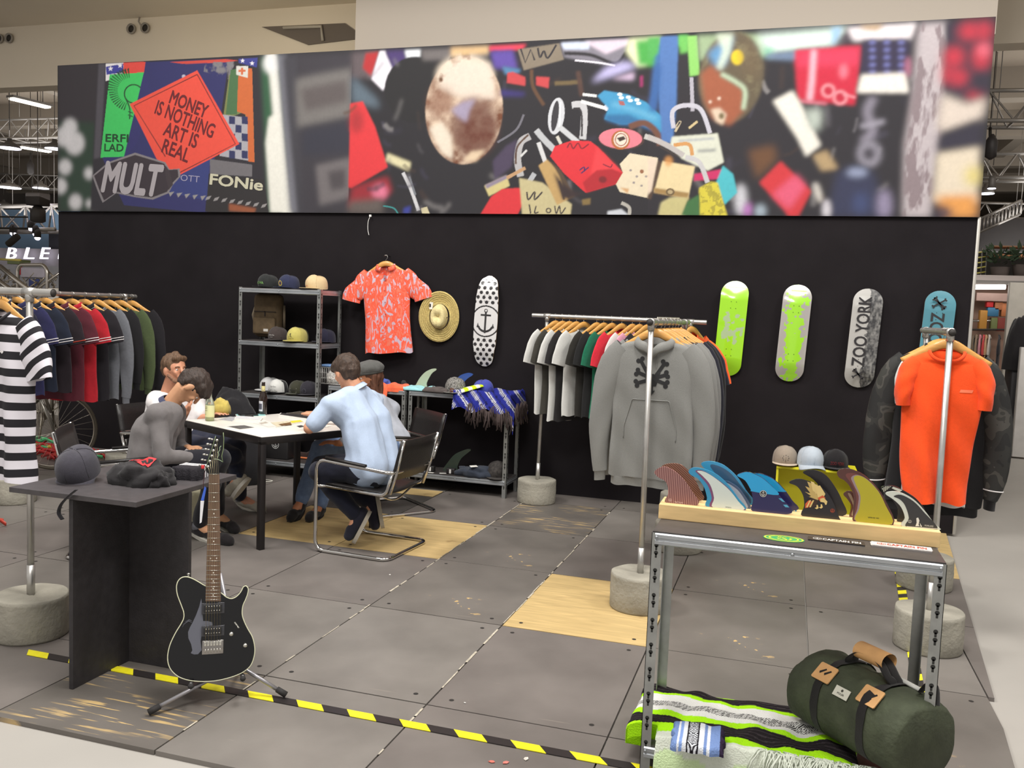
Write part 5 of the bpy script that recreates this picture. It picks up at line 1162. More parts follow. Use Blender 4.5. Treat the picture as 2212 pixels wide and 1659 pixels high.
# -- grey hooded tops on the middle rail (facing the camera)
grey = cloth((124, 124, 121), .05, 220); 
def leaf(mc):
    """black emblem of crossed bones around an arrow"""
    def bone(a, b, w):
        a, b = Vector(a), Vector(b); d = (b-a).normalized(); n = Vector((-d.y, d.x)); q = [a+n*w, b+n*w, b-n*w, a-n*w]; mc.add([(p.x, -.3, p.y) for p in q], [(0, 1, 2, 3)])
        for e in (a, b):
            for s in (-1, 1): c = e+n*s*w*1.25; mc.add([(c.x+w*1.35*math.cos(u), -.3, c.y+w*1.35*math.sin(u)) for u in np.linspace(0, 2*PI, 11)[:-1]], [tuple(range(10))])
    bone((-.07, -.215), (-.012, -.31), .010); bone((.07, -.225), (.018, -.31), .010); bone((-.085, -.285), (.085, -.345), .010); bone((.085, -.29), (-.085, -.35), .010)
    mc.add([(p[0], -.3, p[1]) for p in ((-.028, -.36), (.028, -.36), (.05, -.28), (.004, -.315), (-.034, -.25))], [(0, 1, 2, 3, 4)])
    mc.add([(p[0], -.3, p[1]) for p in ((-.011, -.36), (.011, -.36), (.011, -.40), (-.011, -.40))], [(0, 1, 2, 3)])
    mc.add([(p[0], -.3, p[1]) for p in ((-.024, -.385), (.024, -.385), (0, -.415))], [(0, 1, 2)])
HG = 'grey hooded tops on the middle rail'
for i, (yy, lab, mt) in enumerate([(5.12, 'front grey hooded top printed with a black crossed-bone emblem', grey), (5.30, 'second grey hooded top just behind the printed one', grey), (5.42, 'third grey hooded top, back one of the grey set', cloth((120, 120, 118), .05, 220)), (5.60, 'navy hooded top behind the grey ones on the middle rail', cloth((26, 26, 38))), (5.74, 'black hooded top last of the dark ones on the middle rail', cloth((22, 22, 24)))]):
    dx = (.0, .022, .035, .05, .06)[i]
    hung('hooded_top', lab, 'hoodie', ['wooden hanger holding the printed grey hooded top', 'wooden hanger of the second grey hooded top', 'wooden hanger of the third grey hooded top', 'wooden hanger of the navy hooded top', 'wooden hanger of the black hooded top'][i], -.735+dx*.3, yy, 1.605, (dx-.03, -1), HG, body=mt, kind='hoodie', L=.80, W=.235, seed=20+i, collar=mt, hem=mt, prints=[(leaf, mat((24, 24, 26), .8))] if i == 0 else (), depth=1.0, fold=.8, spread=1.0)
hung('t_shirt', 'orange T-shirt at the far end of the middle rail', 't-shirt', 'wooden hanger of the orange T-shirt on the middle rail', -.712, 6.0, 1.605, (-.1, -1), 'shirts on the middle rail', body=cloth((240, 92, 30)), kind='tee', seed=33, L=.68)
hung('t_shirt', 'dark navy T-shirt between the hooded tops and the orange tee', 't-shirt', 'wooden hanger of the dark navy T-shirt on the middle rail', -.716, 5.88, 1.605, (-.05, -1), 'shirts on the middle rail', body=cloth((28, 28, 40)), kind='tee', seed=34, L=.70)
# -- T-shirts on the rail along the wall (facing right)
LASTX = -9; TG = 'T-shirts on the wall rail'; nT = (.86, -.5); white = cloth((204, 204, 200), .03); black = cloth((34, 32, 33), .1)
gp = mat((120, 120, 118), .8); 
def bandp(mc): mc.add([(-.09, -.3, -.20), (.0, -.3, -.20), (.0, -.3, -.235), (-.09, -.3, -.235)], [(0, 1, 2, 3)]); mc.add([(-.045, -.3, -.235), (-.01, -.3, -.235), (-.02, -.3, -.28), (-.05, -.3, -.28)], [(0, 1, 2, 3)])
def photop(mc): mc.add([(-.10, -.3, -.40), (-.01, -.3, -.40), (-.01, -.3, -.58), (-.09, -.3, -.58)], [(0, 1, 2, 3)])
for i, (px, mt, lab, hl, prn) in enumerate([(1200, white, 'plain white T-shirt at the left end of the wall rail', 'first', ()), (1215, cloth((58, 56, 50)), 'charcoal T-shirt tucked behind the leftmost white one', 'second', ()), (1224, white, 'white T-shirt with a grey bar print, second white one from the left', 'third', [(bandp, gp)]),
    (1234, black, 'black T-shirt with a photo print between two white ones', 'fourth', [(photop, mat((96, 98, 100), .8))]), (1261, white, 'third white T-shirt from the left, beside the photo print one', 'fifth', ()), (1289, cloth((40, 38, 34)), 'faded black T-shirt next to the green one', 'sixth', [(photop, mat((90, 90, 88), .8))]),
    (1301, cloth((30, 30, 31)), 'black T-shirt tucked behind the green one', 'seventh', ()), (1322, cloth((24, 104, 76)), 'green T-shirt on the wall rail', 'eighth', ()), (1343, cloth((206, 40, 58)), 'red T-shirt on the wall rail', 'ninth', ()), (1366, white, 'white T-shirt half hidden beside the grey hooded top', 'tenth', ()), (1378, cloth((214, 150, 170)), 'pink T-shirt just left of the front pole', 'eleventh', ()), (1398, black, 'black T-shirt hidden behind the grey hooded tops', 'twelfth', ()), (1478, cloth((190, 190, 186)), 'pale T-shirt near the right end of the wall rail', 'thirteenth', ()), (1486, cloth((240, 92, 30)), 'orange T-shirt at the right end of the wall rail', 'fourteenth', ())]):
    x = P(px, 695, 7.40).x; x = max(x, LASTX+.060); LASTX = x
    hung('t_shirt', lab, 't-shirt', 'wooden hanger, %s from the left on the wall rail' % hl, x, 7.40, 1.605, nT, TG, body=mt, kind='tee', L=.73 if i not in (3, 2) else .78, W=.22, seed=40+i, prints=prn, depth=.44, fold=.2)
# -- polos and sweatshirts on the left rear rail (facing the camera)
PG = 'polos and sweatshirts on the left rear rail'; wht = mat((226, 222, 222), .8); nP = (.12, -1); RX = -5.75
for i, (px, mt, kind, lab, hl, cf, L) in enumerate([(3, cloth((30, 30, 44)), 'polo', 'dark polo shirt mostly hidden behind the striped shirt', 'first', (wht, 0), .70), (35, cloth((38, 38, 74)), 'polo', 'navy blue polo with white tipped collar beside the front pole', 'second', (wht, 0, 2), .70), (62, cloth((28, 34, 50)), 'polo', 'dark teal polo with pale tipped sleeve behind the front pole', 'third', (wht, 0, 2), .68),
    (72, cloth((34, 26, 32)), 'polo', 'black polo with an orange sleeve edge', 'fourth', (mat((206, 70, 46), .8), 0), .70), (88, cloth((84, 30, 42)), 'polo', 'maroon polo with white tipped collar and sleeve', 'fifth', (wht, 0, 2), .78), (107, cloth((172, 30, 42)), 'polo', 'bright red polo behind the maroon one', 'sixth', (wht, 0, 2), .80), (130, cloth((32, 29, 34)), 'polo', 'black polo with white tipped sleeve next to the red one', 'seventh', (wht, 0, 2), .80),
    (151, cloth((104, 106, 112)), 'long', 'grey long-sleeved shirt between the black polo and green sweatshirt', 'eighth', None, .80), (194, cloth((28, 27, 30)), 'long', 'black sweatshirt with a small white chest mark', 'ninth', None, .68), (225, cloth((72, 84, 54)), 'long', 'olive green sweatshirt on the left rear rail', 'tenth', None, .74), (260, cloth((30, 28, 32)), 'long', 'black sweatshirt at the right end of the left rear rail', 'eleventh', None, .74)]):
    yy = PX(px+2, 640, RX).y; yy = max(5.38, min(6.83, yy))
    yy = min(6.83, 5.40+.142*i)
    hung('polo_shirt' if kind == 'polo' else 'sweatshirt', lab, 'polo' if kind == 'polo' else 'sweatshirt', 'wooden hanger, %s from the left on the left rear rail' % hl, RX, yy, 1.63, nP, PG, body=mt, kind=kind, L=L, W=.225, seed=60+i, cuff=cf, depth=.6, fold=.4,
         prints=[(lambda mc: mc.add([(.08, -.3, -.25), (.12, -.3, -.25), (.12, -.3, -.262), (.08, -.3, -.262)], [(0, 1, 2, 3)]), wht)] if i == 8 else ())
# -- striped shirt, front left
SP = .0785
hung('striped_shirt', 'black and white striped T-shirt on the nearest left rail', 'shirt', 'wooden hanger of the black and white striped shirt', -3.565, 3.35, 1.636, (-.16, -1), 'shirts on the nearest left rail', body=stripe_mat((222, 218, 226), (26, 24, 30), SP), sleeve=sleeve_stripes((222, 218, 226), (26, 24, 30), SP), kind='tee', L=.80, W=.225, seed=90, collar=cloth((30, 28, 34)), fold=1.0, depth=1.1,
     prints=[(lambda mc: mc.add([(.06, -.3, -.28), (.085, -.3, -.272), (.095, -.3, -.28), (.085, -.3, -.29)], [(0, 1, 2, 3)]), wht)])
# -- right rail
RG = 'clothes on the right rail'
def camo_mat():
    m = bpy.data.materials.new('dark camouflage'); m.use_nodes = True; nt = m.node_tree; b = nt.nodes['Principled BSDF']; b.inputs['Roughness'].default_value = .75
    tc = nt.nodes.new('ShaderNodeTexCoord'); n = nt.nodes.new('ShaderNodeTexNoise'); n.inputs['Scale'].default_value = 7; n.inputs['Detail'].default_value = 2; n.inputs['Distortion'].default_value = .6; nt.links.new(tc.outputs['Object'], n.inputs[0])
    r = nt.nodes.new('ShaderNodeValToRGB'); r.color_ramp.interpolation = 'CONSTANT'; e = r.color_ramp.elements; e[0].color = lin((24, 24, 24)); e[0].position = 0; e[1].position = .45; e[1].color = lin((38, 38, 36)); x = e.new(.55); x.color = lin((66, 64, 60)); x = e.new(.62); x.color = lin((44, 44, 40))
    nt.links.new(n.outputs[0], r.inputs[0]); nt.links.new(r.outputs[0], b.inputs['Base Color']); return m
blackj = cloth((24, 23, 25)); camo = camo_mat()
hung('jacket', 'black bomber jacket with dark camouflage sleeves at the right', 'jacket', 'dark wooden hanger of the camouflage sleeved jacket', .775, 5.24, 1.617, (-.06, -1), RG, body=blackj, sleeve=camo, kind='jacket', L=.83, W=.235, seed=101, collar=blackj, hem=blackj, cuff=(wht, 0), depth=1.4, fold=.6, spread=.98, slw=.8)
hung('t_shirt', 'white T-shirt showing under the orange one on the right rail', 't-shirt', 'wooden hanger of the white T-shirt on the right rail', .768, 5.12, 1.617, (-.03, -1), RG, body=white, kind='cap', L=.815, W=.180, flare=-.03, seed=102, depth=.6, fold=.2)
hung('t_shirt', 'bright orange T-shirt hanging at the front of the right rail', 't-shirt', 'wooden hanger of the bright orange T-shirt', .763, 5.03, 1.617, (-.03, -1), RG, body=cloth((240, 80, 28), .04), slw=.82, kind='cap', L=.785, W=.192, seed=103, depth=1.2, fold=1.3, collar=cloth((236, 76, 28), .04), flare=-.045,
     prints=[(lambda mc: mc.add([(.07, -.3, -.285), (.13, -.3, -.285), (.125, -.3, -.30), (.065, -.3, -.30)], [(0, 1, 2, 3)]), mat((236, 120, 84), .8))])

# ================================================================ things hung on the black wall
WF = YW-.004
# coral shirt on a hanger
def leafy():
    m = bpy.data.materials.new('coral leaf print'); m.use_nodes = True; nt = m.node_tree; b = nt.nodes['Principled BSDF']; b.inputs['Roughness'].default_value = .85
    tc = nt.nodes.new('ShaderNodeTexCoord'); n = nt.nodes.new('ShaderNodeTexNoise'); n.inputs['Scale'].default_value = 13; n.inputs['Detail'].default_value = 3; n.inputs['Distortion'].default_value = 2.2
    mp = nt.nodes.new('ShaderNodeMapping'); mp.inputs['Rotation'].default_value = (0, .5, 0); mp.inputs['Scale'].default_value = (1.3, 1, .6); nt.links.new(tc.outputs['Object'], mp.inputs[0]); nt.links.new(mp.outputs[0], n.inputs[0])
    r = nt.nodes.new('ShaderNodeValToRGB'); e = r.color_ramp.elements; e[0].position = .54; e[0].color = lin((238, 92, 62)); e[1].position = .6; e[1].color = lin((186, 170, 186)); x = e.new(.45); x.color = lin((230, 84, 60)); x = e.new(.40); x.color = lin((222, 112, 88))
    nt.links.new(n.outputs[0], r.inputs[0]); nt.links.new(r.outputs[0], b.inputs['Base Color']); return m
c = P(833, 552, 7.70); lf = leafy()
M = Matrix.Translation((c.x, 7.705, c.z-.015)) @ Matrix.Rotation(.12, 4, 'Z') @ Matrix.Rotation(-.06, 4, 'Y')
hanger(M, 'wooden hanger carrying the coral leaf-print shirt on the wall', 'wooden hangers')
g = garment('short_sleeve_shirt', 'coral leaf-print short-sleeved shirt hung on the black wall', 'shirt', M, lf, kind='polo', L=.80, W=.225, seed=120, depth=.9, fold=.25, spread=1.28, slw=1.05, group='shirts on the wall')
for k in range(5):
    m = MB(); m.cyl((0, -.056, -.20-.11*k), (0, -.062, -.20-.11*k), .005, n=8); m.build('button', mat((150, 70, 60), .4), g)
m = MB(); m.cyl((c.x, 7.80, c.z), (c.x, 7.69, c.z), .004, n=6); tag(m.build('wall_hook', wire), 'small metal hook carrying the coral shirt hanger', 'hook')
# straw hat
straw = mat((196, 176, 112), .8, grain=(60, .22), bump=(150, .6), name='straw'); c = P(943, 684, 7.70)
t = thing('straw_hat', 'wide-brimmed straw hat hung on the black wall', 'hat', M=Matrix.Translation((c.x, 7.775, c.z)) @ Matrix.Rotation(.12, 4, 'Z') @ Matrix.Rotation(PI/2, 4, 'X'))
R = []
for rr, z in [(.10, .0), (.12, .004), (.15, .010), (.175, .018), (.196, .022), (.200, .018), (.196, .014), (.15, .003), (.12, -.003), (.10, -.006)]: R.append([(rr*.97*math.cos(u), rr*1.18*math.sin(u), z+.008*math.cos(2*u)) for u in np.linspace(0, 2*PI, 49)[:-1]])
m = MB(); m.rings(R); m.build('brim', straw, t)
for q in range(5):
    rr = .125+q*.016; m = MB(); m.tube([(rr*.97*math.cos(u), rr*1.18*math.sin(u), .006+q*.0045+.008*math.cos(2*u)) for u in np.linspace(0, 2*PI, 41)[:-1]], .002, 4, loop=True); m.build('brim_stitching', mat((170, 146, 84), .8), t)
R = []
for rr, z, dn in [(.102, .004, 0), (.098, .03, 0), (.092, .06, 0), (.085, .085, .0), (.07, .105, .006), (.045, .112, .02), (.02, .10, .028), (.004, .088, .03)]:
    R.append([(rr*.80*math.cos(u), rr*1.15*math.sin(u), z-dn*.8*abs(math.cos(u))) for u in np.linspace(0, 2*PI, 41)[:-1]])
m = MB(); m.rings(R, cap1=True); m.build('crown', mat((218, 202, 148), .8, grain=(60, .16), bump=(150, .5), name='pale straw'), t)
m = MB(); m.tube(resample(bez([(.06, -.02, .05), (.095, .0, .03), (.085, -.06, .03), (.03, -.115, .035), (-.02, -.11, .03)], 5), 20), .003, 5); m.build('chin_cord', mat((60, 44, 34), .8), t)
m = MB(); m.box((-.085, .09, .03), (.03, .065, .002), M=Matrix.Rotation(-.1, 4, 'Z')); m.build('price_tag', mat((220, 216, 206), .6), t); m = MB(); m.box((-.085, .10, .0315), (.016, .03, .001)); m.build('tag_print', mat((50, 46, 46), .6), t)
# skateboard decks
def deck_outline(v, W, L, shape):
    if shape == 'cruiser':
        w = np.interp(v, [-.5, -.47, -.40, -.25, 0, .25, .4, .46, .5], [.42, .62, .78, .96, 1, .95, .80, .66, .40])
        e = np.clip((.5-abs(v))*L/(.055), 0, 1); return W/2*w*np.sqrt(1-(1-e)**2*.9)
    e = np.clip((.5-abs(v))*L/(W*.5), 0, 1); return W/2*np.sqrt(np.clip(1-(1-e)**2.1, 0, 1))
def deck(label, cpx, W, L, colf, tilt, shape='pop', lean=0.0, group='skateboard decks on the wall'):
    c = P(*cpx, 7.72); nu, nv = 61, 241; us = np.linspace(-1, 1, nu); vs = np.linspace(-.5, .5, nv)
    U, V = np.meshgrid(us, vs); Wd = deck_outline(V, W, L, shape)[:, :]; X = U*np.maximum(Wd, .0006); Z = V*L
    kick = np.clip((abs(Z)-L*.5+.155)/.155, 0, 1)**1.5*.045; conc = .010*(1-(X/(W/2))**2)**2*(1-np.clip((abs(Z)-L*.3)/.1, 0, 1))
    Y = -conc*1.0+kick
    col = colf(X, Z, U, V)
    t = thing('skateboard_deck', label, 'skateboard', M=Matrix.Translation((c.x, 7.735, c.z)) @ Matrix.Rotation(lean, 4, 'X') @ Matrix.Rotation(tilt, 4, 'Y'), group=group)
    v = np.stack([X, Y, Z], -1).reshape(-1, 3); idx = np.arange(nu*nv).reshape(nv, nu); q = np.stack([idx[:-1, :-1], idx[:-1, 1:], idx[1:, 1:], idx[1:, :-1]], -1).reshape(-1, 4)
    m = MB(); m.v = [tuple(p) for p in v]; m.f = [tuple(p) for p in q]; m.m = [0]*len(q); m.sm = [True]*len(q); m.col = col.reshape(-1, 3); m.build('graphic', attr_mat(.22, coat=.6, name='lacquered print'), t)
    # ply core behind the printed face
    b = MB(); R = []
    for off, s in ((.0008, 1.0), (.010, 1.0)):
        ring = [(X[i, 0]*s, Y[i, 0]+off, Z[i, 0]) for i in range(0, nv, 4)]+[(X[i, -1]*s, Y[i, -1]+off, Z[i, -1]) for i in range(nv-1, -1, -4)]; R.append(ring)
    b.rings(R, smooth=True); vv = v[::1]; 
    b2 = v.copy(); b2[:, 1] += .010; s0 = len(b.v); b.add([tuple(p) for p in b2.reshape(nv, nu, 3)[::4, ::6].reshape(-1, 3)], [(j*11+i, (j+1)*11+i, (j+1)*11+i+1, j*11+i+1) for j in range(60) for i in range(10)], 0, True)
    b.build('ply_core', mat((150, 120, 84), .6, name='maple ply'), t)
    m = MB()
    for s in (-1, 1):
        for a in (-1, 1):
            for d in (0, 1):
                zz = s*(L/2-.175-d*.054); m.cyl((a*.021, -.0125, zz), (a*.021, -.008, zz), .0028, n=8)
    m.build('bolt_hole', mat((40, 36, 34), .7), t)
    for s in (-1, 1):
        m = MB(); m.cyl((0, .055, s*L*.25), (0, -.0, s*L*.25), .006, n=6); m.build('wall_peg', wire, t)
    return t
def npn(X, Z, sc, seed):
    r = np.random.RandomState(seed); g = r.rand(64, 64); x = (X*sc+20) % 62; z = (Z*sc+20) % 62; xi, zi = x.astype(int), z.astype(int); fx, fz = x-xi, z-zi; fx = fx*fx*(3-2*fx); fz = fz*fz*(3-2*fz)
    return (g[zi, xi]*(1-fx)+g[zi, xi+1]*fx)*(1-fz)+(g[zi+1, xi]*(1-fx)+g[zi+1, xi+1]*fx)*fz
def cmix(m, a, b): m = m[..., None]; return L8(*a)*(1-m)+L8(*b)*m
def dots(X, Z, U, V):
    m = np.zeros(X.shape)
    for j in range(-9, 10):
        for i in range(-3, 4):
            cx = (i+(.5 if j % 2 else 0))*.058; cz = j*.043
            if abs(cz) < .185 and j not in (): 
                if cx*cx+cz*cz < .17**2: continue
            m = np.maximum(m, ((X-cx)**2+(Z-cz)**2 < .0165**2)*1.0)
    r = np.sqrt(X**2+Z**2*.95); m = np.maximum(m, ((r > .128) & (r < .141))*1.0)
    m = np.where(r < .128, 0, m)
    a = (abs(X) < .008) & (Z > -.11) & (Z < .085); a |= (abs(Z-.055) < .007) & (abs(X) < .05); rr = np.sqrt(X**2+(Z+.02)**2); a |= (rr > .062) & (rr < .082) & (Z < -.045); rt = np.sqrt(X**2+(Z-.095)**2); a |= (rt > .009) & (rt < .018)
    a |= (abs(abs(X)-.072) < .012*(1-(Z+.055)/.04).clip(0, 1)) & (Z > -.06) & (Z < -.02)
    return cmix(np.maximum(m, a*1.0), (206, 204, 204), (38, 36, 38))
deck('white skateboard deck with black dots and an anchor, hung beside the straw hat', (1048, 694), .225, .825, dots, .03, 'cruiser')
def lime(X, Z, U, V):
    m = (npn(X, Z, 24, 5)*.6+npn(X, Z, 60, 6)*.4-np.sqrt((X/.09)**2+(Z/.14)**2)*.35 > .33)*.8; return cmix(m, (148, 206, 36), (160, 170, 150))
deck('lime green skateboard deck, leftmost of the four at the right', (1579, 710), .225, .80, lime, .045)
def limeg(X, Z, U, V):
    m = ((npn(X, Z, 22, 15)*.5+npn(X, Z, 50, 16)*.5-abs(X+.0*Z)/.16 > .12))*1.0; m = np.where(abs(Z) > .37, ((abs(X-.02*np.sin(Z*30)) < .022) | (abs(X+.03) < .012)), m); return cmix(m*1.0, (158, 154, 150), (148, 206, 48))
deck('grey skateboard deck splashed with lime green, second of the four', (1714, 720), .225, .80, limeg, .045)
def city(X, Z, U, V):
    s = np.clip((X+.03)/.05, 0, 1)*(npn(X*1.5, Z*.6, 50, 25)*.6+npn(X, Z, 90, 26)*.4); edge = (X > .012+.03*(npn(Z*0, Z, 40, 27)-.5))*1.0
    return cmix(np.clip(edge*(.35+s*.9), 0, 1), (168, 166, 162), (52, 52, 54))
zo = mat((44, 42, 44), .35)
d3 = deck('silver skateboard deck with black lettering and a city photo, third of the four', (1866, 731), .225, .80, city, .045)
def teal(X, Z, U, V):
    return cmix(np.clip((-.1-Z)/.35+(npn(X, Z, 20, 8)-.5)*.15, 0, 1), (72, 128, 142), (74, 130, 176))
d4 = deck('teal skateboard deck with black lettering half hidden by the right rail', (2022, 738), .225, .80, teal, .045)
def deck_text(t, s, z, w, h, col=zo, x=-.01, ang=PI/2, bold=.02):
    m = MB(); M = Matrix.Translation((x, -.0115, z)) @ Matrix.Rotation(PI/2, 4, 'X') @ Matrix.Rotation(ang, 4, 'Z'); put_text(m, s, M, w=w, h=h, bold=bold); m.build('lettering', col, t)
def deck_mark(t, z, s=1, x=-.01):
    m = MB(); M = Matrix.Translation((x, -.0118, z)) @ Matrix.Rotation(PI/2, 4, 'X') @ Matrix.Scale(s, 4)
    for a in (.6, -.6, 2.2):
        T = M @ Matrix.Rotation(a, 4, 'Z'); m.flatp([(-.05, -.006), (.05, -.006), (.05, .006), (-.05, .006)], 0, 0, T)
        for e in (-1, 1): m.flatp([(e*.048, -.014), (e*.06, -.012), (e*.056, 0), (e*.06, .012), (e*.048, .014), (e*.04, 0)][::e], .0002, 0, T)
    m.build('emblem', zo, t)
deck_text(d3, 'ZOO YORK', .055, .56, .10, x=-.022); deck_mark(d3, -.29, .9)
deck_text(d4, 'ZOO YORK', -.055, .56, .10, ang=-PI/2); deck_mark(d4, .30, 1.0)
# ================================================================ electric guitar on its stand
GO = P(470, 1470, 3.03); GT = P(482, 937, 3.20); gz = (GT-GO).normalized(); tocam = (EYE-GO).normalized()
gxv = Vector((-tocam.y, tocam.x, 0)).normalized()     # to the right in the photograph
gxv = (gxv-gz*gxv.dot(gz)).normalized(); gn = gxv.cross(gz).normalized()                      # normal; gxv x gz
GM = Matrix(((gxv.x, gz.x, gn.x, GO.x), (gxv.y, gz.y, gn.y, GO.y), (gxv.z, gz.z, gn.z, GO.z), (0, 0, 0, 1)))
if gn.dot(tocam) < 0: print('guitar faces away')
def onp(px, py, off=0.0):
    d = _ray(px, py); o = GO+gn*off; s = (o-EYE).dot(gn)/d.dot(gn); q = EYE+d*s-GO; return (q.dot(gxv), q.dot(gz))
K5 = lambda x, y: (340+x/4.607, 1220+y/4.607)
K6 = lambda x, y: (340+x/4.607, 920+y/4.607)
def gp_(pts, K=K5, off=0.0): return [onp(*K(*p), off) for p in pts]
gt = thing('electric_guitar', 'glossy black electric guitar on a tubular stand at the front left', 'guitar', M=GM)
gb = mat((8, 8, 11), .16, coat=.25, spec=.35, name='black lacquer'); cream = mat((206, 206, 176), .35, name='cream binding')
outl = gp_([(240, 130), (205, 165), (190, 220), (197, 290), (215, 345), (240, 410), (262, 475), (262, 530), (238, 585), (180, 680), (128, 790), (104, 890), (105, 970), (128, 1035), (170, 1085), (230, 1125), (320, 1152), (430, 1163), (560, 1158), (680, 1135), (790, 1100), (870, 1058), (930, 1000), (963, 910), (968, 820), (945, 720), (900, 640), (862, 560), (843, 490), (850, 410), (878, 345), (899, 285), (903, 238), (882, 212), (856, 222), (832, 268), (790, 315), (740, 338), (690, 325), (645, 290), (600, 260), (520, 230), (465, 205), (440, 190), (390, 160), (335, 133), (285, 121)])
o2 = bez(outl, 4, True)
m = MB(); m.prism(o2, -.042, -.002); m.build('body', gb, gt, bevel=.006)
m = MB(); m.tube([(a, b, -.003) for a, b in o2], .0022, 6, loop=True); m.build('binding', cream, gt)
# neck, fretboard
fb_ = gp_([(478, 362), (632, 362)]); nut = gp_([(513, 480), (618, 480)], K6)
fret_mat = mat((96, 72, 56), .5, grain=(40, .2), stretch=(1, .15, 1), name='rosewood')
m = MB(); m.prism([fb_[0], fb_[1], nut[1], nut[0]], -.002, .004); m.build('fretboard', fret_mat, gt)
m = MB(); R = []
for s in np.linspace(0, 1, 8):
    l = Vector(fb_[0]).lerp(Vector(nut[0]), s); r = Vector(fb_[1]).lerp(Vector(nut[1]), s); c = (l+r)/2; hw = (r-l).length/2
    R.append([(c.x+hw*math.cos(u), c.y, -.002-.02*math.sin(u)) for u in np.linspace(0, PI, 11)])
m.rings(R, closed=False); m.build('neck', mat((30, 26, 24), .3), gt)
nick = mat((200, 198, 190), .25, .9, name='nickel'); dotm = mat((220, 216, 204), .4, name='pearl')
nl, nr, bl, br = Vector(nut[0]), Vector(nut[1]), Vector(fb_[0]), Vector(fb_[1])
scale = ((bl+br)/2-(nl+nr)/2).length/(1-2**(-22.6/12))
for k in range(0, 23):
    s = (1-2**(-k/12))/(1-2**(-22.6/12)); a = nl.lerp(bl, s); b = nr.lerp(br, s); m = MB(); m.cyl((a.x, a.y, .0042), (b.x, b.y, .0042), .0011, n=6); m.build('fret', nick, gt)
for k in (3, 5, 7, 9, 12, 15, 17, 19, 21):
    s0 = (1-2**(-(k-.5)/12))/(1-2**(-22.6/12)); a = nl.lerp(bl, s0); b = nr.lerp(br, s0); c = (a+b)/2; m = MB()
    for dx in ((-.012, .012) if k == 12 else (0,)): m.flatp(circle(.0026, 12, (c.x+dx, c.y)), .0043)
    m.build('inlay', dotm, gt)
hs = gp_([(513, 480), (492, 462), (478, 440), (500, 360), (535, 250), (560, 170), (580, 100), (612, 128), (640, 90), (656, 66), (661, 130), (658, 220), (640, 300), (652, 362), (628, 400), (616, 440), (618, 480)], K6)
m = MB(); m.prism(hs, -.012, .002); m.build('headstock', gb, gt, bevel=.001)
m = MB(); m.tube([(a, b, .0015) for a, b in hs[2:7]], .0012, 5); m.tube([(a, b, .0015) for a, b in hs[9:14]], .0015, 5); m.build('headstock_binding', mat((120, 136, 96), .4), gt)
tun = [(593, 145), (577, 196), (558, 247), (542, 300), (523, 352), (505, 406)]
for i, q in enumerate(tun):
    x, y = onp(*K6(*q)); m = MB(); m.cyl((x, y, 0), (x, y, .010), .0065, .0055, 14); m.cyl((x, y, .010), (x, y, .016), .0032, n=10); m.build('tuning_post', nick, gt)
    m = MB(); m.cyl((x-.012, y+.004, -.008), (x-.026, y+.006, -.008), .003, n=8); m.ball((x-.030, y+.007, -.008), .0075, sc=(1, .6, 1), u=12, v=8); m.build('tuning_key', nick, gt)
m = MB(); m.tube([(onp(*K6(*q))[0], onp(*K6(*q))[1], .0026) for q in ((596, 320), (612, 290), (606, 262), (622, 240), (620, 215), (634, 200))], .0016, 5); m.tube([(onp(*K6(*q))[0], onp(*K6(*q))[1], .0026) for q in ((560, 330), (600, 332), (628, 345), (648, 358))], .0014, 5); m.build('headstock_script', mat((150, 170, 140), .5), gt)
# pickups
for (x0, y0, x1, y1) in ((440, 372, 670, 492), (438, 597, 668, 715)):
    a = onp(*K5(x0, y1)); b = onp(*K5(x1, y0)); c = ((a[0]+b[0])/2, (a[1]+b[1])/2); w_, h_ = b[0]-a[0], b[1]-a[1]
    m = MB(); m.box((c[0], c[1], .0015), (w_, h_, .007), bev=.001); m.build('pickup_ring', mat((70, 70, 74), .15, .6), gt)
    m = MB(); m.box((c[0]-.001, c[1], .006), (w_*.8, h_*.72, .006), bev=.001); m.build('pickup', mat((26, 26, 28), .3), gt)
    m = MB()
    for r_ in (-.2, .2):
        for k in range(6): m.cyl((c[0]-.001+(k-2.5)*w_*.115, c[1]+r_*h_, .008), (c[0]-.001+(k-2.5)*w_*.115, c[1]+r_*h_, .0102), .0022, n=8)
    m.build('pole_piece', nick, gt)
a = onp(*K5(443, 895)); b = onp(*K5(658, 745)); c = ((a[0]+b[0])/2, (a[1]+b[1])/2); w_, h_ = b[0]-a[0], b[1]-a[1]
m = MB(); m.box((c[0], c[1], .001), (w_, h_, .004), bev=.001); m.build('bridge', mat((150, 146, 142), .15, .9), gt)
for k in range(6):
    x = c[0]+(k-2.5)*w_*.14; m = MB(); m.box((x, c[1]+h_*.28, .006), (w_*.11, h_*.32, .007), bev=.001); m.cyl((x, c[1]-h_*.1, .003), (x, c[1]-h_*.38, .003), .0016, n=6); m.build('saddle', nick, gt)
for q in ((735, 687), (873, 800)):
    x, y = onp(*K5(*q)); m = MB(); m.lathe([(.0088, -.002), (.0085, .008), (.0074, .012), (.001, .013)], 18, c=(x, y, 0)); m.build('knob', nick, gt)
x, y = onp(*K5(790, 600)); m = MB(); m.box((x, y, -.001), (.030, .005, .002), M=Matrix.Translation((x, y, 0)) @ Matrix.Rotation(-.95, 4, 'Z') @ Matrix.Translation((-x, -y, 0))); m.cyl((x, y, 0), (x+.006, y-.010, .012), .002, n=8); m.build('pickup_switch', nick, gt)
x, y = onp(*K5(308, 112)); m = MB(); m.cyl((x, y-.008, -.02), (x, y+.006, -.02), .004, n=10); m.cyl((x, y+.004, -.02), (x, y+.009, -.02), .007, n=12); m.build('strap_button', nick, gt)
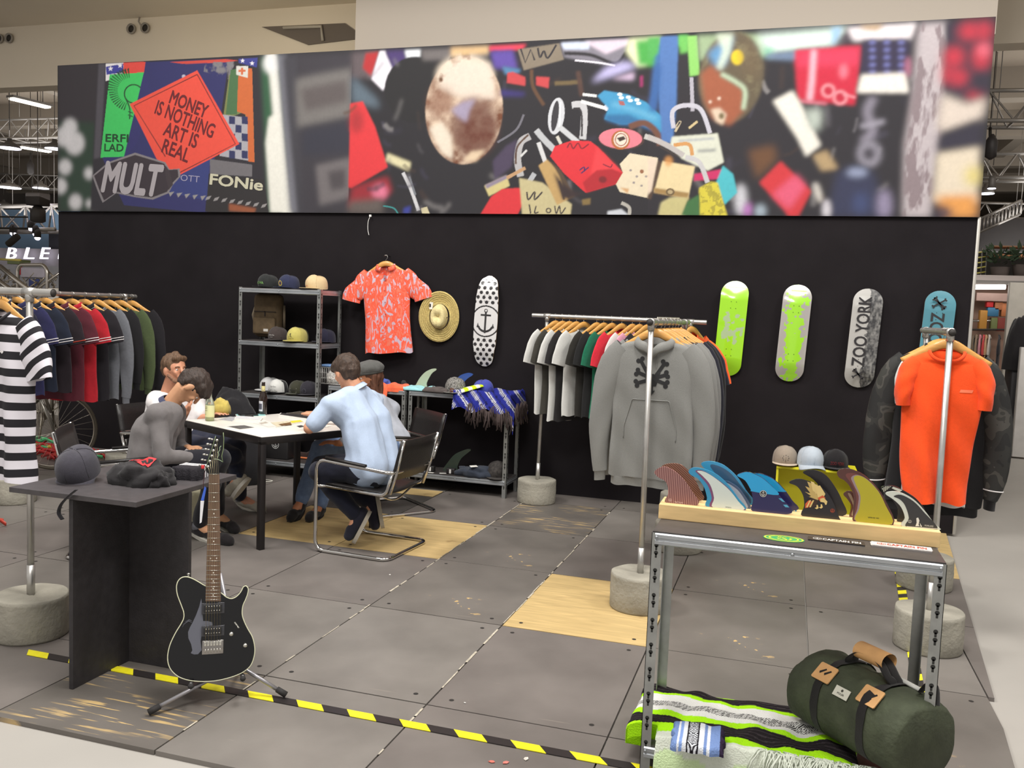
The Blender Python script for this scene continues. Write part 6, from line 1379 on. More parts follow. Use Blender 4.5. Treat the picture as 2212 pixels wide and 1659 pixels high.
for k in range(6):
    f = k/5; top = nl.lerp(nr, .12+.76*f); x1 = c[0]+(k-2.5)*w_*.14; 
    tx, ty = onp(*K6(*tun[5-k])); m = MB(); m.tube([(x1, c[1]+h_*.3, .0105), (top.x, top.y, .0066), (tx, ty, .012)], [.0004+.00008*(5-k)]*3, 4); m.build('string', mat((190, 176, 140), .3, .9), gt)
bird = gp_([(437, 335), (445, 420), (452, 520), (455, 560), (500, 560), (545, 572), (550, 600), (520, 620), (470, 640), (440, 700), (430, 760), (440, 850), (405, 890), (365, 893), (332, 880), (348, 850), (335, 790), (308, 730), (305, 670), (325, 620), (350, 575), (385, 500), (415, 420)])
m = MB(); m.flatp(bird, -.0016+.001); m.build('bird_decal', mat((92, 94, 104), .35), gt)
m = MB(); m.tube([(*onp(*K5(*q)), .0) for q in ((345, 575), (310, 560), (265, 590), (250, 620))], .0012, 5); m.tube([(*onp(*K5(*q)), .0) for q in ((345, 560), (315, 548), (275, 570))], .0012, 5); m.build('bird_decal', mat((92, 94, 104), .35), gt)
# swing tag on a cord at the head
tg = thing('swing_tag', 'white and blue swing tag dangling on a cord from the guitar head', 'tag', M=GM); k0 = onp(*K6(452, 400), .0)
m = MB(); m.tube([(*onp(*K6(*q)), -.01) for q in ((475, 440), (468, 470), (458, 560), (455, 620))], .0015, 5); m.build('cord', mat((70, 40, 44), .8), tg)
m = MB(); m.flatp(gp_([(432, 740), (470, 600), (487, 620), (462, 745)], K6), -.012); m.build('tag_band', mat((50, 90, 190), .5), tg); m = MB(); m.prism(gp_([(428, 745), (465, 745), (440, 960), (420, 972)], K6), -.013, -.0115); m.build('card', mat((210, 210, 214), .5), tg)
m = MB(); q = onp(*K6(452, 408)); m.box((q[0], q[1], -.006), (.014, .016, .012), bev=.003); m.build('tuner_clip', mat((190, 40, 44), .4), gt)
# stand
gs = thing('guitar_stand', 'tubular three-legged guitar stand with black rubber feet', 'stand', (GO.x, GO.y+.02, 0)); st = mat((158, 156, 160), .35, .6, name='grey tube'); rub = mat((40, 38, 38), .8, name='rubber')
hub = Vector((GO.x+.01, GO.y+.12, .125)); fA = Vector((-2.31, 2.845, .016)); fB = Vector((-1.905, 3.185, .016)); fC = Vector((GO.x-.12, GO.y+.34, .016))
for f in (fA, fB, fC):
    m = MB(); d = (f-hub).normalized(); m.cyl(hub, f-d*.04, .0085, n=12); m.build('leg', st, gs, world=True)
    m = MB(); m.cyl(f-d*.045, f, .0125, .0135, n=12); m.build('rubber_foot', rub, gs, world=True)
m = MB(); m.cyl(hub, GO-gn*.075+gz*.42, .010, n=12); m.build('post', st, gs, world=True)
for q in ((335, 1185), (848, 1110)):
    x, y = onp(*K5(*q)); base = GO+gxv*x+gz*y-gn*.02; m = MB(); m.tube(rounded([hub+Vector((0, 0, .0)), base-gn*.06-gz*.0, base+gn*.06, base+gn*.06+gz*.012], .02), .0045, 8); m.build('yoke', st, gs, world=True)
    m = MB(); m.cyl(base+gn*.0, base+gn*.063, .009, n=12); m.ball(tuple(base+gn*.066), .0115, u=12, v=8); m.build('rubber_sleeve', rub, gs, world=True)
# ================================================================ caps
def cap(label, M, crown_m, brim_m=None, back_m=None, art=None, group='caps on display', H=.115, brim=True, flat=True, name='cap', front_up=.012, s=1.0):
    t = thing(name, label, 'cap', M=M @ Matrix.Scale(s, 4), group=group); n = 44
    prof = [(1.0, 0), (1.01, .12), (1.0, .3), (.975, .46), (.93, .61), (.85, .75), (.72, .87), (.54, .95), (.32, .99), (.10, 1.0)]
    R = []
    for f, h in prof:
        ring = []
        for i in range(n):
            u = 2*PI*i/n; x = .084*f*math.cos(u); y = .098*f*math.sin(u); fr = max(0, -math.sin(u))
            y2 = y-front_up*fr*math.sin(h*PI)*1.2; ring.append((x, y2, h*H+front_up*1.6*fr*h*(1-f)*f*2-.004*math.cos(2*u)))
        R.append(ring)
    m = MB(); m.rings(R, cap1=True)
    if back_m is not None:
        for k, f in enumerate(m.f):
            c = sum((Vector(m.v[i]) for i in f), Vector())/len(f)
            if c.y > -.028: m.m[k] = 1
    o = m.build('crown', [crown_m, back_m or crown_m], t); bv = bvh_of(m)
    for k in range(6):
        u = PI/6+k*PI/3; mm = MB(); mm.tube([(.084*f*1.005*math.cos(u), .098*f*1.005*math.sin(u)-front_up*max(0, -math.sin(u))*math.sin(h*PI)*1.2, h*H+front_up*1.6*max(0, -math.sin(u))*h*(1-f)*f*2) for (f, h), r in zip(prof[1:], R[1:])], .0012, 4); mm.build('seam', crown_m, t)
    mm = MB(); mm.ball((0, -.0, H*1.0+.001), .005, sc=(1, 1, .5), u=10, v=6); mm.build('button', crown_m, t)
    if brim:
        R = []
        for r_ in np.linspace(0, 1, 7):
            ring = []
            for i in range(21):
                u = PI+PI*(.06+.88*i/20); a = (.083*math.cos(u), .094*math.sin(u)); b = (.088*math.cos(u), -.045+(.125)*math.sin(u)*1.0)
                x = a[0]+(b[0]-a[0])*r_; y = a[1]+(b[1]-a[1])*r_; ring.append((x, y, .004-(0 if flat else 4.2)*x*x*(.3+.7*r_)-(.0 if flat else .006*r_)))
            R.append(ring)
        mm = MB(); mm.rings(R, closed=False); o = mm.build('brim', brim_m or crown_m, t); sd = o.modifiers.new('t', 'SOLIDIFY'); sd.thickness = .004; sd.offset = 0
    if art:
        for fn, mt in art:
            mc = MB(); fn(mc); wrap(mc, bv, (0, 1, -.15), .0015); mc.build('embroidery', mt, t)
    return t
V = Matrix.Rotation(PI/2, 4, 'X')
def atext(s, w, h, z=.055, x=0.0, bold=0): return lambda mc: put_text(mc, s, Matrix.Translation((x, -.2, z)) @ V, w=w, h=h, bold=bold)
def adisc(r, z=.055, x=0.0): return lambda mc: mc.flatp(circle(r, 20, (x, z)), 0, 0, Matrix.Translation((0, -.2, 0)) @ V)
def apoly(p): return lambda mc: mc.flatp(p, 0, 0, Matrix.Translation((0, -.2, 0)) @ V)
def aline(p, r=.0016):
    def f(mc): mc.tube([(a, -.2, b) for a, b in p], r, 4)
    return f
def CM(px, Y, z, n=(-.1, -1), tilt=0.0, roll=0.0): 
    x = P(px, 800, Y).x; return Matrix.Translation((x, Y, z)) @ Matrix.Rotation(F_rz(*n), 4, 'Z') @ Matrix.Rotation(tilt, 4, 'X') @ Matrix.Rotation(roll, 4, 'Y')
cb, cn, cbg = cloth((38, 40, 40)), cloth((44, 48, 74)), cloth((206, 182, 140), .04)
CG = 'caps on the tall shelving unit'
cap('black cap reading ALOHA on the top shelf', CM(577, 7.46, 1.766, (-.35, -1)), cb, art=[(atext('ALOHA', .085, .026), mat((120, 170, 90), .6))], group=CG)
cap('navy cap with round orange patch on the top shelf', CM(622, 7.46, 1.766, (-.4, -1)), cn, art=[(adisc(.026), mat((206, 212, 120), .6)), (adisc(.021), mat((210, 140, 40), .6))], group=CG)
cap('beige cap with a small red cup patch on the top shelf', CM(681, 7.44, 1.766, (-.55, -1)), cbg, art=[(apoly([(-.014, .075), (.014, .075), (.010, .035), (-.010, .035)]), mat((196, 44, 60), .6))], group=CG, s=1.04)
cap('grey-brown cap with white script on the second shelf', CM(600, 7.50, 1.276, (-.1, -1)), cloth((66, 58, 56)), art=[(atext('Surfers Co', .06, .011, .06), mat((220, 216, 210), .6)), (atext('supply', .03, .008, .04), mat((220, 216, 210), .6))], group=CG)
cap('olive cap standing behind the yellow one on the second shelf', CM(645, 7.60, 1.276, (-.1, -1)), cloth((88, 84, 54)), group=CG)
cap('yellow cap with a black fin print on the second shelf', CM(641, 7.42, 1.276, (-.05, -1)), cloth((186, 176, 98), .05), art=[(apoly([(-.02, .05), (.012, .05), (.004, .064), (.004, .088), (-.008, .078)]), mat((30, 30, 30), .6)), (atext('CAPTAIN FIN', .055, .006, .04), mat((60, 58, 40), .6))], group=CG, s=1.05)
cap('dark navy cap with white text at the right of the second shelf', CM(703, 7.56, 1.276, (-.2, -1)), cloth((34, 34, 52)), art=[(atext('FIN CO', .04, .010, .06, -.01), mat((206, 206, 210), .6)), (atext('SURF CO', .045, .008, .042, -.01), mat((206, 206, 210), .6))], group=CG)
cap('white cap with a black grid print standing behind on the third shelf', CM(585, 7.58, .784, (-.35, -1)), cloth((206, 206, 206), .03), art=[(aline([(-.03, .03), (.03, .03), (.03, .075), (-.03, .075), (-.03, .03)]), mat((40, 40, 40), .6)), (aline([(-.03, .05), (.03, .05)]), mat((40, 40, 40), .6)), (aline([(0, .03), (0, .075)]), mat((40, 40, 40), .6))], group=CG)
cap('white-fronted trucker cap with a fish drawing on the third shelf', CM(602, 7.44, .784, (.05, -1)), cloth((212, 212, 208), .03), brim_m=cloth((36, 34, 36)), back_m=cloth((40, 38, 40)), art=[(atext('Trucker Bueno', .06, .016, .075), mat((110, 110, 110), .6)), (aline([(-.04, .03), (-.02, .042), (.02, .04), (.04, .028), (.02, .018), (-.02, .018), (-.04, .03), (-.052, .042), (-.052, .018), (-.04, .03)]), mat((40, 40, 40), .6))], group=CG)
cap('olive cap with white rectangular patch on the third shelf', CM(646, 7.46, .784, (.0, -1)), cloth((58, 58, 46)), art=[(apoly([(-.032, .03), (.03, .03), (.034, .07), (-.032, .07)]), mat((206, 206, 196), .6)), (atext('Goodie', .05, .016, .05), mat((50, 50, 50), .6))], group=CG)
cap('charcoal cap with a round tonal patch on the third shelf', CM(669, 7.47, .784, (.05, -1)), cloth((48, 46, 54)), art=[(lambda mc: ring2d(mc, .017, .020, 0, 24, Matrix.Translation((0, -.2, .05)) @ V), mat((90, 88, 100), .6))], group=CG)
CY = 'caps on the yellow stand'; YS = .505
cap('beige cap with black emblem on the yellow stand', CM(1708, 7.44, YS+.012, (.05, -1)), cloth((150, 138, 124), .05), brim_m=cloth((196, 180, 160)), art=[(lambda mc: [mc.flatp([(-.022, -.003), (.022, -.003), (.022, .003), (-.022, .003)], 0, 0, Matrix.Translation((0, -.2, .06)) @ V @ Matrix.Rotation(a, 4, 'Z')) for a in (.7, -.7, 0, 1.57)], mat((40, 38, 36), .6))], group=CY, s=1.14)
cap('pale blue cap between two others on the yellow stand', CM(1763, 7.38, YS+.026, (.25, -1), 0), cloth((176, 186, 196), .03), flat=False, group=CY, s=1.16)
cap('black cap with red lettering on the yellow stand', CM(1818, 7.45, YS+.012, (.1, -1)), cloth((28, 26, 28)), art=[(atext('ZOO YORK', .09, .022, .05), mat((120, 30, 36), .6))], group=CY, s=1.14)
yel = mat((216, 208, 34), .55, grain=(5, .06), name='yellow painted board')
t = thing('display_stand', 'bright yellow box stand under three caps at the wall', 'stand', (.255, 7.47, 0)); m = MB(); m.box((0, 0, YS-.008), (.60, .36, .016)); m.build('top', yel, t, bevel=.002)
for s in (-1, 1): m = MB(); m.box((s*.291, 0, (YS-.016)/2), (.018, .34, YS-.016)); m.build('side_panel', yel, t)
m = MB(); m.box((0, .06, (YS-.016)/2), (.56, .014, YS-.016)); m.build('back_panel', yel, t)
# backpack on the second shelf of the tall unit
t = thing('backpack', 'dark tan backpack hanging behind the second shelf of the tall unit', 'backpack', (P(583, 690, 7.62).x, 7.60, 1.30)); tan = mat((92, 76, 54), .85, grain=(20, .2), bump=(200, .3), name='waxed canvas')
m = MB(); m.box((0, 0, .20), (.29, .13, .42), bev=.05); m.build('body', tan, t); m = MB(); m.box((0, -.075, .10), (.24, .04, .16), bev=.015); m.build('front_pocket', tan, t)
m = MB(); m.box((0, -.068, .235), (.24, .006, .008)); m.box((0, -.068, .215), (.012, .006, .05)); m.build('strap', mat((40, 30, 24), .7), t); m = MB(); m.tube([(-.155, .02, .30), (-.175, .0, .2), (-.16, .02, .08)], .012, 8, flat=(1, .4)); m.tube([(.155, .02, .30), (.17, .0, .2), (.16, .02, .08)], .012, 8, flat=(1, .4)); m.build('shoulder_strap', mat((120, 108, 90), .8), t)
m = MB(); m.box((.03, -.097, .06), (.05, .001, .025)); m.build('label_patch', mat((200, 196, 190), .6), t)
# ================================================================ cloth goods: soft folded slabs painted by a function
def slab_cloth(name, label, cat, M, W, D, H, colf=None, m_=None, group=None, seed=0, bumps=.008, nx=60, ny=40, fn=None, kids=None, drape=None):
    r_ = noise; m = MB(); cols = []
    t = thing(name, label, cat, M=M, group=group)
    def top(u, v):
        e = min(1, (1-abs(u))*6)*min(1, (1-abs(v))*6); e = math.sqrt(max(0, 1-(1-e)**2)); x, y = u*W/2, v*D/2
        h = H*(.35+.65*e)+bumps*noise.noise(Vector((x*12, y*12, seed)))*e
        x += .01*noise.noise(Vector((v*3, seed, 0))); y += .01*noise.noise(Vector((u*3, seed, 5)))
        if drape: x, y, h = drape(u, v, x, y, h)
        return (x, y, h)
    us, vs = np.linspace(-1, 1, nx), np.linspace(-1, 1, ny)
    T = [[top(u, v) for u in us] for v in vs]; Bt = [[(p[0], p[1], (p[2]-H if drape else 0)) for p in row] for row in T]
    m.rings(T, closed=False)
    m.rings([r[::-1] for r in Bt], closed=False)
    per = lambda G_: [G_[0][i] for i in range(nx)]+[G_[j][-1] for j in range(1, ny)]+[G_[-1][i] for i in range(nx-2, -1, -1)]+[G_[j][0] for j in range(ny-2, 0, -1)]
    a, b = per(T), per(Bt); mid = [((p[0]+q[0])/2, (p[1]+q[1])/2, (p[2]+q[2])/2) for p, q in zip(a, b)]
    m.rings([b, mid, a], closed=True)
    if colf:
        m.col = np.array([colf(p[0], p[1], p[2]) for p in [q for r in T for q in r]]+[colf(p[0], p[1], 0) for p in [q for r in Bt for q in r[::-1]]]+[colf(*p) for p in b+mid+a])
    m.build('fabric', m_ or attr_mat(.95, name='woven cloth', spec=.1, bump=(160, .5)), t)
    return t
def heap(name, label, cat, c, size, m_, seed, group=None, rz=0.0, amp=.25, frq=9):
    """crumpled cloth resting on a surface at c"""
    t = thing(name, label, cat, M=Matrix.Translation(c) @ Matrix.Rotation(rz, 4, 'Z'), group=group); m = MB(); n, k = 44, 14; R = []
    for j in range(k):
        a = (j+.5)/k*PI/2; ring = []
        for i in range(n):
            u = 2*PI*i/n; d = Vector((math.cos(u)*math.cos(a), math.sin(u)*math.cos(a), math.sin(a))); f = 1+amp*noise.noise(Vector((d.x*1.8, d.y*1.8, d.z*1.8+seed)))*1.5+.14*amp*4*noise.noise(Vector((d.x*frq*.6, d.y*frq*.6, d.z*3+seed)))
            ring.append((d.x*size[0]/2*f, d.y*size[1]/2*f, max(0, (d.z)**.7*size[2]*f if j else 0)))
        R.append(ring)
    m.rings(R, cap0=True, cap1=True); m.build('fabric', m_, t); return t
SH = .892; SG2 = 'goods on the low bench shelves'
K7 = lambda x, y: (700+x/4.809, 780+y/4.809)
def at7(x, Y): return P(*K7(x, 250), Y).x
t = slab_cloth('folded_shirt', 'orange folded shirt draped over the edge of the middle bench', 'shirt', Matrix.Translation((at7(690, 7.45), 7.47, SH)) @ Matrix.Rotation(.1, 4, 'Z'), .30, .22, .035, m_=cloth((238, 106, 70)), group=SG2, seed=3, bumps=.03, drape=lambda u, v, x, y, h: (x, y-.02, h-(.10 if v < -.75 else 0)*min(1, (-.75-v)*6)) if u < 0 else (x, y, h))
heap('folded_shirt', 'blue folded shirt behind the head of the man in the flat cap', 'shirt', (at7(615, 7.6), 7.60, SH), (.16, .14, .075), cloth((72, 92, 170)), 5, SG2)
slab_cloth('folded_shirt', 'pale turquoise shirt lying folded on the bench', 'shirt', Matrix.Translation((at7(965, 7.45), 7.49, SH)), .27, .2, .028, m_=cloth((150, 206, 212), .03), group=SG2, seed=9, bumps=.02)
slab_cloth('folded_shirt', 'grey-brown shirt hanging slightly over the bench edge', 'shirt', Matrix.Translation((at7(1190, 7.45), 7.47, SH)) @ Matrix.Rotation(-.1, 4, 'Z'), .24, .2, .03, m_=cloth((82, 74, 72)), group=SG2, seed=12, bumps=.03)
heap('beanie', 'small dark object behind the pale turquoise shirt', 'hat', (at7(830, 7.62), 7.62, SH), (.06, .06, .06), cloth((46, 46, 48)), 4, SG2)
def K7f(label, outer, Y, m_, zb, trans=False):
    pts = [P(*K7(*p), Y) for p in outer]; z0 = min(p.z for p in pts); ox = sum(p.x for p in pts)/len(pts); t = thing('surf_fin', label, 'fin', (ox, Y, zb), group=SG2)
    m = MB(); m.prism(bez([(p.x-ox, p.z-z0) for p in pts], 4, True), -.006, .006, M=V); m.build('blade', m_, t, bevel=.003); return t
K7f('pale glassy surf fin standing upright on the bench', [(945, 240), (965, 190), (1000, 130), (1050, 75), (1110, 42), (1158, 34), (1168, 50), (1128, 80), (1095, 130), (1068, 190), (1064, 240)], 7.60, mat((168, 180, 156), .12, coat=.6, name='clear resin'), SH)
K7f('blue glassy surf fin leaning behind the patterned cap', [(1340, 240), (1360, 170), (1390, 110), (1430, 75), (1500, 54), (1545, 64), (1545, 80), (1500, 110), (1460, 155), (1440, 240)], 7.62, mat((56, 84, 150), .12, coat=.6, name='blue resin'), SH)
pc = attr_mat(.9, name='patterned cloth')
cp = cap('black and white patterned cap with a tan patch on the bench', CM(985, 7.50, SH+.004, (.1, -1)), mat((120, 118, 114), .9, grain=(90, .9), name='speckled cloth'), art=[(adisc(.017, .035), mat((140, 76, 50), .6))], group=SG2, s=1.08)
cap('royal blue cap at the right end of the bench', CM(1045, 7.54, SH+.004, (.9, -.6)), cloth((66, 74, 160)), group=SG2, art=[(lambda mc: ring2d(mc, .018, .021, 0, 24, Matrix.Translation((0, -.2, .055)) @ V), mat((50, 56, 130), .6))])
def mex(x, y, z):
    s = (x*.8+y*.3)*9+z*6; k = s-math.floor(s); 
    if k < .42: return L8(44, 50, 140)
    if k < .5: return L8(206, 206, 214)
    if k < .58: return L8(40, 38, 60)
    if k < .66: return L8(206, 206, 214)
    if k < .9: return L8(50, 56, 150)
    return L8(30, 30, 50)
def dr(u, v, x, y, h):
    lx = max(0, x-.19); fy = max(0, -.15-y)
    return (x-lx*.75-.0, y+fy*.7, h-lx*1.15-fy*1.0+.02*math.sin(u*9+v*4)*(1 if lx or fy else .4))
t = slab_cloth('blanket', 'royal blue patterned blanket with grey fringe draped over the bench end', 'blanket', Matrix.Translation((-2.46, 7.52, SH+.004)), .68, .54, .025, colf=mex, group='woven blankets', seed=20, bumps=.02, drape=dr, nx=70, ny=60)
fm_ = mat((74, 62, 60), .95, name='yarn'); m = MB(); rr = random.Random(4)
for i in range(150):
    s = i/150; a = Vector((-2.62, 7.40, .86)) if s < .5 else None
    if s < .6: p = Vector((-2.66+.42*(s/.6), 7.335+.01*rr.random(), .80-.05*abs(s/.6-.2)+.03*math.sin(s*40)))
    else: p = Vector((-2.228+.012*rr.random(), 7.37+.36*((s-.6)/.4), .82+.02*math.sin(s*50)))
    L_ = rr.uniform(.08, .17); m.tube([p, p+Vector((rr.uniform(-.012, .012), rr.uniform(-.01, 0), -L_*.5)), p+Vector((rr.uniform(-.02, .02), rr.uniform(-.015, 0), -L_))], rr.uniform(.003, .006), 4)
m.build('fringe', fm_, t, world=True, kind='stuff')
slab_cloth('folded_shirt', 'white and neon yellow cloth tucked on the blue blanket', 'shirt', Matrix.Translation((-2.66, 7.44, SH+.045)) @ Matrix.Rotation(.5, 4, 'Z') @ Matrix.Rotation(-.3, 4, 'Y'), .2, .16, .02, colf=lambda x, y, z: L8(198, 226, 40) if (x*14 % 1) < .5 else L8(222, 222, 214), group=SG2, seed=2)
LS = .156
heap('folded_jeans', 'dark jeans rolled on the lower shelf of the bench', 'jeans', (at7(1600, 7.5), 7.50, LS), (.34, .22, .09), cloth((50, 56, 68)), 31, SG2)
K7f('tall dark green glassy surf fin standing on the lower shelf', [(1240, 1090), (1290, 1000), (1360, 920), (1440, 880), (1500, 862), (1530, 872), (1500, 900), (1430, 960), (1390, 1040), (1380, 1090)], 7.58, mat((56, 66, 58), .12, coat=.6, name='green resin'), LS)
cap('dark patterned cap at the right end of the lower shelf', CM(1083, 7.56, LS+.004, (.3, -1)), mat((60, 56, 54), .9, grain=(60, .5), name='dull print cloth'), group=SG2, s=1.15)
for i, (cx, Y, lab, cc, sz) in enumerate([(955, 7.50, 'red and orange packet with a white label on the lower shelf', (196, 62, 40), (.05, .05, .055)), (1140, 7.50, 'black packet with white label, left one on the lower shelf', (32, 30, 30), (.07, .05, .05)), (1350, 7.48, 'black packet with white label beside the green fin', (34, 30, 32), (.08, .05, .05)), (1085, 7.60, 'small dull pink packet behind the others on the lower shelf', (120, 74, 72), (.06, .04, .03))]):
    t = thing('packet', lab, 'packet', (at7(cx, Y), Y, LS), group='packets on the lower shelf'); m = MB(); m.box((0, 0, sz[2]/2), sz, bev=.006); m.build('wrapper', mat(cc, .5), t); m = MB(); m.box((0, -sz[1]/2-.0006, sz[2]*.5), (.018, .001, sz[2]*.75)); m.build('label_strip', mat((220, 218, 214), .5), t)
for i, (cx, cy, lab) in enumerate([(1100, 1158, 'small white card at the left on the lower shelf edge'), (1240, 1166, 'larger white card on the lower shelf edge'), (1570, 1085, 'white tag lying on the dark jeans')]):
    q = G(*K7(cx, cy), LS) if i < 2 else P(*K7(cx, cy), 7.44); t = thing('card', lab, 'card', (q.x, max(7.42, q.y) if i < 2 else 7.40, LS+.0006 if i < 2 else q.z), .4*i, group='white cards on the lower shelf'); m = MB(); m.box((0, 0, 0), (.07, .035, .001), M=Matrix.Rotation(.25*(i > 1), 4, 'X')); m.build('paper', mat((216, 214, 208), .6), t)
# wire basket with goods left of the seated men's heads, on the middle bench
t = thing('wire_basket', 'small white wire basket of strings and packets on the middle bench', 'basket', (P(722, 840, 7.5).x, 7.52, SH)); m = MB()
for z in (0, .05, .1, .15): m.tube([(x*.11, y*.09, z+.003) for x, y in ((-1, -1), (1, -1), (1, 1), (-1, 1))], .003, 5, loop=True)
for i in range(11):
    for y in (-1, 1): m.cyl((-.11+.022*i, y*.09, 0), (-.11+.022*i, y*.09, .155), .0018, n=5)
for i in range(8):
    for x in (-1, 1): m.cyl((x*.11, -.09+.0257*i, 0), (x*.11, -.09+.0257*i, .155), .0018, n=5)
m.build('wire', mat((206, 204, 200), .4, .3), t)
heap('string_bundle', 'bundle of white drawstrings filling the wire basket', 'string', (P(722, 840, 7.5).x, 7.52, SH+.004), (.19, .15, .13), mat((196, 192, 186), .8, grain=(70, .4), bump=(80, .6), name='white string'), 8, SG2)
t = thing('packet', 'blue and white packet lying on top of the wire basket', 'packet', (P(718, 815, 7.5).x, 7.52, SH+.157)); m = MB(); m.box((0, 0, .012), (.19, .12, .022), bev=.006); m.build('wrapper', mat((120, 156, 206), .3), t); m = MB(); m.ball((.02, 0, .036), .02, sc=(1, 1, .7)); m.build('knob', mat((220, 220, 220), .3), t)
# black box with anchor and orange thing on the bottom level of the tall unit
q = P(591, 968, 7.34); t = thing('storage_box', 'black box with a white ringed anchor on the lowest shelf behind the table', 'box', (q.x-.02, 7.48, LS)); m = MB(); m.box((0, 0, .12), (.30, .22, .24), bev=.008); m.build('carton', mat((30, 28, 29), .6), t); m = MB(); anchor2d(m, .038, 0, Matrix.Translation((.02, -.1108, .135)) @ V); m.build('anchor_badge', mat((206, 206, 204), .6), t)
q = P(655, 970, 7.5); t = thing('shoe', 'dark sneaker with orange trim on the low shelf behind the seated man', 'shoe', (q.x, 7.52, LS)); m = MB(); m.add([], []); b = blob([((-.08, 0, .03), (.06, 0, .03), .035, .032), ((.05, 0, .035), (.09, 0, .07), .035, .03)], .008, 3); b.build('upper', cloth((50, 34, 30)), t); m.tube([(-.1, -.03, .012), (.1, -.03, .012)], .01, 6); m.tube([(.09, -.02, .09), (.10, -.03, .05)], .008, 6); m.build('trim', mat((196, 110, 64), .6), t)
# ================================================================ on the meeting table
TZ = .7535; TG_ = 'papers on the meeting table'
K8 = lambda x, y: (420+x/6.506, 840+y/6.506)
def paper(label, pts, m_, h=.0012, z=TZ, name='magazine', cat='magazine', kids=()):
    q = [G(*K8(*p), z) for p in pts]; c = sum(q, Vector())/len(q); t = thing(name, label, cat, c, group=TG_); m = MB(); m.prism([(p.x-c.x, p.y-c.y) for p in q], 0, h); m.build('pages', mat((222, 220, 214), .6), t, bevel=.0004)
    m = MB(); m.flatp([((p.x-c.x)*.94, (p.y-c.y)*.94) for p in q], h+.0006); m.build('cover', m_, t)
    for pl, mk in kids:
        q2 = [G(*K8(*p), z+h) for p in pl]; m = MB(); m.flatp([(p.x-c.x, p.y-c.y) for p in q2], h+.0011); m.build('printing', mk, t)
    return t
speck = lambda c, a=.5: mat(c, .5, grain=(45, a), name='printed sheet')
paper('thick grey-edged catalogue nearest the clear bottle', [(560, 440), (590, 400), (960, 420), (930, 462)], speck((206, 206, 208), .12), .012, name='catalogue')
paper('open grey magazine left of the catalogue', [(330, 432), (500, 390), (620, 402), (530, 460)], speck((160, 160, 164), .3))
paper('pale turquoise notepad behind the catalogue', [(575, 372), (660, 368), (720, 405), (640, 420)], mat((150, 206, 206), .5), .008, name='notepad')
paper('pale turquoise folder beside the black phone', [(790, 372), (985, 356), (1010, 388), (840, 398)], mat((146, 200, 198), .5), .006, name='folder')
paper('long white price list in the middle of the table', [(820, 480), (980, 440), (1200, 520), (1040, 540)], mat((214, 210, 204), .6), kids=[([(900, 482), (1000, 460), (1040, 480), (940, 500)], speck((180, 172, 160), .3))])
paper('dark speckled sheet lying near the front of the table', [(455, 530), (700, 512), (850, 545), (640, 572)], speck((92, 90, 88), .5))
paper('glossy magazine with yellow and brown pictures', [(1050, 480), (1500, 440), (1540, 470), (1150, 545)], speck((206, 196, 170), .25), .003, kids=[([(1180, 500), (1350, 470), (1370, 505), (1230, 522)], speck((110, 80, 50), .6)), ([(1340, 455), (1480, 440), (1530, 458), (1370, 480)], mat((216, 204, 50), .5))])
paper('small dark oval sheet beside the elbow of the man in pale blue', [(1430, 525), (1500, 512), (1560, 530), (1480, 548)], speck((60, 58, 60), .3))
paper('black ring binder under the hand of the man in pale blue', [(1180, 385), (1210, 362), (1700, 400), (1640, 452)], mat((42, 40, 42), .5), .014, name='binder', cat='folder')
paper('dark magazine with a yellow picture at the back of the table', [(1290, 350), (1480, 322), (1640, 340), (1500, 376)], speck((70, 64, 56), .5), .004)
paper('white sheet of paper at the right of the table', [(1720, 520), (1900, 490), (2000, 500), (1850, 545)], mat((220, 216, 208), .6))
q = G(*K8(755, 385), TZ+.001); t = thing('phone', 'black phone lying between the turquoise folders', 'phone', (q.x, q.y, TZ+.009), .9); m = MB(); m.box((0, 0, .004), (.14, .07, .008), bev=.003); m.build('body', mat((24, 24, 26), .2), t)
q = G(453, 909, TZ); t = thing('bottle', 'clear glass bottle with cream label and pale yellow drink', 'bottle', (q.x, q.y, TZ), -.4, group='bottles on the table'); glass = mat((214, 222, 206), .05, trans=.85, name='clear glass')
m = MB(); m.lathe([(.0, .0), (.028, 0), (.032, .004), (.032, .115), (.026, .145), (.014, .175), (.012, .21), (.0125, .215)], 28); m.build('glass', glass, t)
m = MB(); m.lathe([(.0, .004), (.0295, .004), (.0295, .045), (0, .045)], 24); m.build('drink', mat((216, 214, 130), .2, name='lemonade'), t); m = MB(); m.lathe([(.0326, .03), (.0328, .031), (.0328, .113), (.0326, .114)], 28); m.build('label_sleeve', mat((214, 212, 160), .6), t)
m = MB()
for z, s_, w_ in ((.104, 'WATER', .03), (.092, 'KEFIR', .03), (.078, 'LEMON', .03), (.050, 'BIO', .010)): put_text(m, s_, Matrix.Translation((0, -.2, z)) @ V, w=w_, h=.007)
bq = MB(); bq.lathe([(.0329, .0), (.0329, .2)], 40); wrap(m, bvh_of(bq), (0, 1, 0), .0006); m.build('label_text', mat((70, 64, 50), .6), t)
m = MB(); m.lathe([(.0, .217), (.0135, .217), (.0135, .205), (.012, .204)][::-1], 16); m.build('cap', mat((220, 218, 210), .4), t)
q = G(568, 896, TZ); t = thing('bottle', 'dark brown beer bottle with white label and cream neck foil', 'bottle', (q.x, q.y, TZ), -.3, group='bottles on the table')
m = MB(); m.lathe([(.0, .0), (.028, 0), (.031, .004), (.031, .135), (.026, .16), (.015, .185), (.013, .25), (.014, .255), (0, .256)], 28); m.build('glass', mat((34, 22, 16), .06, coat=.5, name='brown glass'), t)
m = MB(); m.lathe([(.0156, .185), (.0150, .187), (.0140, .225), (.0139, .226)], 20); m.build('neck_foil', mat((206, 196, 140), .5), t)
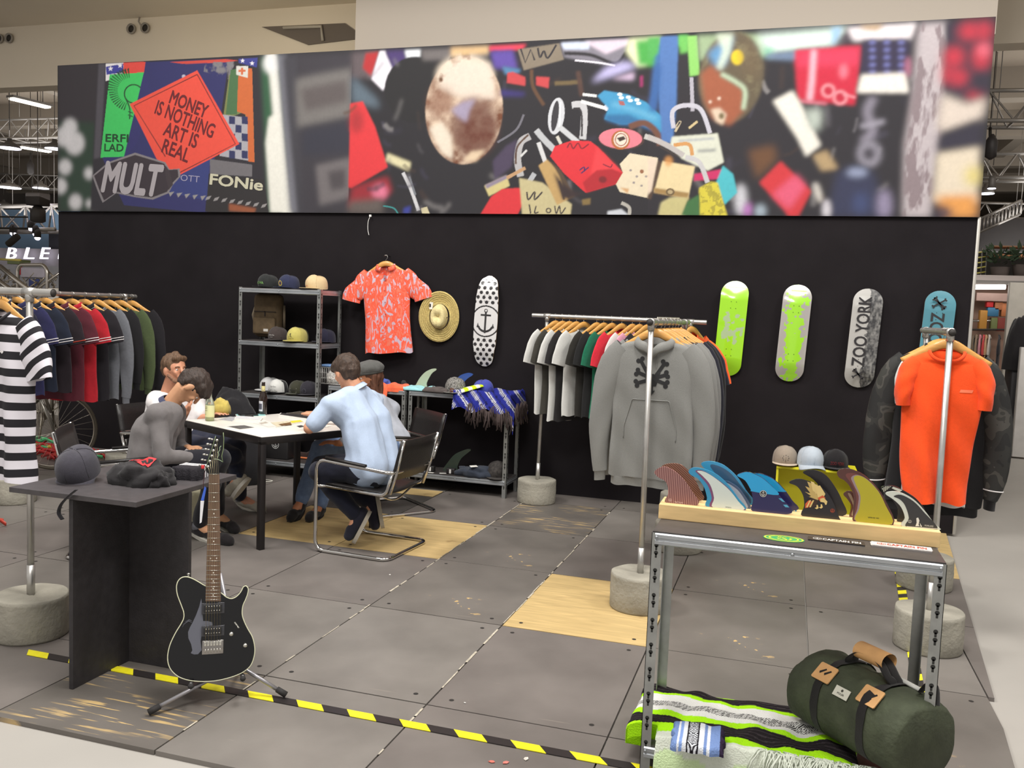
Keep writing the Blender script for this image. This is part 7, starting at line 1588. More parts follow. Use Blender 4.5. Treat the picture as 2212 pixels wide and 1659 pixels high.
bq = MB(); bq.lathe([(.0312, .0), (.0312, .2)], 40); m = MB(); m.add([(-.022+.0044*i, -.2, z) for z in (.03, .11) for i in range(11)], [(i, i+1, i+12, i+11) for i in range(10)]); wrap(m, bvh_of(bq), (0, 1, 0), .0006); m.build('label_front', mat((206, 206, 212), .5), t)
m = MB(); m.add([(-.018+.0036*i, -.2, z) for z in (.045, .09) for i in range(11)], [(i, i+1, i+12, i+11) for i in range(10)]); wrap(m, bvh_of(bq), (0, 1, 0), .0010); m.build('label_band', mat((80, 80, 92), .5), t)
# under and around the table
heap('drawstring_bag', 'white drawstring bag on the floor under the table', 'bag', G(528, 1045)-Vector((0, 0, 0)), (.17, .16, .26), cloth((206, 204, 190), .05), 14)
q = G(545, 1040); t = thing('cord', 'white cord of the drawstring bag curled on the floor', 'cord', (q.x, q.y, 0)); m = MB(); m.tube(bez([(-.05, .05, .12), (.02, .03, .10), (.05, 0, .02), (.12, .02, .006), (.16, .08, .006), (.08, .10, .006), (.02, .04, .006)], 6), .004, 6); m.build('string', mat((214, 212, 200), .8), t)
q = G(410, 1150); t = thing('tote_bag', 'cream canvas bag standing on the floor behind the black counter', 'bag', (q.x, q.y+.08, 0)); b = MB(); R = [[(x*.10*(1+.06*math.sin(z*20)), y*.07+.006*math.sin(x*5+z*30), z) for x, y in [(math.copysign(abs(math.cos(u))**.5, math.cos(u)), math.copysign(abs(math.sin(u))**.5, math.sin(u))) for u in np.linspace(0, 2*PI, 33)[:-1]]] for z in (0, .03, .1, .18, .25, .28)]; b.rings(R, cap0=True, cap1=True); b.build('canvas', cloth((196, 190, 160), .06), t)
# dark coats and bags heaped beside the tall unit behind the seated men
heap('coat_heap', 'black coats heaped on a chair behind the man in the white tee', 'coat', (P(492, 870, 6.9).x, 6.95, .001), (.62, .45, .80), cloth((34, 33, 36)), 21, amp=.09)
# ================================================================ on the counter
CT = .8215; CG2 = 'accessories on the black counter'
q = G(160, 1040, CT); cap('charcoal cap with its strap hanging over the counter edge', Matrix.Translation((q.x, q.y+.03, CT+.03)) @ Matrix.Rotation(F_rz(.25, -1), 4, 'Z') @ Matrix.Rotation(.35, 4, 'X'), cloth((64, 62, 70)), flat=False, group=CG2, H=.12)
t = thing('cap_strap', 'black strap looped down over the counter edge', 'strap', (G(150, 1080, CT).x, 2.925, CT), group=CG2); a = P(150, 1065, 2.92)-Vector((G(150, 1080, CT).x, 2.925, CT)); m = MB(); pts = [P(*p_, 2.915)-Vector((G(150, 1080, CT).x, 2.925, CT)) for p_ in ((165, 1058), (148, 1072), (132, 1090), (127, 1108), (135, 1122))]; m.tube(bez([tuple(p_) for p_ in pts], 5), .011, 8, flat=(.25, 1), up=(1, 0, 0)); m.build('webbing', cloth((40, 38, 42)), t)
q = G(300, 1045, CT); t = heap('folded_shirt', 'folded black shirt with a red print on the counter', 'shirt', (q.x, q.y+.03, CT), (.27, .24, .085), cloth((36, 34, 36)), 41, CG2)
m = MB(); bvv = BVHTree.FromPolygons([v_.co.copy() for v_ in t.children[0].data.vertices], [tuple(p_.vertices) for p_ in t.children[0].data.polygons]); m.add([(x, y, .2) for x, y in [(-.08, .0), (.03, -.01), (.02, .06), (-.02, .05), (-.04, .085)]], [(0, 1, 2, 3, 4)]); bm = bmesh.new(); me = m.mesh('x'); bm.from_mesh(me); bmesh.ops.triangulate(bm, faces=bm.faces[:]); 
for _ in range(3): bmesh.ops.subdivide_edges(bm, edges=bm.edges[:], cuts=1)
m = MB(); m.bm(bm, 0, False); wrap(m, bvv, (0, 0, -1), .004); m.build('red_print', mat((206, 44, 50), .7), t)
heap('folded_shirt', 'corner of the black shirt lying to the right of the red print', 'shirt', (G(335, 1050, CT).x, G(335, 1050, CT).y+.02, CT), (.12, .12, .06), cloth((32, 30, 32)), 44, CG2)
t = slab_cloth('folded_scarf', 'small folded black and white striped cloth near the back of the counter', 'scarf', Matrix.Translation((G(397, 1035, CT).x, G(397, 1035, CT).y+.05, CT)) @ Matrix.Rotation(.25, 4, 'Z'), .13, .15, .055, colf=lambda x, y, z: L8(206, 204, 206) if (y > .0 and (y*40 % 1) < .7) else L8(48, 46, 50), group=CG2, seed=6, bumps=.006)
# ================================================================ blanket and duffel on the low shelf of the near table
BS = .107
def serape(x, y, z):
    v = (.24-y)/.48/1.12; w = .008*math.sin(x*22)+.006*math.sin(x*47+1)
    v += w; g = L8(170, 236, 30); k = L8(38, 34, 36); wh = L8(226, 226, 222); f = .85+.15*math.sin(x*300)*math.sin(y*260)
    if v < .03: return g
    if v < .15: return k*(1+1.5*(math.sin(v*190) > .6))
    if v < .22: return g if v < .195 else wh
    if v < .30: return wh
    if v < .40:
        a = abs(((x*16+(v-.35)*0) % 1)-.5)*.16+abs(v-.35); return k if (a*90 % 2) < 1 else wh
    if v < .46: return wh
    if v < .52: return g
    if v < .68: return k*(1+1.5*(math.sin(v*160) > .7))
    if v < .70: return L8(30, 26, 28)
    if v < .86: return g if v < .78 else wh*.9+g*.1
    return L8(210, 232, 180)
t = slab_cloth('blanket', 'neon green, black and white woven blanket folded on the low shelf', 'blanket', Matrix.Translation((-.085, 3.325, BS)) @ Matrix.Rotation(-.02, 4, 'Z'), .80, .48, .052, colf=serape, group='woven blankets', seed=50, bumps=.018, nx=230, ny=120, drape=lambda u, v, x, y, h: (x, max(y, -.150) if x < -.285 or x > .56 else y+max(0, -.205-y)*.3, h-(0 if x < -.285 else max(0, -.205-y)*2.4)))
m = MB(); rr = random.Random(9)
for i in range(170):
    p = Vector((rr.uniform(.0, .36), 3.135+rr.uniform(-.01, .02), BS+.05)); d = rr.uniform(-.05, .05); m.tube([p, p+Vector((d*.5, -.02, .008)), p+Vector((d, -.05, -.02)), p+Vector((d*1.2, -.055, -.06))], .0022, 4)
m.build('fringe', mat((214, 220, 206), .9, name='pale yarn'), t, world=True, kind='stuff')
def ser2(x, y, z):
    k = L8(36, 34, 40); wh = L8(214, 218, 224); b = L8(112, 136, 184); u = (x+.085)/.17
    if u < .1: return b
    if u < .14: return wh
    if u < .20: return b*1.3
    if u < .28: return wh
    if u < .52:
        if u < .31 or u > .49: return k
        a = abs(((y*20) % 1)-.5)*.30+abs(u-.4); return k if (a*30 % 2) < 1 else wh
    if u < .62: return wh
    if u < .68: return b
    if u < .74: return wh
    if u < .93: return b
    return L8(50, 40, 60)
q = G(1508, 1600, BS+.08); slab_cloth('pouch', 'small blue and white woven pouch lying on the neon blanket', 'pouch', Matrix.Translation((q.x, q.y, BS+.078)) @ Matrix.Rotation(.05, 4, 'Z'), .175, .19, .028, colf=ser2, group='woven blankets', seed=53, bumps=.01, nx=120, ny=100)
# duffel bag
olive = mat((62, 68, 50), .85, grain=(12, .28), bump=(60, .4), name='waxed olive canvas'); web = cloth((30, 28, 28)); tanl = mat((206, 158, 104), .55, grain=(20, .1), name='tan leather')
A0, A1 = G(1800, 1500, .30), G(1985, 1600, .30); ax = (A1-A0).normalized(); ax.z = 0; ax.normalize(); cD = (G(1885, 1540, .29)); cD = Vector((cD.x-.02, cD.y, 0))
DM = Matrix(((ax.x, -ax.y, 0, cD.x), (ax.y, ax.x, 0, cD.y), (0, 0, 1, BS+.055), (0, 0, 0, 1)))
db = thing('duffel_bag', 'olive green waxed duffel bag with tan leather patches on the low shelf', 'bag', M=DM); LL, rD = .50, .145; n = 48; R = []
def dsec(s, u, inf=0.0):
    e = min(1, (1-abs(s))*5); e = math.sqrt(max(0, 1-(1-e)**2)); r = rD*(.90+.10*e)+inf
    c, s_ = math.cos(u), math.sin(u); y = r*math.copysign(abs(c)**.85, c)*1.0; z = r*.92+r*math.copysign(abs(s_)**.85, s_)*.92
    w = .010*noise.noise(Vector((s*4, u*1.2, 3)))+.006*noise.noise(Vector((s*9, u*3, 8))); return (s*LL/2, y*(1+w*6), max(0.0, z*(1+w*4)))
for s in [-1]+list(np.linspace(-.985, .985, 37))+[1]: R.append([dsec(s, 2*PI*i/n) for i in range(n)])
m = MB(); m.rings(R, cap0=True, cap1=True); m.build('body', olive, db, sub=0)
for s in (-.40, .42):
    m = MB(); m.rings([[dsec(s+d, 2*PI*i/n, .004) for i in range(n)] for d in (-.065, -.06, .06, .065)]); m.build('webbing', web, db)
bD = BVHTree.FromPolygons([Vector(p) for r in R for p in r], [(i*n+a, i*n+(a+1) % n, (i+1)*n+(a+1) % n, (i+1)*n+a) for i in range(len(R)-1) for a in range(n)])
def onbag(s, ang, draw, nm, mt, off=.007):
    """lay a flat shape on the bag: ang measured from the front side upwards"""
    c = Vector((s*LL/2, -math.cos(ang)*rD*1.0, rD*.92+math.sin(ang)*rD*.92)); nr = Vector((0, -math.cos(ang), math.sin(ang))); up = Vector((0, math.sin(ang), math.cos(ang))); M = Matrix(((1, up.x, nr.x, c.x), (0, up.y, nr.y, c.y), (0, up.z, nr.z, c.z), (0, 0, 0, 1))); m = MB(); draw(m, M @ Matrix.Translation((0, 0, off))); m.build(nm, mt, db)
for s in (-.40, .42):
    onbag(s, .85, lambda m, M: m.prism([(-.036, -.034), (.036, -.034), (.040, -.030), (.040, .030), (.036, .034), (-.036, .034), (-.040, .030), (-.040, -.030)], 0, .004, M=M), 'leather_patch', tanl, .012)
    onbag(s, .85, lambda m, M: [m.prism([(x-.012, -.003), (x-.006, -.010), (x+.012, .012), (x+.007, .016)], .004, .0046, M=M) for x in (-.010, .012)], 'patch_slot', web, .0125)
onbag(-.0, .62, lambda m, M: m.prism([(-.032, -.018), (.032, -.018), (.032, .018), (-.032, .018)], 0, .002, M=M), 'cloth_label', mat((206, 204, 190), .7))
onbag(-.0, .62, lambda m, M: put_text(m, 'POLER', M @ Matrix.Translation((0, -.006, .0024)), w=.03, h=.007, bold=.02) and m.flatp(circle(.005, 12, (0, .007)), .0024, 0, M), 'label_text', mat((60, 60, 50), .7))
for k, yy in enumerate((.0, .035)):
    pts = bez([(-.40*LL/2, .015+yy*.5, rD*1.84), (-.33*LL/2, -.01+yy, rD*2.05), (-.15*LL/2, yy, rD*2.28), (.15*LL/2, yy, rD*2.24), (.36*LL/2, -.01+yy, rD*2.0), (.42*LL/2, .015+yy*.5, rD*1.82)], 6); m = MB(); m.tube(pts, .018, 8, flat=(1, .16), up=(0, 1, 0)); m.build('handle', web, db)
m = MB(); R = [[(x, .018+.036*math.cos(u), rD*2.26+.030*math.sin(u)) for u in np.linspace(0, 2*PI, 17)[:-1]] for x in (-.065, -.06, .06, .065)]; m.rings(R); m.build('handle_wrap', tanl, db)
m = MB(); m.tube(bez([(.36*LL, .04, rD*1.85), (.40*LL, .05, rD*2.1), (.44*LL, .06, rD*2.0), (.49*LL, .04, rD*1.5)], 6), .018, 8, flat=(1, .2), up=(0, 1, 0)); m.build('shoulder_strap', web, db)
m = MB(); m.tube([(.12*LL, .05, rD*1.90), (.36*LL, .05, rD*1.86)], .006, 6, flat=(1.4, .5)); m.build('zip', mat((196, 196, 190), .4), db)
# litter scraps on the floor
for i, (px, py, cc, lab, s) in enumerate([(1062, 1646, (206, 110, 96), 'red paper scrap on the floor before the tape, left one', .012), (1092, 1648, (206, 120, 110), 'red and white paper scrap on the floor, right one', .013), (1136, 1640, (206, 200, 190), 'white paper scrap on the floor right of the red ones', .013), (842, 1242, (222, 220, 214), 'small white paper scrap near the chrome chair', .008), (1004, 1519, (216, 214, 208), 'tiny white scrap beside a bolt hole in front', .005)]):
    q = G(px, py); t = thing('paper_scrap', lab, 'litter', (q.x, q.y, .001), i*.7, group='scraps on the floor'); m = MB(); m.prism([(-s, -s*.4), (s*.2, -s*.7), (s*1.1, -s*.1), (s*.5, s*.6), (-s*.5, s*.5)], 0, .002); m.build('paper', mat(cc, .6, grain=(90, .3)), t)
# bent white cable tie hanging under the banner
a, b_ = P(800, 466, 7.77), P(797, 508, 7.77); t = thing('cable_tie', 'white cable tie hanging loose below the banner', 'cable tie', a); m = MB(); m.tube(bez([tuple(a), tuple(a.lerp(b_, .3)+Vector((-.018, 0, 0))), tuple(a.lerp(b_, .7)+Vector((-.016, 0, 0))), tuple(b_)], 5), .003, 6); m.box(tuple(a+Vector((0, 0, 0))), (.02, .012, .02)); m.build('tie', mat((220, 218, 214), .5), t, world=True)
# ================================================================ seated people
def person(label, J, f, hd, hu, skin, hairm, top, topm, trm, shoem, solem, sleeve='short', hair='short', beard=False, voxel=.0065, belt=.0, collar=None, sock=None, k=1.0, group=None):
    """J: joints in the room (metres); f torso front, hd face direction, hu crown direction"""
    f = Vector(f).normalized(); hd = Vector(hd).normalized(); hu = Vector(hu); hu = (hu-hd*hu.dot(hd)).normalized(); hs = hd.cross(hu)
    V_ = {a: Vector(b) for a, b in J.items()}; H = V_['H']; up = Vector((0, 0, 1))
    base = Vector((V_['P'].x, V_['P'].y, 0)); t = thing('person', label, 'person', base, group='people at the meeting table')
    h = lambda s, a, b: H+(hs*s+hd*a+hu*b)*k
    M3 = Matrix(((hs.x, hd.x, hu.x), (hs.y, hd.y, hu.y), (hs.z, hd.z, hu.z)))
    caps = [(V_['N'], h(0, -.015, -.055), .056, .052), (h(0, .02, -.01), h(0, .052, -.088), .062, .030), (h(.048, .0, -.045), h(.012, .055, -.09), .026, .022), (h(-.048, .0, -.045), h(-.012, .055, -.09), .026, .022),
            (h(0, .082, .018), h(0, .104, -.022), .010, .013), (h(-.03, .072, .026), h(.03, .072, .026), .014, .014), (h(-.036, .068, -.018), h(-.030, .064, -.03), .018, .02), (h(.036, .068, -.018), h(.030, .064, -.03), .018, .02), (h(-.018, .078, -.052), h(.018, .078, -.052), .013, .013)]
    balls = [(h(0, -.01, .02), .094*k, (.84, 1.03, 1.0), M3), (h(.079, -.008, -.015), .032*k, (.26, .62, 1), M3), (h(-.079, -.008, -.015), .032*k, (.26, .62, 1), M3)]
    P0, C0, N0 = V_['P'], V_['C'], V_['N']; side = f.cross(up).normalized()
    def torso(e, st=1.0):
        c = []
        for s in (-1, 1):
            c += [(P0+side*s*.075, C0+side*s*.085, .125+e, .115+e), (C0+side*s*.085, N0+side*s*.07-up*.06, .115+e, .075+e), (P0+side*s*.075, P0+side*s*.08+f*.05, .12+e, .12+e)]
        for a in ('SL', 'SR'): c.append((N0-up*.045, V_[a], .062+e, .060+e)); c.append((V_[a], C0+(V_[a]-C0)*.35-up*.02, .062+e, .10+e))
        return c
    caps += torso(0)
    for a in ('L', 'R'):
        S_, E, W_, D_ = V_['S'+a], V_['E'+a], V_['W'+a], V_['D'+a]
        caps += [(S_, E, .048, .038), (E, W_, .040, .026)]
        d = (D_-W_).normalized(); g = V_.get('G'+a, up); g = (g-d*g.dot(d)).normalized(); w = d.cross(g).normalized()*(1 if a == 'R' else -1)   # g back of hand, w towards the thumb
        pm = W_+d*.085; caps += [(W_, W_+d*.03, .024, .026)]+[(W_+d*.025, pm+w*x, .015, .0135) for x in (-.03, -.01, .01, .03)]
        for x, L_ in ((-.032, .058), (-.011, .072), (.011, .078), (.032, .068)):
            q = pm+w*x*1.05; q1 = q+(d-g*.25).normalized()*L_*.5+w*x*.12; q2 = q1+(d*.8-g*.6).normalized()*L_*.5; caps += [(q, q1, .0098, .0088), (q1, q2, .0088, .0075)]
        q = W_+d*.028+w*.026; q1 = q+(d*.6+w*.75).normalized()*.042; q2 = q1+(d*.95+w*.15-g*.2).normalized()*.034; caps += [(q, q1, .014, .011), (q1, q2, .011, .0085)]
    for a in ('L', 'R'):
        hp = P0+side*(.09 if a == 'R' else -.09)*V_.get('sg', Vector((1, 0, 0))).x+f*.02; V_['H'+a] = hp; K_, A, T = V_['K'+a], V_['A'+a], V_['T'+a]
        caps += [(hp, K_, .082, .056), (K_, A, .054, .036), (A, A+(T-A)*.35-up*0, .036, .036), (A+(T-A)*.3, T, .034, .026)]
    b = blob([(a_, b_, r0*(1 if 1 else 1), r1) for a_, b_, r0, r1 in caps], voxel, 4, balls); b.build('body', skin, t, world=True)
    def bl(nm, caps_, m_, vx=.011, sm=6, balls_=(), nz=None, lab=None): o = blob(caps_, vx, sm, balls_, nz=nz); return o.build(nm, m_, t, world=True, label=lab)
    # top
    c = torso(.016)
    for a in ('L', 'R'):
        S_, E, W_ = V_['S'+a], V_['E'+a], V_['W'+a]
        if sleeve == 'short': c += [(S_, S_.lerp(E, .74), .068, .066)]
        else: c += [(S_, E, .062, .054), (E, E.lerp(W_, .88), .054, .040)]
    bl(top, c, topm, .010, 5, nz=(14, .009, .6))
    if collar:
        R = []; ax = (h(0, -.015, -.055)-N0).normalized(); a0 = ax.orthogonal().normalized(); b0 = ax.cross(a0)
        for o_, r_ in ((-.02, .074), (.006, .068), (.018, .066), (.008, .074), (-.016, .084)): R.append([N0+ax*(o_+.01)+(a0*math.cos(u)+b0*math.sin(u))*r_ for u in np.linspace(0, 2*PI, 25)[:-1]])
        m = MB(); m.rings(R); m.build('collar', collar, t, world=True)
    # trousers
    c = [(P0+side*s*.075-up*.01, P0+side*s*.085+f*.05-up*.01, .134, .130) for s in (-1, 1)]
    for a in ('L', 'R'): A = V_['A'+a]; K_ = V_['K'+a]; c += [(V_['H'+a], K_, .100, .072), (K_, K_.lerp(A, .9), .070, .056)]
    bl('trousers', c, trm, .012, 4, nz=(12, .010, .6))
    for a in ('L', 'R'):
        A, T, K_ = V_['A'+a], V_['T'+a], V_['K'+a]; d = (T-A); d.z = min(d.z, 0) if V_.get('flat') else d.z; sd = (T-A).normalized(); n_ = (K_-A).normalized(); dn = (n_-sd*n_.dot(sd)).normalized(); hl = A-sd*.045-dn*.035
        sh = [(hl+dn*.02, T-dn*.005, .040, .036), (A-dn*.01, A+sd*.05-dn*.02, .046, .044), (T-sd*.04-dn*.005, T-dn*.008, .042, .036)]
        bl('shoe', sh, shoem[a] if isinstance(shoem, dict) else shoem, .008, 3)
        w = sd.cross(dn).normalized(); M = Matrix(((sd.x, w.x, dn.x, hl.x), (sd.y, w.y, dn.y, hl.y), (sd.z, w.z, dn.z, hl.z), (0, 0, 0, 1))); LL_ = (T-hl).length+.03; m = MB()
        m.prism([(-.035+(LL_+.035)*(.5-.5*math.cos(u)), (.040+.008*math.sin(u*.5))*math.sin(u)*1.0) for u in np.linspace(0, 2*PI, 25)[:-1]], -.022, .004, M=M @ Matrix.Translation((0, 0, -.012))); m.build('shoe_sole', solem, t, world=True, bevel=.004)
        if sock: m = MB(); m.cyl(A-n_*.01, A+n_*.10, .043, .047, 16); m.build('sock', sock, t, world=True)
    # hair
    if hair != 'bald':
        hb = [(h(0, -.022, .032), .097*k, (.90, 1.02, .96), M3)]; hc = [(h(0, -.075, -.01), h(0, -.06, -.05), .05, .035), (h(-.05, -.05, .0), h(-.045, -.045, -.045), .035, .022), (h(.05, -.05, .0), h(.045, -.045, -.045), .035, .022)]
        if hair == 'quiff': hc += [(h(-.04, .05, .085), h(.04, .055, .09), .024, .024), (h(0, .0, .11), h(0, .06, .092), .03, .026)]
        if hair == 'mop': hc += [(h(-.055, .02, .06), h(-.045, .070, .045), .032, .022), (h(.055, .02, .06), h(.045, .070, .045), .032, .022), (h(0, .02, .09), h(0, .082, .060), .038, .026)]
        if hair == 'long': hc += [(h(s*.06, -.02, .02), h(s*.07, -.01, -.17), .035, .025) for s in (-1, 1)]+[(h(0, -.07, 0), h(0, -.06, -.14), .05, .04)]
        bl('hair', hc, hairm, .006, 3, hb, nz=(46, .007, .35))
    if beard: bl('beard', [(h(s*.062, .012, -.045), h(s*.03, .055, -.088), .014, .018) for s in (-1, 1)]+[(h(-.026, .062, -.085), h(.026, .062, -.085), .020, .020)], hairm if beard is True else beard, .005, 3, nz=(80, .003))
    for s in (-1, 1):
        m = MB(); m.ball(tuple(h(s*.032, .071, .004)), .0100*k, u=12, v=8); m.build('eye', mat((222, 214, 206), .2), t, world=True); m = MB(); m.ball(tuple(h(s*.032, .0795, .004)), .0042*k, u=10, v=6); m.build('iris', mat((60, 44, 34), .2), t, world=True)
        m = MB(); m.tube([h(s*.018, .088, .026), h(s*.034, .086, .031), h(s*.05, .074, .024)], .0035, 5, flat=(1, 1)); m.build('eyebrow', hairm, t, world=True)
    m = MB(); m.tube([h(-.022, .083, -.054), h(0, .0925, -.053), h(.022, .083, -.054)], .0032, 6); m.build('mouth', mat((150, 84, 76), .5), t, world=True)
    return t, h, M3
def skinm(c): return mat(c, .55, grain=(14, .06), bump=(180, .08), name='skin')
up = Vector((0, 0, 1)); brown = lambda c: mat(c, .6, grain=(90, .35), stretch=(1, 1, .25), bump=(160, .6), name='hair')
denim = cloth((34, 38, 56), .15, 40); canvas = cloth((176, 170, 156)); white_s = mat((206, 202, 192), .6, name='rubber sole'); socks = cloth((136, 138, 148))
# man in grey, bent over a clipboard
fg = Vector((.86, .5, 0)); sR = Vector((.5, -.86, 0))
Pg = G(322, 1006, .54)
person('man in a grey long-sleeved top bending his head over a clipboard', dict(H=P(417, 835, 4.98), N=P(368, 874, 4.94), C=P(334, 928, 4.86), P=Pg, SL=P(377, 903, 5.10), SR=P(338, 898, 4.74), EL=P(385, 965, 5.16), WL=P(402, 968, 5.08), DL=P(432, 966, 5.00), ER=P(352, 985, 4.70), WR=P(425, 990, 4.90), DR=P(450, 992, 4.98),
    KR=P(474, 992, 4.97), KL=P(462, 980, 5.22), AR=G(428, 1165)+up*.085, TR=G(495, 1178)+up*.035, AL=G(470, 1140)+up*.085, TL=G(508, 1152)+up*.035), fg, fg*.32-up*.95, fg*.93+up*.32, skinm((204, 152, 116)), brown((56, 44, 38)), 'long_sleeved_top', cloth((112, 108, 108), .06, 30), cloth((26, 26, 34)), cloth((34, 30, 32)), white_s, sleeve='long', hair='mop', collar=cloth((62, 66, 92)), sock=socks)
q = P(440, 974, 5.02); t = thing('clipboard', 'white clipboard resting on the knee of the man in grey', 'clipboard', M=Matrix.Translation(q-up*.012) @ Matrix.Rotation(.5, 4, 'Z') @ Matrix.Rotation(.12, 4, 'Y')); m = MB(); m.box((0, 0, 0), (.24, .30, .006), bev=.002); m.build('board', mat((206, 204, 206), .4), t); m = MB(); m.box((.10, 0, .008), (.03, .11, .010), bev=.003); m.build('clip', mat((170, 170, 176), .2, .9), t)
# man in the white tee
person('man in a white T-shirt with brown swept-back hair turned to the right', dict(H=P(377, 797, 5.86), N=P(362, 850, 5.90), C=P(372, 905, 5.95), P=Vector((-4.60, 5.93, .54)), SR=P(338, 872, 5.78), SL=P(424, 868, 6.08), ER=P(376, 932, 5.62), WR=P(402, 890, 5.60), DR=P(412, 866, 5.62), EL=P(432, 905, 6.02), WL=P(458, 900, 5.98), DL=P(474, 893, 5.96),
    KL=P(512, 968, 5.86), KR=P(505, 985, 5.70), AL=P(512, 1040, 5.66), TL=P(492, 1062, 5.56), AR=G(520, 1100)+up*.085, TR=G(566, 1108)+up*.035), (.55, -.6, 0), (.96, -.28, -.06), (-.05, 0, 1), skinm((206, 146, 116)), brown((96, 72, 52)), 't_shirt', cloth((226, 222, 222), .03), denim, canvas, white_s, hair='quiff', beard=mat((128, 92, 70), .7, grain=(120, .3), name='stubble'), sock=cloth((150, 150, 156)), collar=None)
heap('cap', 'mustard yellow cap held in the hand of the man in the white tee', 'cap', P(478, 880, 6.0)-up*.05, (.15, .12, .12), cloth((190, 170, 88), .06), 61, amp=.12)
# man in the pale blue shirt, back to the camera
person('man in a pale blue short-sleeved shirt with his back to the camera', dict(H=P(748, 803, 5.50), N=P(770, 842, 5.50), C=P(790, 910, 5.52), P=Vector((-2.63, 5.47, .55)), SL=P(716, 876, 5.30), SR=P(806, 868, 5.76), EL=P(668, 925, 5.22), WL=P(677, 897, 5.42), DL=P(668, 887, 5.54), ER=P(752, 905, 5.92), WR=P(716, 902, 5.86), DR=P(695, 903, 5.82),
    KL=P(688, 1018, 5.32), KR=P(694, 1006, 5.62), AL=P(772, 1118, 5.40), TL=P(752, 1156, 5.36), AR=P(800, 1088, 5.66), TR=P(808, 1135, 5.62)), (-.97, .1, 0), (-.80, .45, -.42), (-.30, .1, .95), skinm((208, 150, 118)), brown((66, 50, 40)), 'short_sleeved_shirt', cloth((176, 192, 216), .03, 90), cloth((26, 28, 42), .1, 40), cloth((36, 36, 48)), mat((176, 168, 152), .6, name='sole'), hair='mop', collar=cloth((178, 194, 216)))
# man in the flat cap
t, h, M3 = person('man in a grey flat cap with long brown hair facing the table', dict(H=P(797, 815, 6.50), N=P(812, 856, 6.56), C=P(815, 910, 6.60), P=Vector((-3.04, 6.62, .54)), SL=P(846, 884, 6.66), SR=P(778, 882, 6.44), EL=P(843, 940, 6.62), WL=P(790, 962, 6.36), DL=P(768, 962, 6.28), ER=P(765, 940, 6.30), WR=P(735, 958, 6.14), DR=P(712, 955, 6.10),
    KR=P(690, 966, 6.16), KL=P(722, 978, 6.32), AR=P(648, 1090, 5.98), TR=G(628, 1128)+up*.04, AL=P(690, 1100, 6.10), TL=G(668, 1128)+up*.04), (-.6, -.75, 0), (-.72, -.66, -.16), (-.05, -.05, 1), skinm((178, 118, 84)), brown((92, 56, 38)), 'shirt', cloth((168, 172, 182), .1, 20), cloth((104, 124, 158), .18, 24, ), cloth((30, 28, 30)), mat((40, 36, 34), .7), sleeve='long', hair='long', beard=True)
c = thing('flat_cap', 'grey baker-boy cap worn by the man behind the pale blue shirt', 'cap', h(0, 0, .1)); b = blob([(h(0, .06, .055), h(0, .105, .045), .045, .022), (h(-.04, .07, .052), h(.04, .07, .052), .03, .03)], .007, 4, [(h(0, -.012, .072), .122, (.95, 1.0, .52), M3)], nz=(20, .006)); b.build('crown', cloth((84, 84, 82), .12, 40), c, world=True)
m = MB(); m.tube([h(.095*math.cos(u), -.01+.105*math.sin(u), .038) for u in np.linspace(0, 2*PI, 33)[:-1]], .012, 6, loop=True, flat=(1, .5)); m.build('band', cloth((70, 70, 68)), c, world=True)
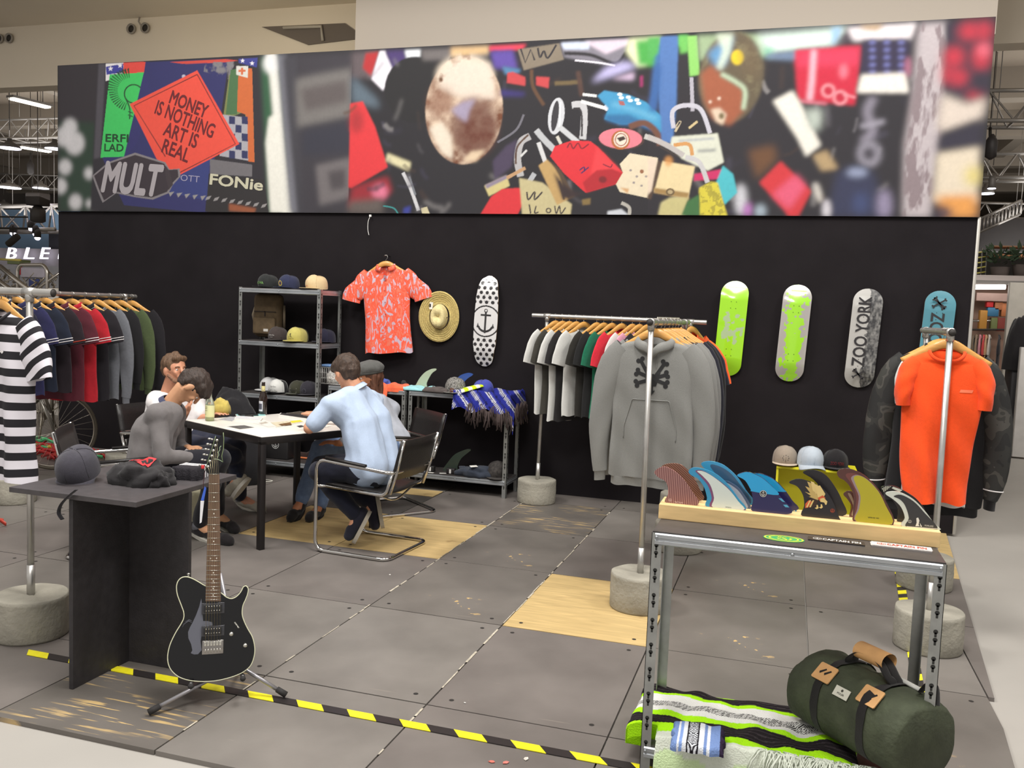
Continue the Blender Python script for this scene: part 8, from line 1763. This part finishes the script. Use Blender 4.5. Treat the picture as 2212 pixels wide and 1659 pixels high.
# ================================================================ left background: bicycles and the stand beyond
ru = mat((92, 84, 72), .7, name='tyre'); rim_ = mat((170, 162, 150), .3, .8, name='bare metal')
def bike(label, c, dirv, r=.33, col=(150, 146, 138), steer=.3):
    dirv = Vector(dirv).normalized(); t = thing('bicycle', label, 'bicycle', M=frame(c, (dirv.x, dirv.y, 0), (0, 0, 1)), group='bicycles left of the stand'); fr = mat(col, .3, .6, name='frame metal')
    for nm, x, a in (('rear', -.5, 0), ('front', .5, steer)):
        Mw = Matrix.Translation((x, 0, r+.012)) @ Matrix.Rotation(a, 4, 'Z'); w = MB(); w.tube([(r*math.cos(u), 0, r*math.sin(u)) for u in np.linspace(0, 2*PI, 49)[:-1]], .014, 8, loop=True, M=Mw); wo = w.build('wheel', ru, t)
        w = MB(); w.tube([((r-.018)*math.cos(u), 0, (r-.018)*math.sin(u)) for u in np.linspace(0, 2*PI, 49)[:-1]], .008, 6, loop=True, M=Mw); w.cyl((0, -.035, 0), (0, .035, 0), .018, n=10, M=Mw); w.build('rim', rim_, wo)
        w = MB()
        for k in range(28): u = 2*PI*k/28; w.cyl((.016*math.cos(u+1.2), .02*(-1)**k, .016*math.sin(u+1.2)), ((r-.02)*math.cos(u), 0, (r-.02)*math.sin(u)), .0016, n=4, cap=False, M=Mw)
        w.build('spokes', rim_, wo, kind='stuff')
    m = MB(); bb, st, ht, hb = (-.08, 0, .28), (-.2, 0, .80), (.33, 0, .82), (.37, 0, .66)
    for a, b, q in ((bb, st, .015), (st, ht, .014), (bb, hb, .017), (ht, hb, .018)): m.cyl(a, b, q, n=10)
    for s in (-1, 1): m.cyl((-.5, s*.05, r), bb, .008, n=6); m.cyl((-.5, s*.05, r), (st[0], 0, st[2]-.06), .007, n=6); m.cyl((.5, s*.05, r), (.375, s*.03, .66), .010, n=8)
    m.build('frame', fr, t); m = MB(); m.cyl(st, (-.225, 0, .95), .012, n=8); m.build('seat_post', rim_, t); m = MB(); m.tube([(-.36, 0, .965), (-.25, 0, .97), (-.1, 0, .96)], [.065, .05, .02], 10, flat=(1, .35), up=(0, 1, 0)); m.build('saddle', mat((40, 34, 32), .5), t)
    m = MB(); m.tube(rounded([(.24, -.28, .95), (.36, -.22, .97), (.34, 0, .95), (.36, .22, .97), (.24, .28, .95)], .05), .012, 8); m.cyl(ht, (.335, 0, .96), .013, n=8); m.build('handlebar', rim_, t); m = MB(); m.cyl((-.08, -.05, .28), (-.08, -.058, .28), .09, n=24); m.cyl((-.08, -.06, .28), (-.02, -.07, .13), .008, n=6); m.build('crank', rim_, t)
q = G(170, 1000)
bike('pale bare-metal bicycle nearest behind the polo rail', (-6.85, 6.35, 0), (1, .75, 0), .35)
bike('second bare-metal bicycle with curved fender farther left', (-8.3, 6.9, 0), (1, .35, 0), .34, (166, 160, 146))
bike('dark-wheeled bicycle seen end-on near the wall end', (-7.95, 8.1, 0), (.6, -1, 0), .34, (176, 172, 160), .1)
# strip curtain of red and green ribbons on the floor, and the neighbouring stand's goods
t = thing('ribbon_heap', 'tangle of red, green and yellow ribbons along the floor by the bicycles', 'ribbon', (-8.3, 7.6, 0)); rr = random.Random(5)
for cc, n_ in (((170, 34, 34), 150), ((76, 170, 110), 34), ((206, 176, 60), 34)):
    m = MB()
    for i in range(n_):
        x, y = rr.uniform(-1.9, 1.7), rr.gauss(0, .12); a = rr.uniform(-.5, .5); p = Vector((x, y-.28*x, .015)); m.tube([p, p+Vector((.12, .05*a, rr.uniform(.02, .07))), p+Vector((.26, .2*a, .015))], .018, 5, flat=(1, .25), up=(0, 0, 1))
    m.build('ribbon', mat(cc, .5), t, kind='stuff')
t = thing('ribbon_heap', 'small tangle of red ribbons nearer, behind the black counter', 'ribbon', (-5.6, 4.75, 0)); m = MB()
for i in range(40): p = Vector((rr.uniform(-.45, .3), rr.uniform(-.12, .12), .012)); m.tube([p, p+Vector((.1, .02, rr.uniform(.01, .05))), p+Vector((.22, rr.uniform(-.05, .05), .012))], .016, 5, flat=(1, .25), up=(0, 0, 1))
m.build('ribbon', mat((176, 60, 44), .5), t, kind='stuff')
# steel frames and scaffold of the neighbouring stand, seen above the rail
def tube_thing(name, label, cat, pts, r, m_, group=None, loop=False, extra=None):
    c = Vector(pts[0]); t = thing(name, label, cat, c, group=group); m = MB(); m.tube([Vector(p) for p in pts], r, 8, loop=loop); m.build('tube', m_, t, world=True); return t
shiny = mat((190, 184, 176), .25, .9, name='polished tube')
for i, (a, b, Y, r, lab) in enumerate([((0, 575), (78, 640), 11, .04, 'upper thick diagonal silver tube of the next stand'), ((-20, 592), (60, 655), 11.3, .04, 'lower thick diagonal silver tube of the next stand'), ((60, 640), (128, 590), 12, .02, 'thin silver tube rising to the wall end'), ((0, 560), (45, 562), 12.5, .02, 'thin yellow bar below the lit lettering'), ((0, 610), (40, 600), 12, .015, 'thin dark bar low at the left edge')]):
    tube_thing('metal_tube', lab, 'tube', [P(*a, Y), P(*b, Y)], r, shiny if i != 3 else mat((190, 176, 90), .5), 'tube frame of the next stand')
q = [P(*p, 12) for p in ((38, 640), (38, 582), (44, 572), (94, 572), (102, 584), (104, 640))]; q[0].z = 0; q[-1].z = 0; tube_thing('tube_arch', 'rounded silver tube frame around the pale panel', 'frame', rounded(q, .06), .03, shiny)
def panel(nm, lab, cat, x0, y0, x1, y1, Y, col, th=.03, em=0, group=None, zf=False):
    a, b = P(x0, y0, Y), P(x1, y1, Y); z0 = 0 if zf else min(a.z, b.z); z1 = max(a.z, b.z); t = thing(nm, lab, cat, ((a.x+b.x)/2, Y, z0), group=group); m = MB(); m.box((0, th/2, (z1-z0)/2), (abs(b.x-a.x), th, z1-z0), bev=min(.01, th/4)); m.build('panel', mat(col, .6, grain=(6, .08), emit=em), t); return t
panel('sign_board', 'pale lilac panel inside the rounded tube frame', 'sign', 44, 578, 96, 600, 14.93, (190, 184, 196)); panel('sign_board', 'small red panel at the left of the pale one', 'sign', 40, 576, 46, 594, 14.93, (200, 60, 70)); panel('sign_board', 'royal blue cloth panel below the pale one', 'sign', 62, 602, 84, 622, 14.93, (58, 70, 130))
panel('partition', 'tall grey-white partition behind the bicycles', 'partition', -60, 570, 128, 700, 15, (150, 150, 156), .1, zf=True); panel('carton', 'white carton standing on the next stand beside the rail end', 'carton', 103, 622, 125, 650, 9.6, (206, 200, 192), .3, zf=True); panel('plant_box', 'greenish planter on the next stand at the left', 'planter', 15, 560, 42, 571, 15.0, (110, 120, 80), .3)
# clutter of small bike parts hung on a grid, each a pale piece
rr = random.Random(12); t = thing('metal_clutter', 'dense clutter of silver bicycle parts hanging on a grid at the left', 'parts', P(40, 625, 12.6)); m = MB()
for i in range(120):
    a = P(rr.uniform(-30, 125), rr.uniform(598, 660), 12.6); m.cyl(a, a+Vector((rr.uniform(-.18, .18), rr.uniform(-.1, .1), rr.uniform(-.18, .18))), rr.uniform(.006, .02), n=6)
m.build('metal_pieces', rim_, t, world=True, kind='stuff')
# ================================================================ right background: neighbouring shop stand
RX0 = P(2100, 900, 15).x
def rp(px, py, Y): return P(px, py, Y)
wm2 = mat((150, 120, 104), .8, grain=(1.2, .2), name='warm stand wall')
a, b = P(2085, 612, 15.5), P(2185, 900, 15.5); m = MB(); m.box(((a.x+b.x)/2+.3, 15.9, a.z/2), (b.x-a.x+1.6, .1, a.z)); m.build('wall_shop', wm2, kind='structure')
t = thing('strip_light', 'long glowing tube light over the shop stand at the right', 'lamp', P(2135, 620, 15)); m = MB(); a, b = P(2095, 620, 15), P(2172, 620, 15); m.cyl(a, b, .035, n=10); m.build('tube', mat((255, 246, 240), .4, emit=9.0, name='warm tube'), t, world=True); m = MB(); m.box(tuple((a+b)/2+Vector((0, .05, .07))), (b.x-a.x+.5, .12, .06)); m.build('housing', hous, t, world=True)
panel('fascia', 'pinkish fascia board under the tube light at the right', 'board', 2110, 632, 2186, 652, 15.4, (190, 160, 150), .1)
panel('post', 'tall pale grey post beside the shop window at the right', 'post', 2182, 610, 2206, 893, 14.4, (176, 170, 160), .12, zf=True); panel('post', 'black and white display pillar cut by the right picture edge', 'post', 2190, 755, 2216, 922, 13.2, (44, 42, 44), .4, zf=True); panel('post', 'white panel beside the black pillar at the right edge', 'post', 2206, 750, 2240, 915, 13.0, (206, 202, 198), .1, zf=True)
heap('coat_heap', 'black coats hung bulging over the pillar at the right edge', 'coat', P(2212, 800, 13.3), (.5, .4, .75), cloth((34, 32, 34)), 71, amp=.15)
zr_ = P(2120, 712, 15.2); t = thing('clothes_rail', 'thin dark clothes rail in the far shop stand', 'clothes rail', zr_); m = MB(); a, b = P(2090, 712, 15.2), P(2180, 712, 15.2); m.cyl(a, b, .015, n=6); m.build('rail', dk, t, world=True); m = MB(); a2, b2 = P(2090, 693, 15.5), P(2185, 693, 15.5); m.cyl(a2, b2, .02, n=6); m.build('shelf_rail', shiny, t, world=True)
for i, (px, cc, lab) in enumerate([(2096, (190, 180, 160), 'cream shirt first in the far rail'), (2104, (120, 104, 84), 'brown shirt second in the far rail'), (2111, (150, 130, 106), 'tan shirt third in the far rail'), (2119, (216, 150, 160), 'pink shirt in the far rail'), (2127, (214, 80, 80), 'red shirt in the far rail'), (2132, (206, 170, 130), 'sand shirt right of the red one in the far rail'), (2139, (222, 214, 206), 'white shirt in the far rail'), (2160, (60, 60, 66), 'dark jacket at the right of the far rail')]):
    q = P(px, 714, 15.2); garment('shirt', lab, 'shirt', Matrix.Translation(q+Vector((0, 0, .02))) @ Matrix.Rotation(1.35, 4, 'Z'), cloth(cc, .05, 20), kind='cap', L=.95, W=.2, depth=.4, fold=.15, seed=200+i, group='shirts on the far rail')
for i, (x0, y0, x1, y1, cc, lab) in enumerate([(2132, 651, 2146, 664, (200, 40, 44), 'red bag on the upper far shelf'), (2134, 664, 2157, 684, (60, 120, 160), 'blue bag on the upper far shelf'), (2150, 652, 2166, 670, (176, 110, 70), 'tan bag right of the blue one'), (2118, 670, 2131, 712, (196, 140, 60), 'mustard coat under the far shelf'), (2142, 686, 2154, 712, (120, 130, 80), 'olive piece under the far shelf'), (2165, 655, 2174, 684, (190, 116, 70), 'orange oval board on the far wall'), (2156, 686, 2172, 716, (140, 60, 50), 'dark red coat under the far shelf')]):
    panel('bag' if i < 3 else 'coat', lab, 'bag' if i < 3 else 'coat', x0, y0, x1, y1, 15.45, cc, .15, group='goods on the far shop wall')
for i, (x0, y0, x1, y1, cc, lab) in enumerate([(2118, 776, 2146, 796, (50, 46, 48), 'black seat of the far chair'), (2100, 792, 2160, 798, (110, 106, 104), 'grey far table top'), (2135, 835, 2165, 852, (130, 122, 118), 'grey pile of goods on the low far shelf'), (2100, 862, 2180, 868, (150, 140, 126), 'low far plinth board')]):
    panel('display_board', lab, 'display', x0, y0, x1, y1, 14.8, cc, .3, group='furniture of the far shop')
for i, px in enumerate((2104, 2158)):
    a = P(px, 798, 14.8); b = P(px, 870, 14.8); tube_thing('table_leg', 'thin grey leg %s of the far shop table' % ('left' if i == 0 else 'right'), 'leg', [a, (a.x, a.y, 0)], .02, hous)
# upper terrace: wire grid tower, shelf with plants
t = thing('wire_grid', 'tall wire grid tower with yellow rungs above the tube light', 'grid', P(2110, 610, 15.3)); m = MB()
for px in (2100, 2108, 2118, 2128): m.cyl(P(px, 601, 15.7), P(px+4, 535, 15.7), .012, n=5)
m.build('upright', hous, t, world=True); m = MB()
for py in range(545, 600, 11): m.cyl(P(2098, py+3, 15.7), P(2130, py-2, 15.7), .012, n=5)
m.build('rung', mat((190, 180, 90), .5), t, world=True, kind='stuff')
panel('shelf', 'orange-brown upper shelf of the far booth at the right', 'shelf', 2140, 548, 2240, 556, 16.5, (176, 116, 76), .4); panel('shelf', 'second orange-brown shelf edge above', 'shelf', 2140, 530, 2240, 535, 16.6, (150, 110, 80), .4); panel('fascia', 'long dark roof fascia slanting over the far booth', 'board', 2112, 470, 2260, 545, 24, (52, 48, 48), .3)
for i, (px, py) in enumerate(((2158, 590), (2205, 585))):
    c = P(px, py+18, 15.6); t = thing('potted_plant', 'dark potted plant %s above the tube light' % ('on the left' if i == 0 else 'cut by the picture edge'), 'plant', c, group='plants above the far shop'); m = MB(); m.lathe([(.10, 0), (.14, .22), (.12, .22)], 14); m.build('pot', mat((70, 60, 56), .8), t); m = MB(); r2 = random.Random(i)
    for k in range(70):
        d = Vector((r2.gauss(0, 1), r2.gauss(0, 1), abs(r2.gauss(.3, 1)))).normalized(); p = Vector((0, 0, .28))+d*r2.uniform(.1, .3); s_ = d.orthogonal().normalized()*.035; m.add([tuple(p-s_), tuple(p+d*.08), tuple(p+s_), tuple(p-d*.03)], [(0, 1, 2, 3)])
    m.build('foliage', mat((44, 62, 40), .8), t, kind='stuff')
m = MB(); m.box((P(2180, 598, 15.7).x, 15.9, P(2180, 604, 15.7).z), (3.0, .9, .1)); tag(m.build('canopy', mat((170, 160, 156), .7)), 'grey canopy board carrying the plants above the far shop', 'board')
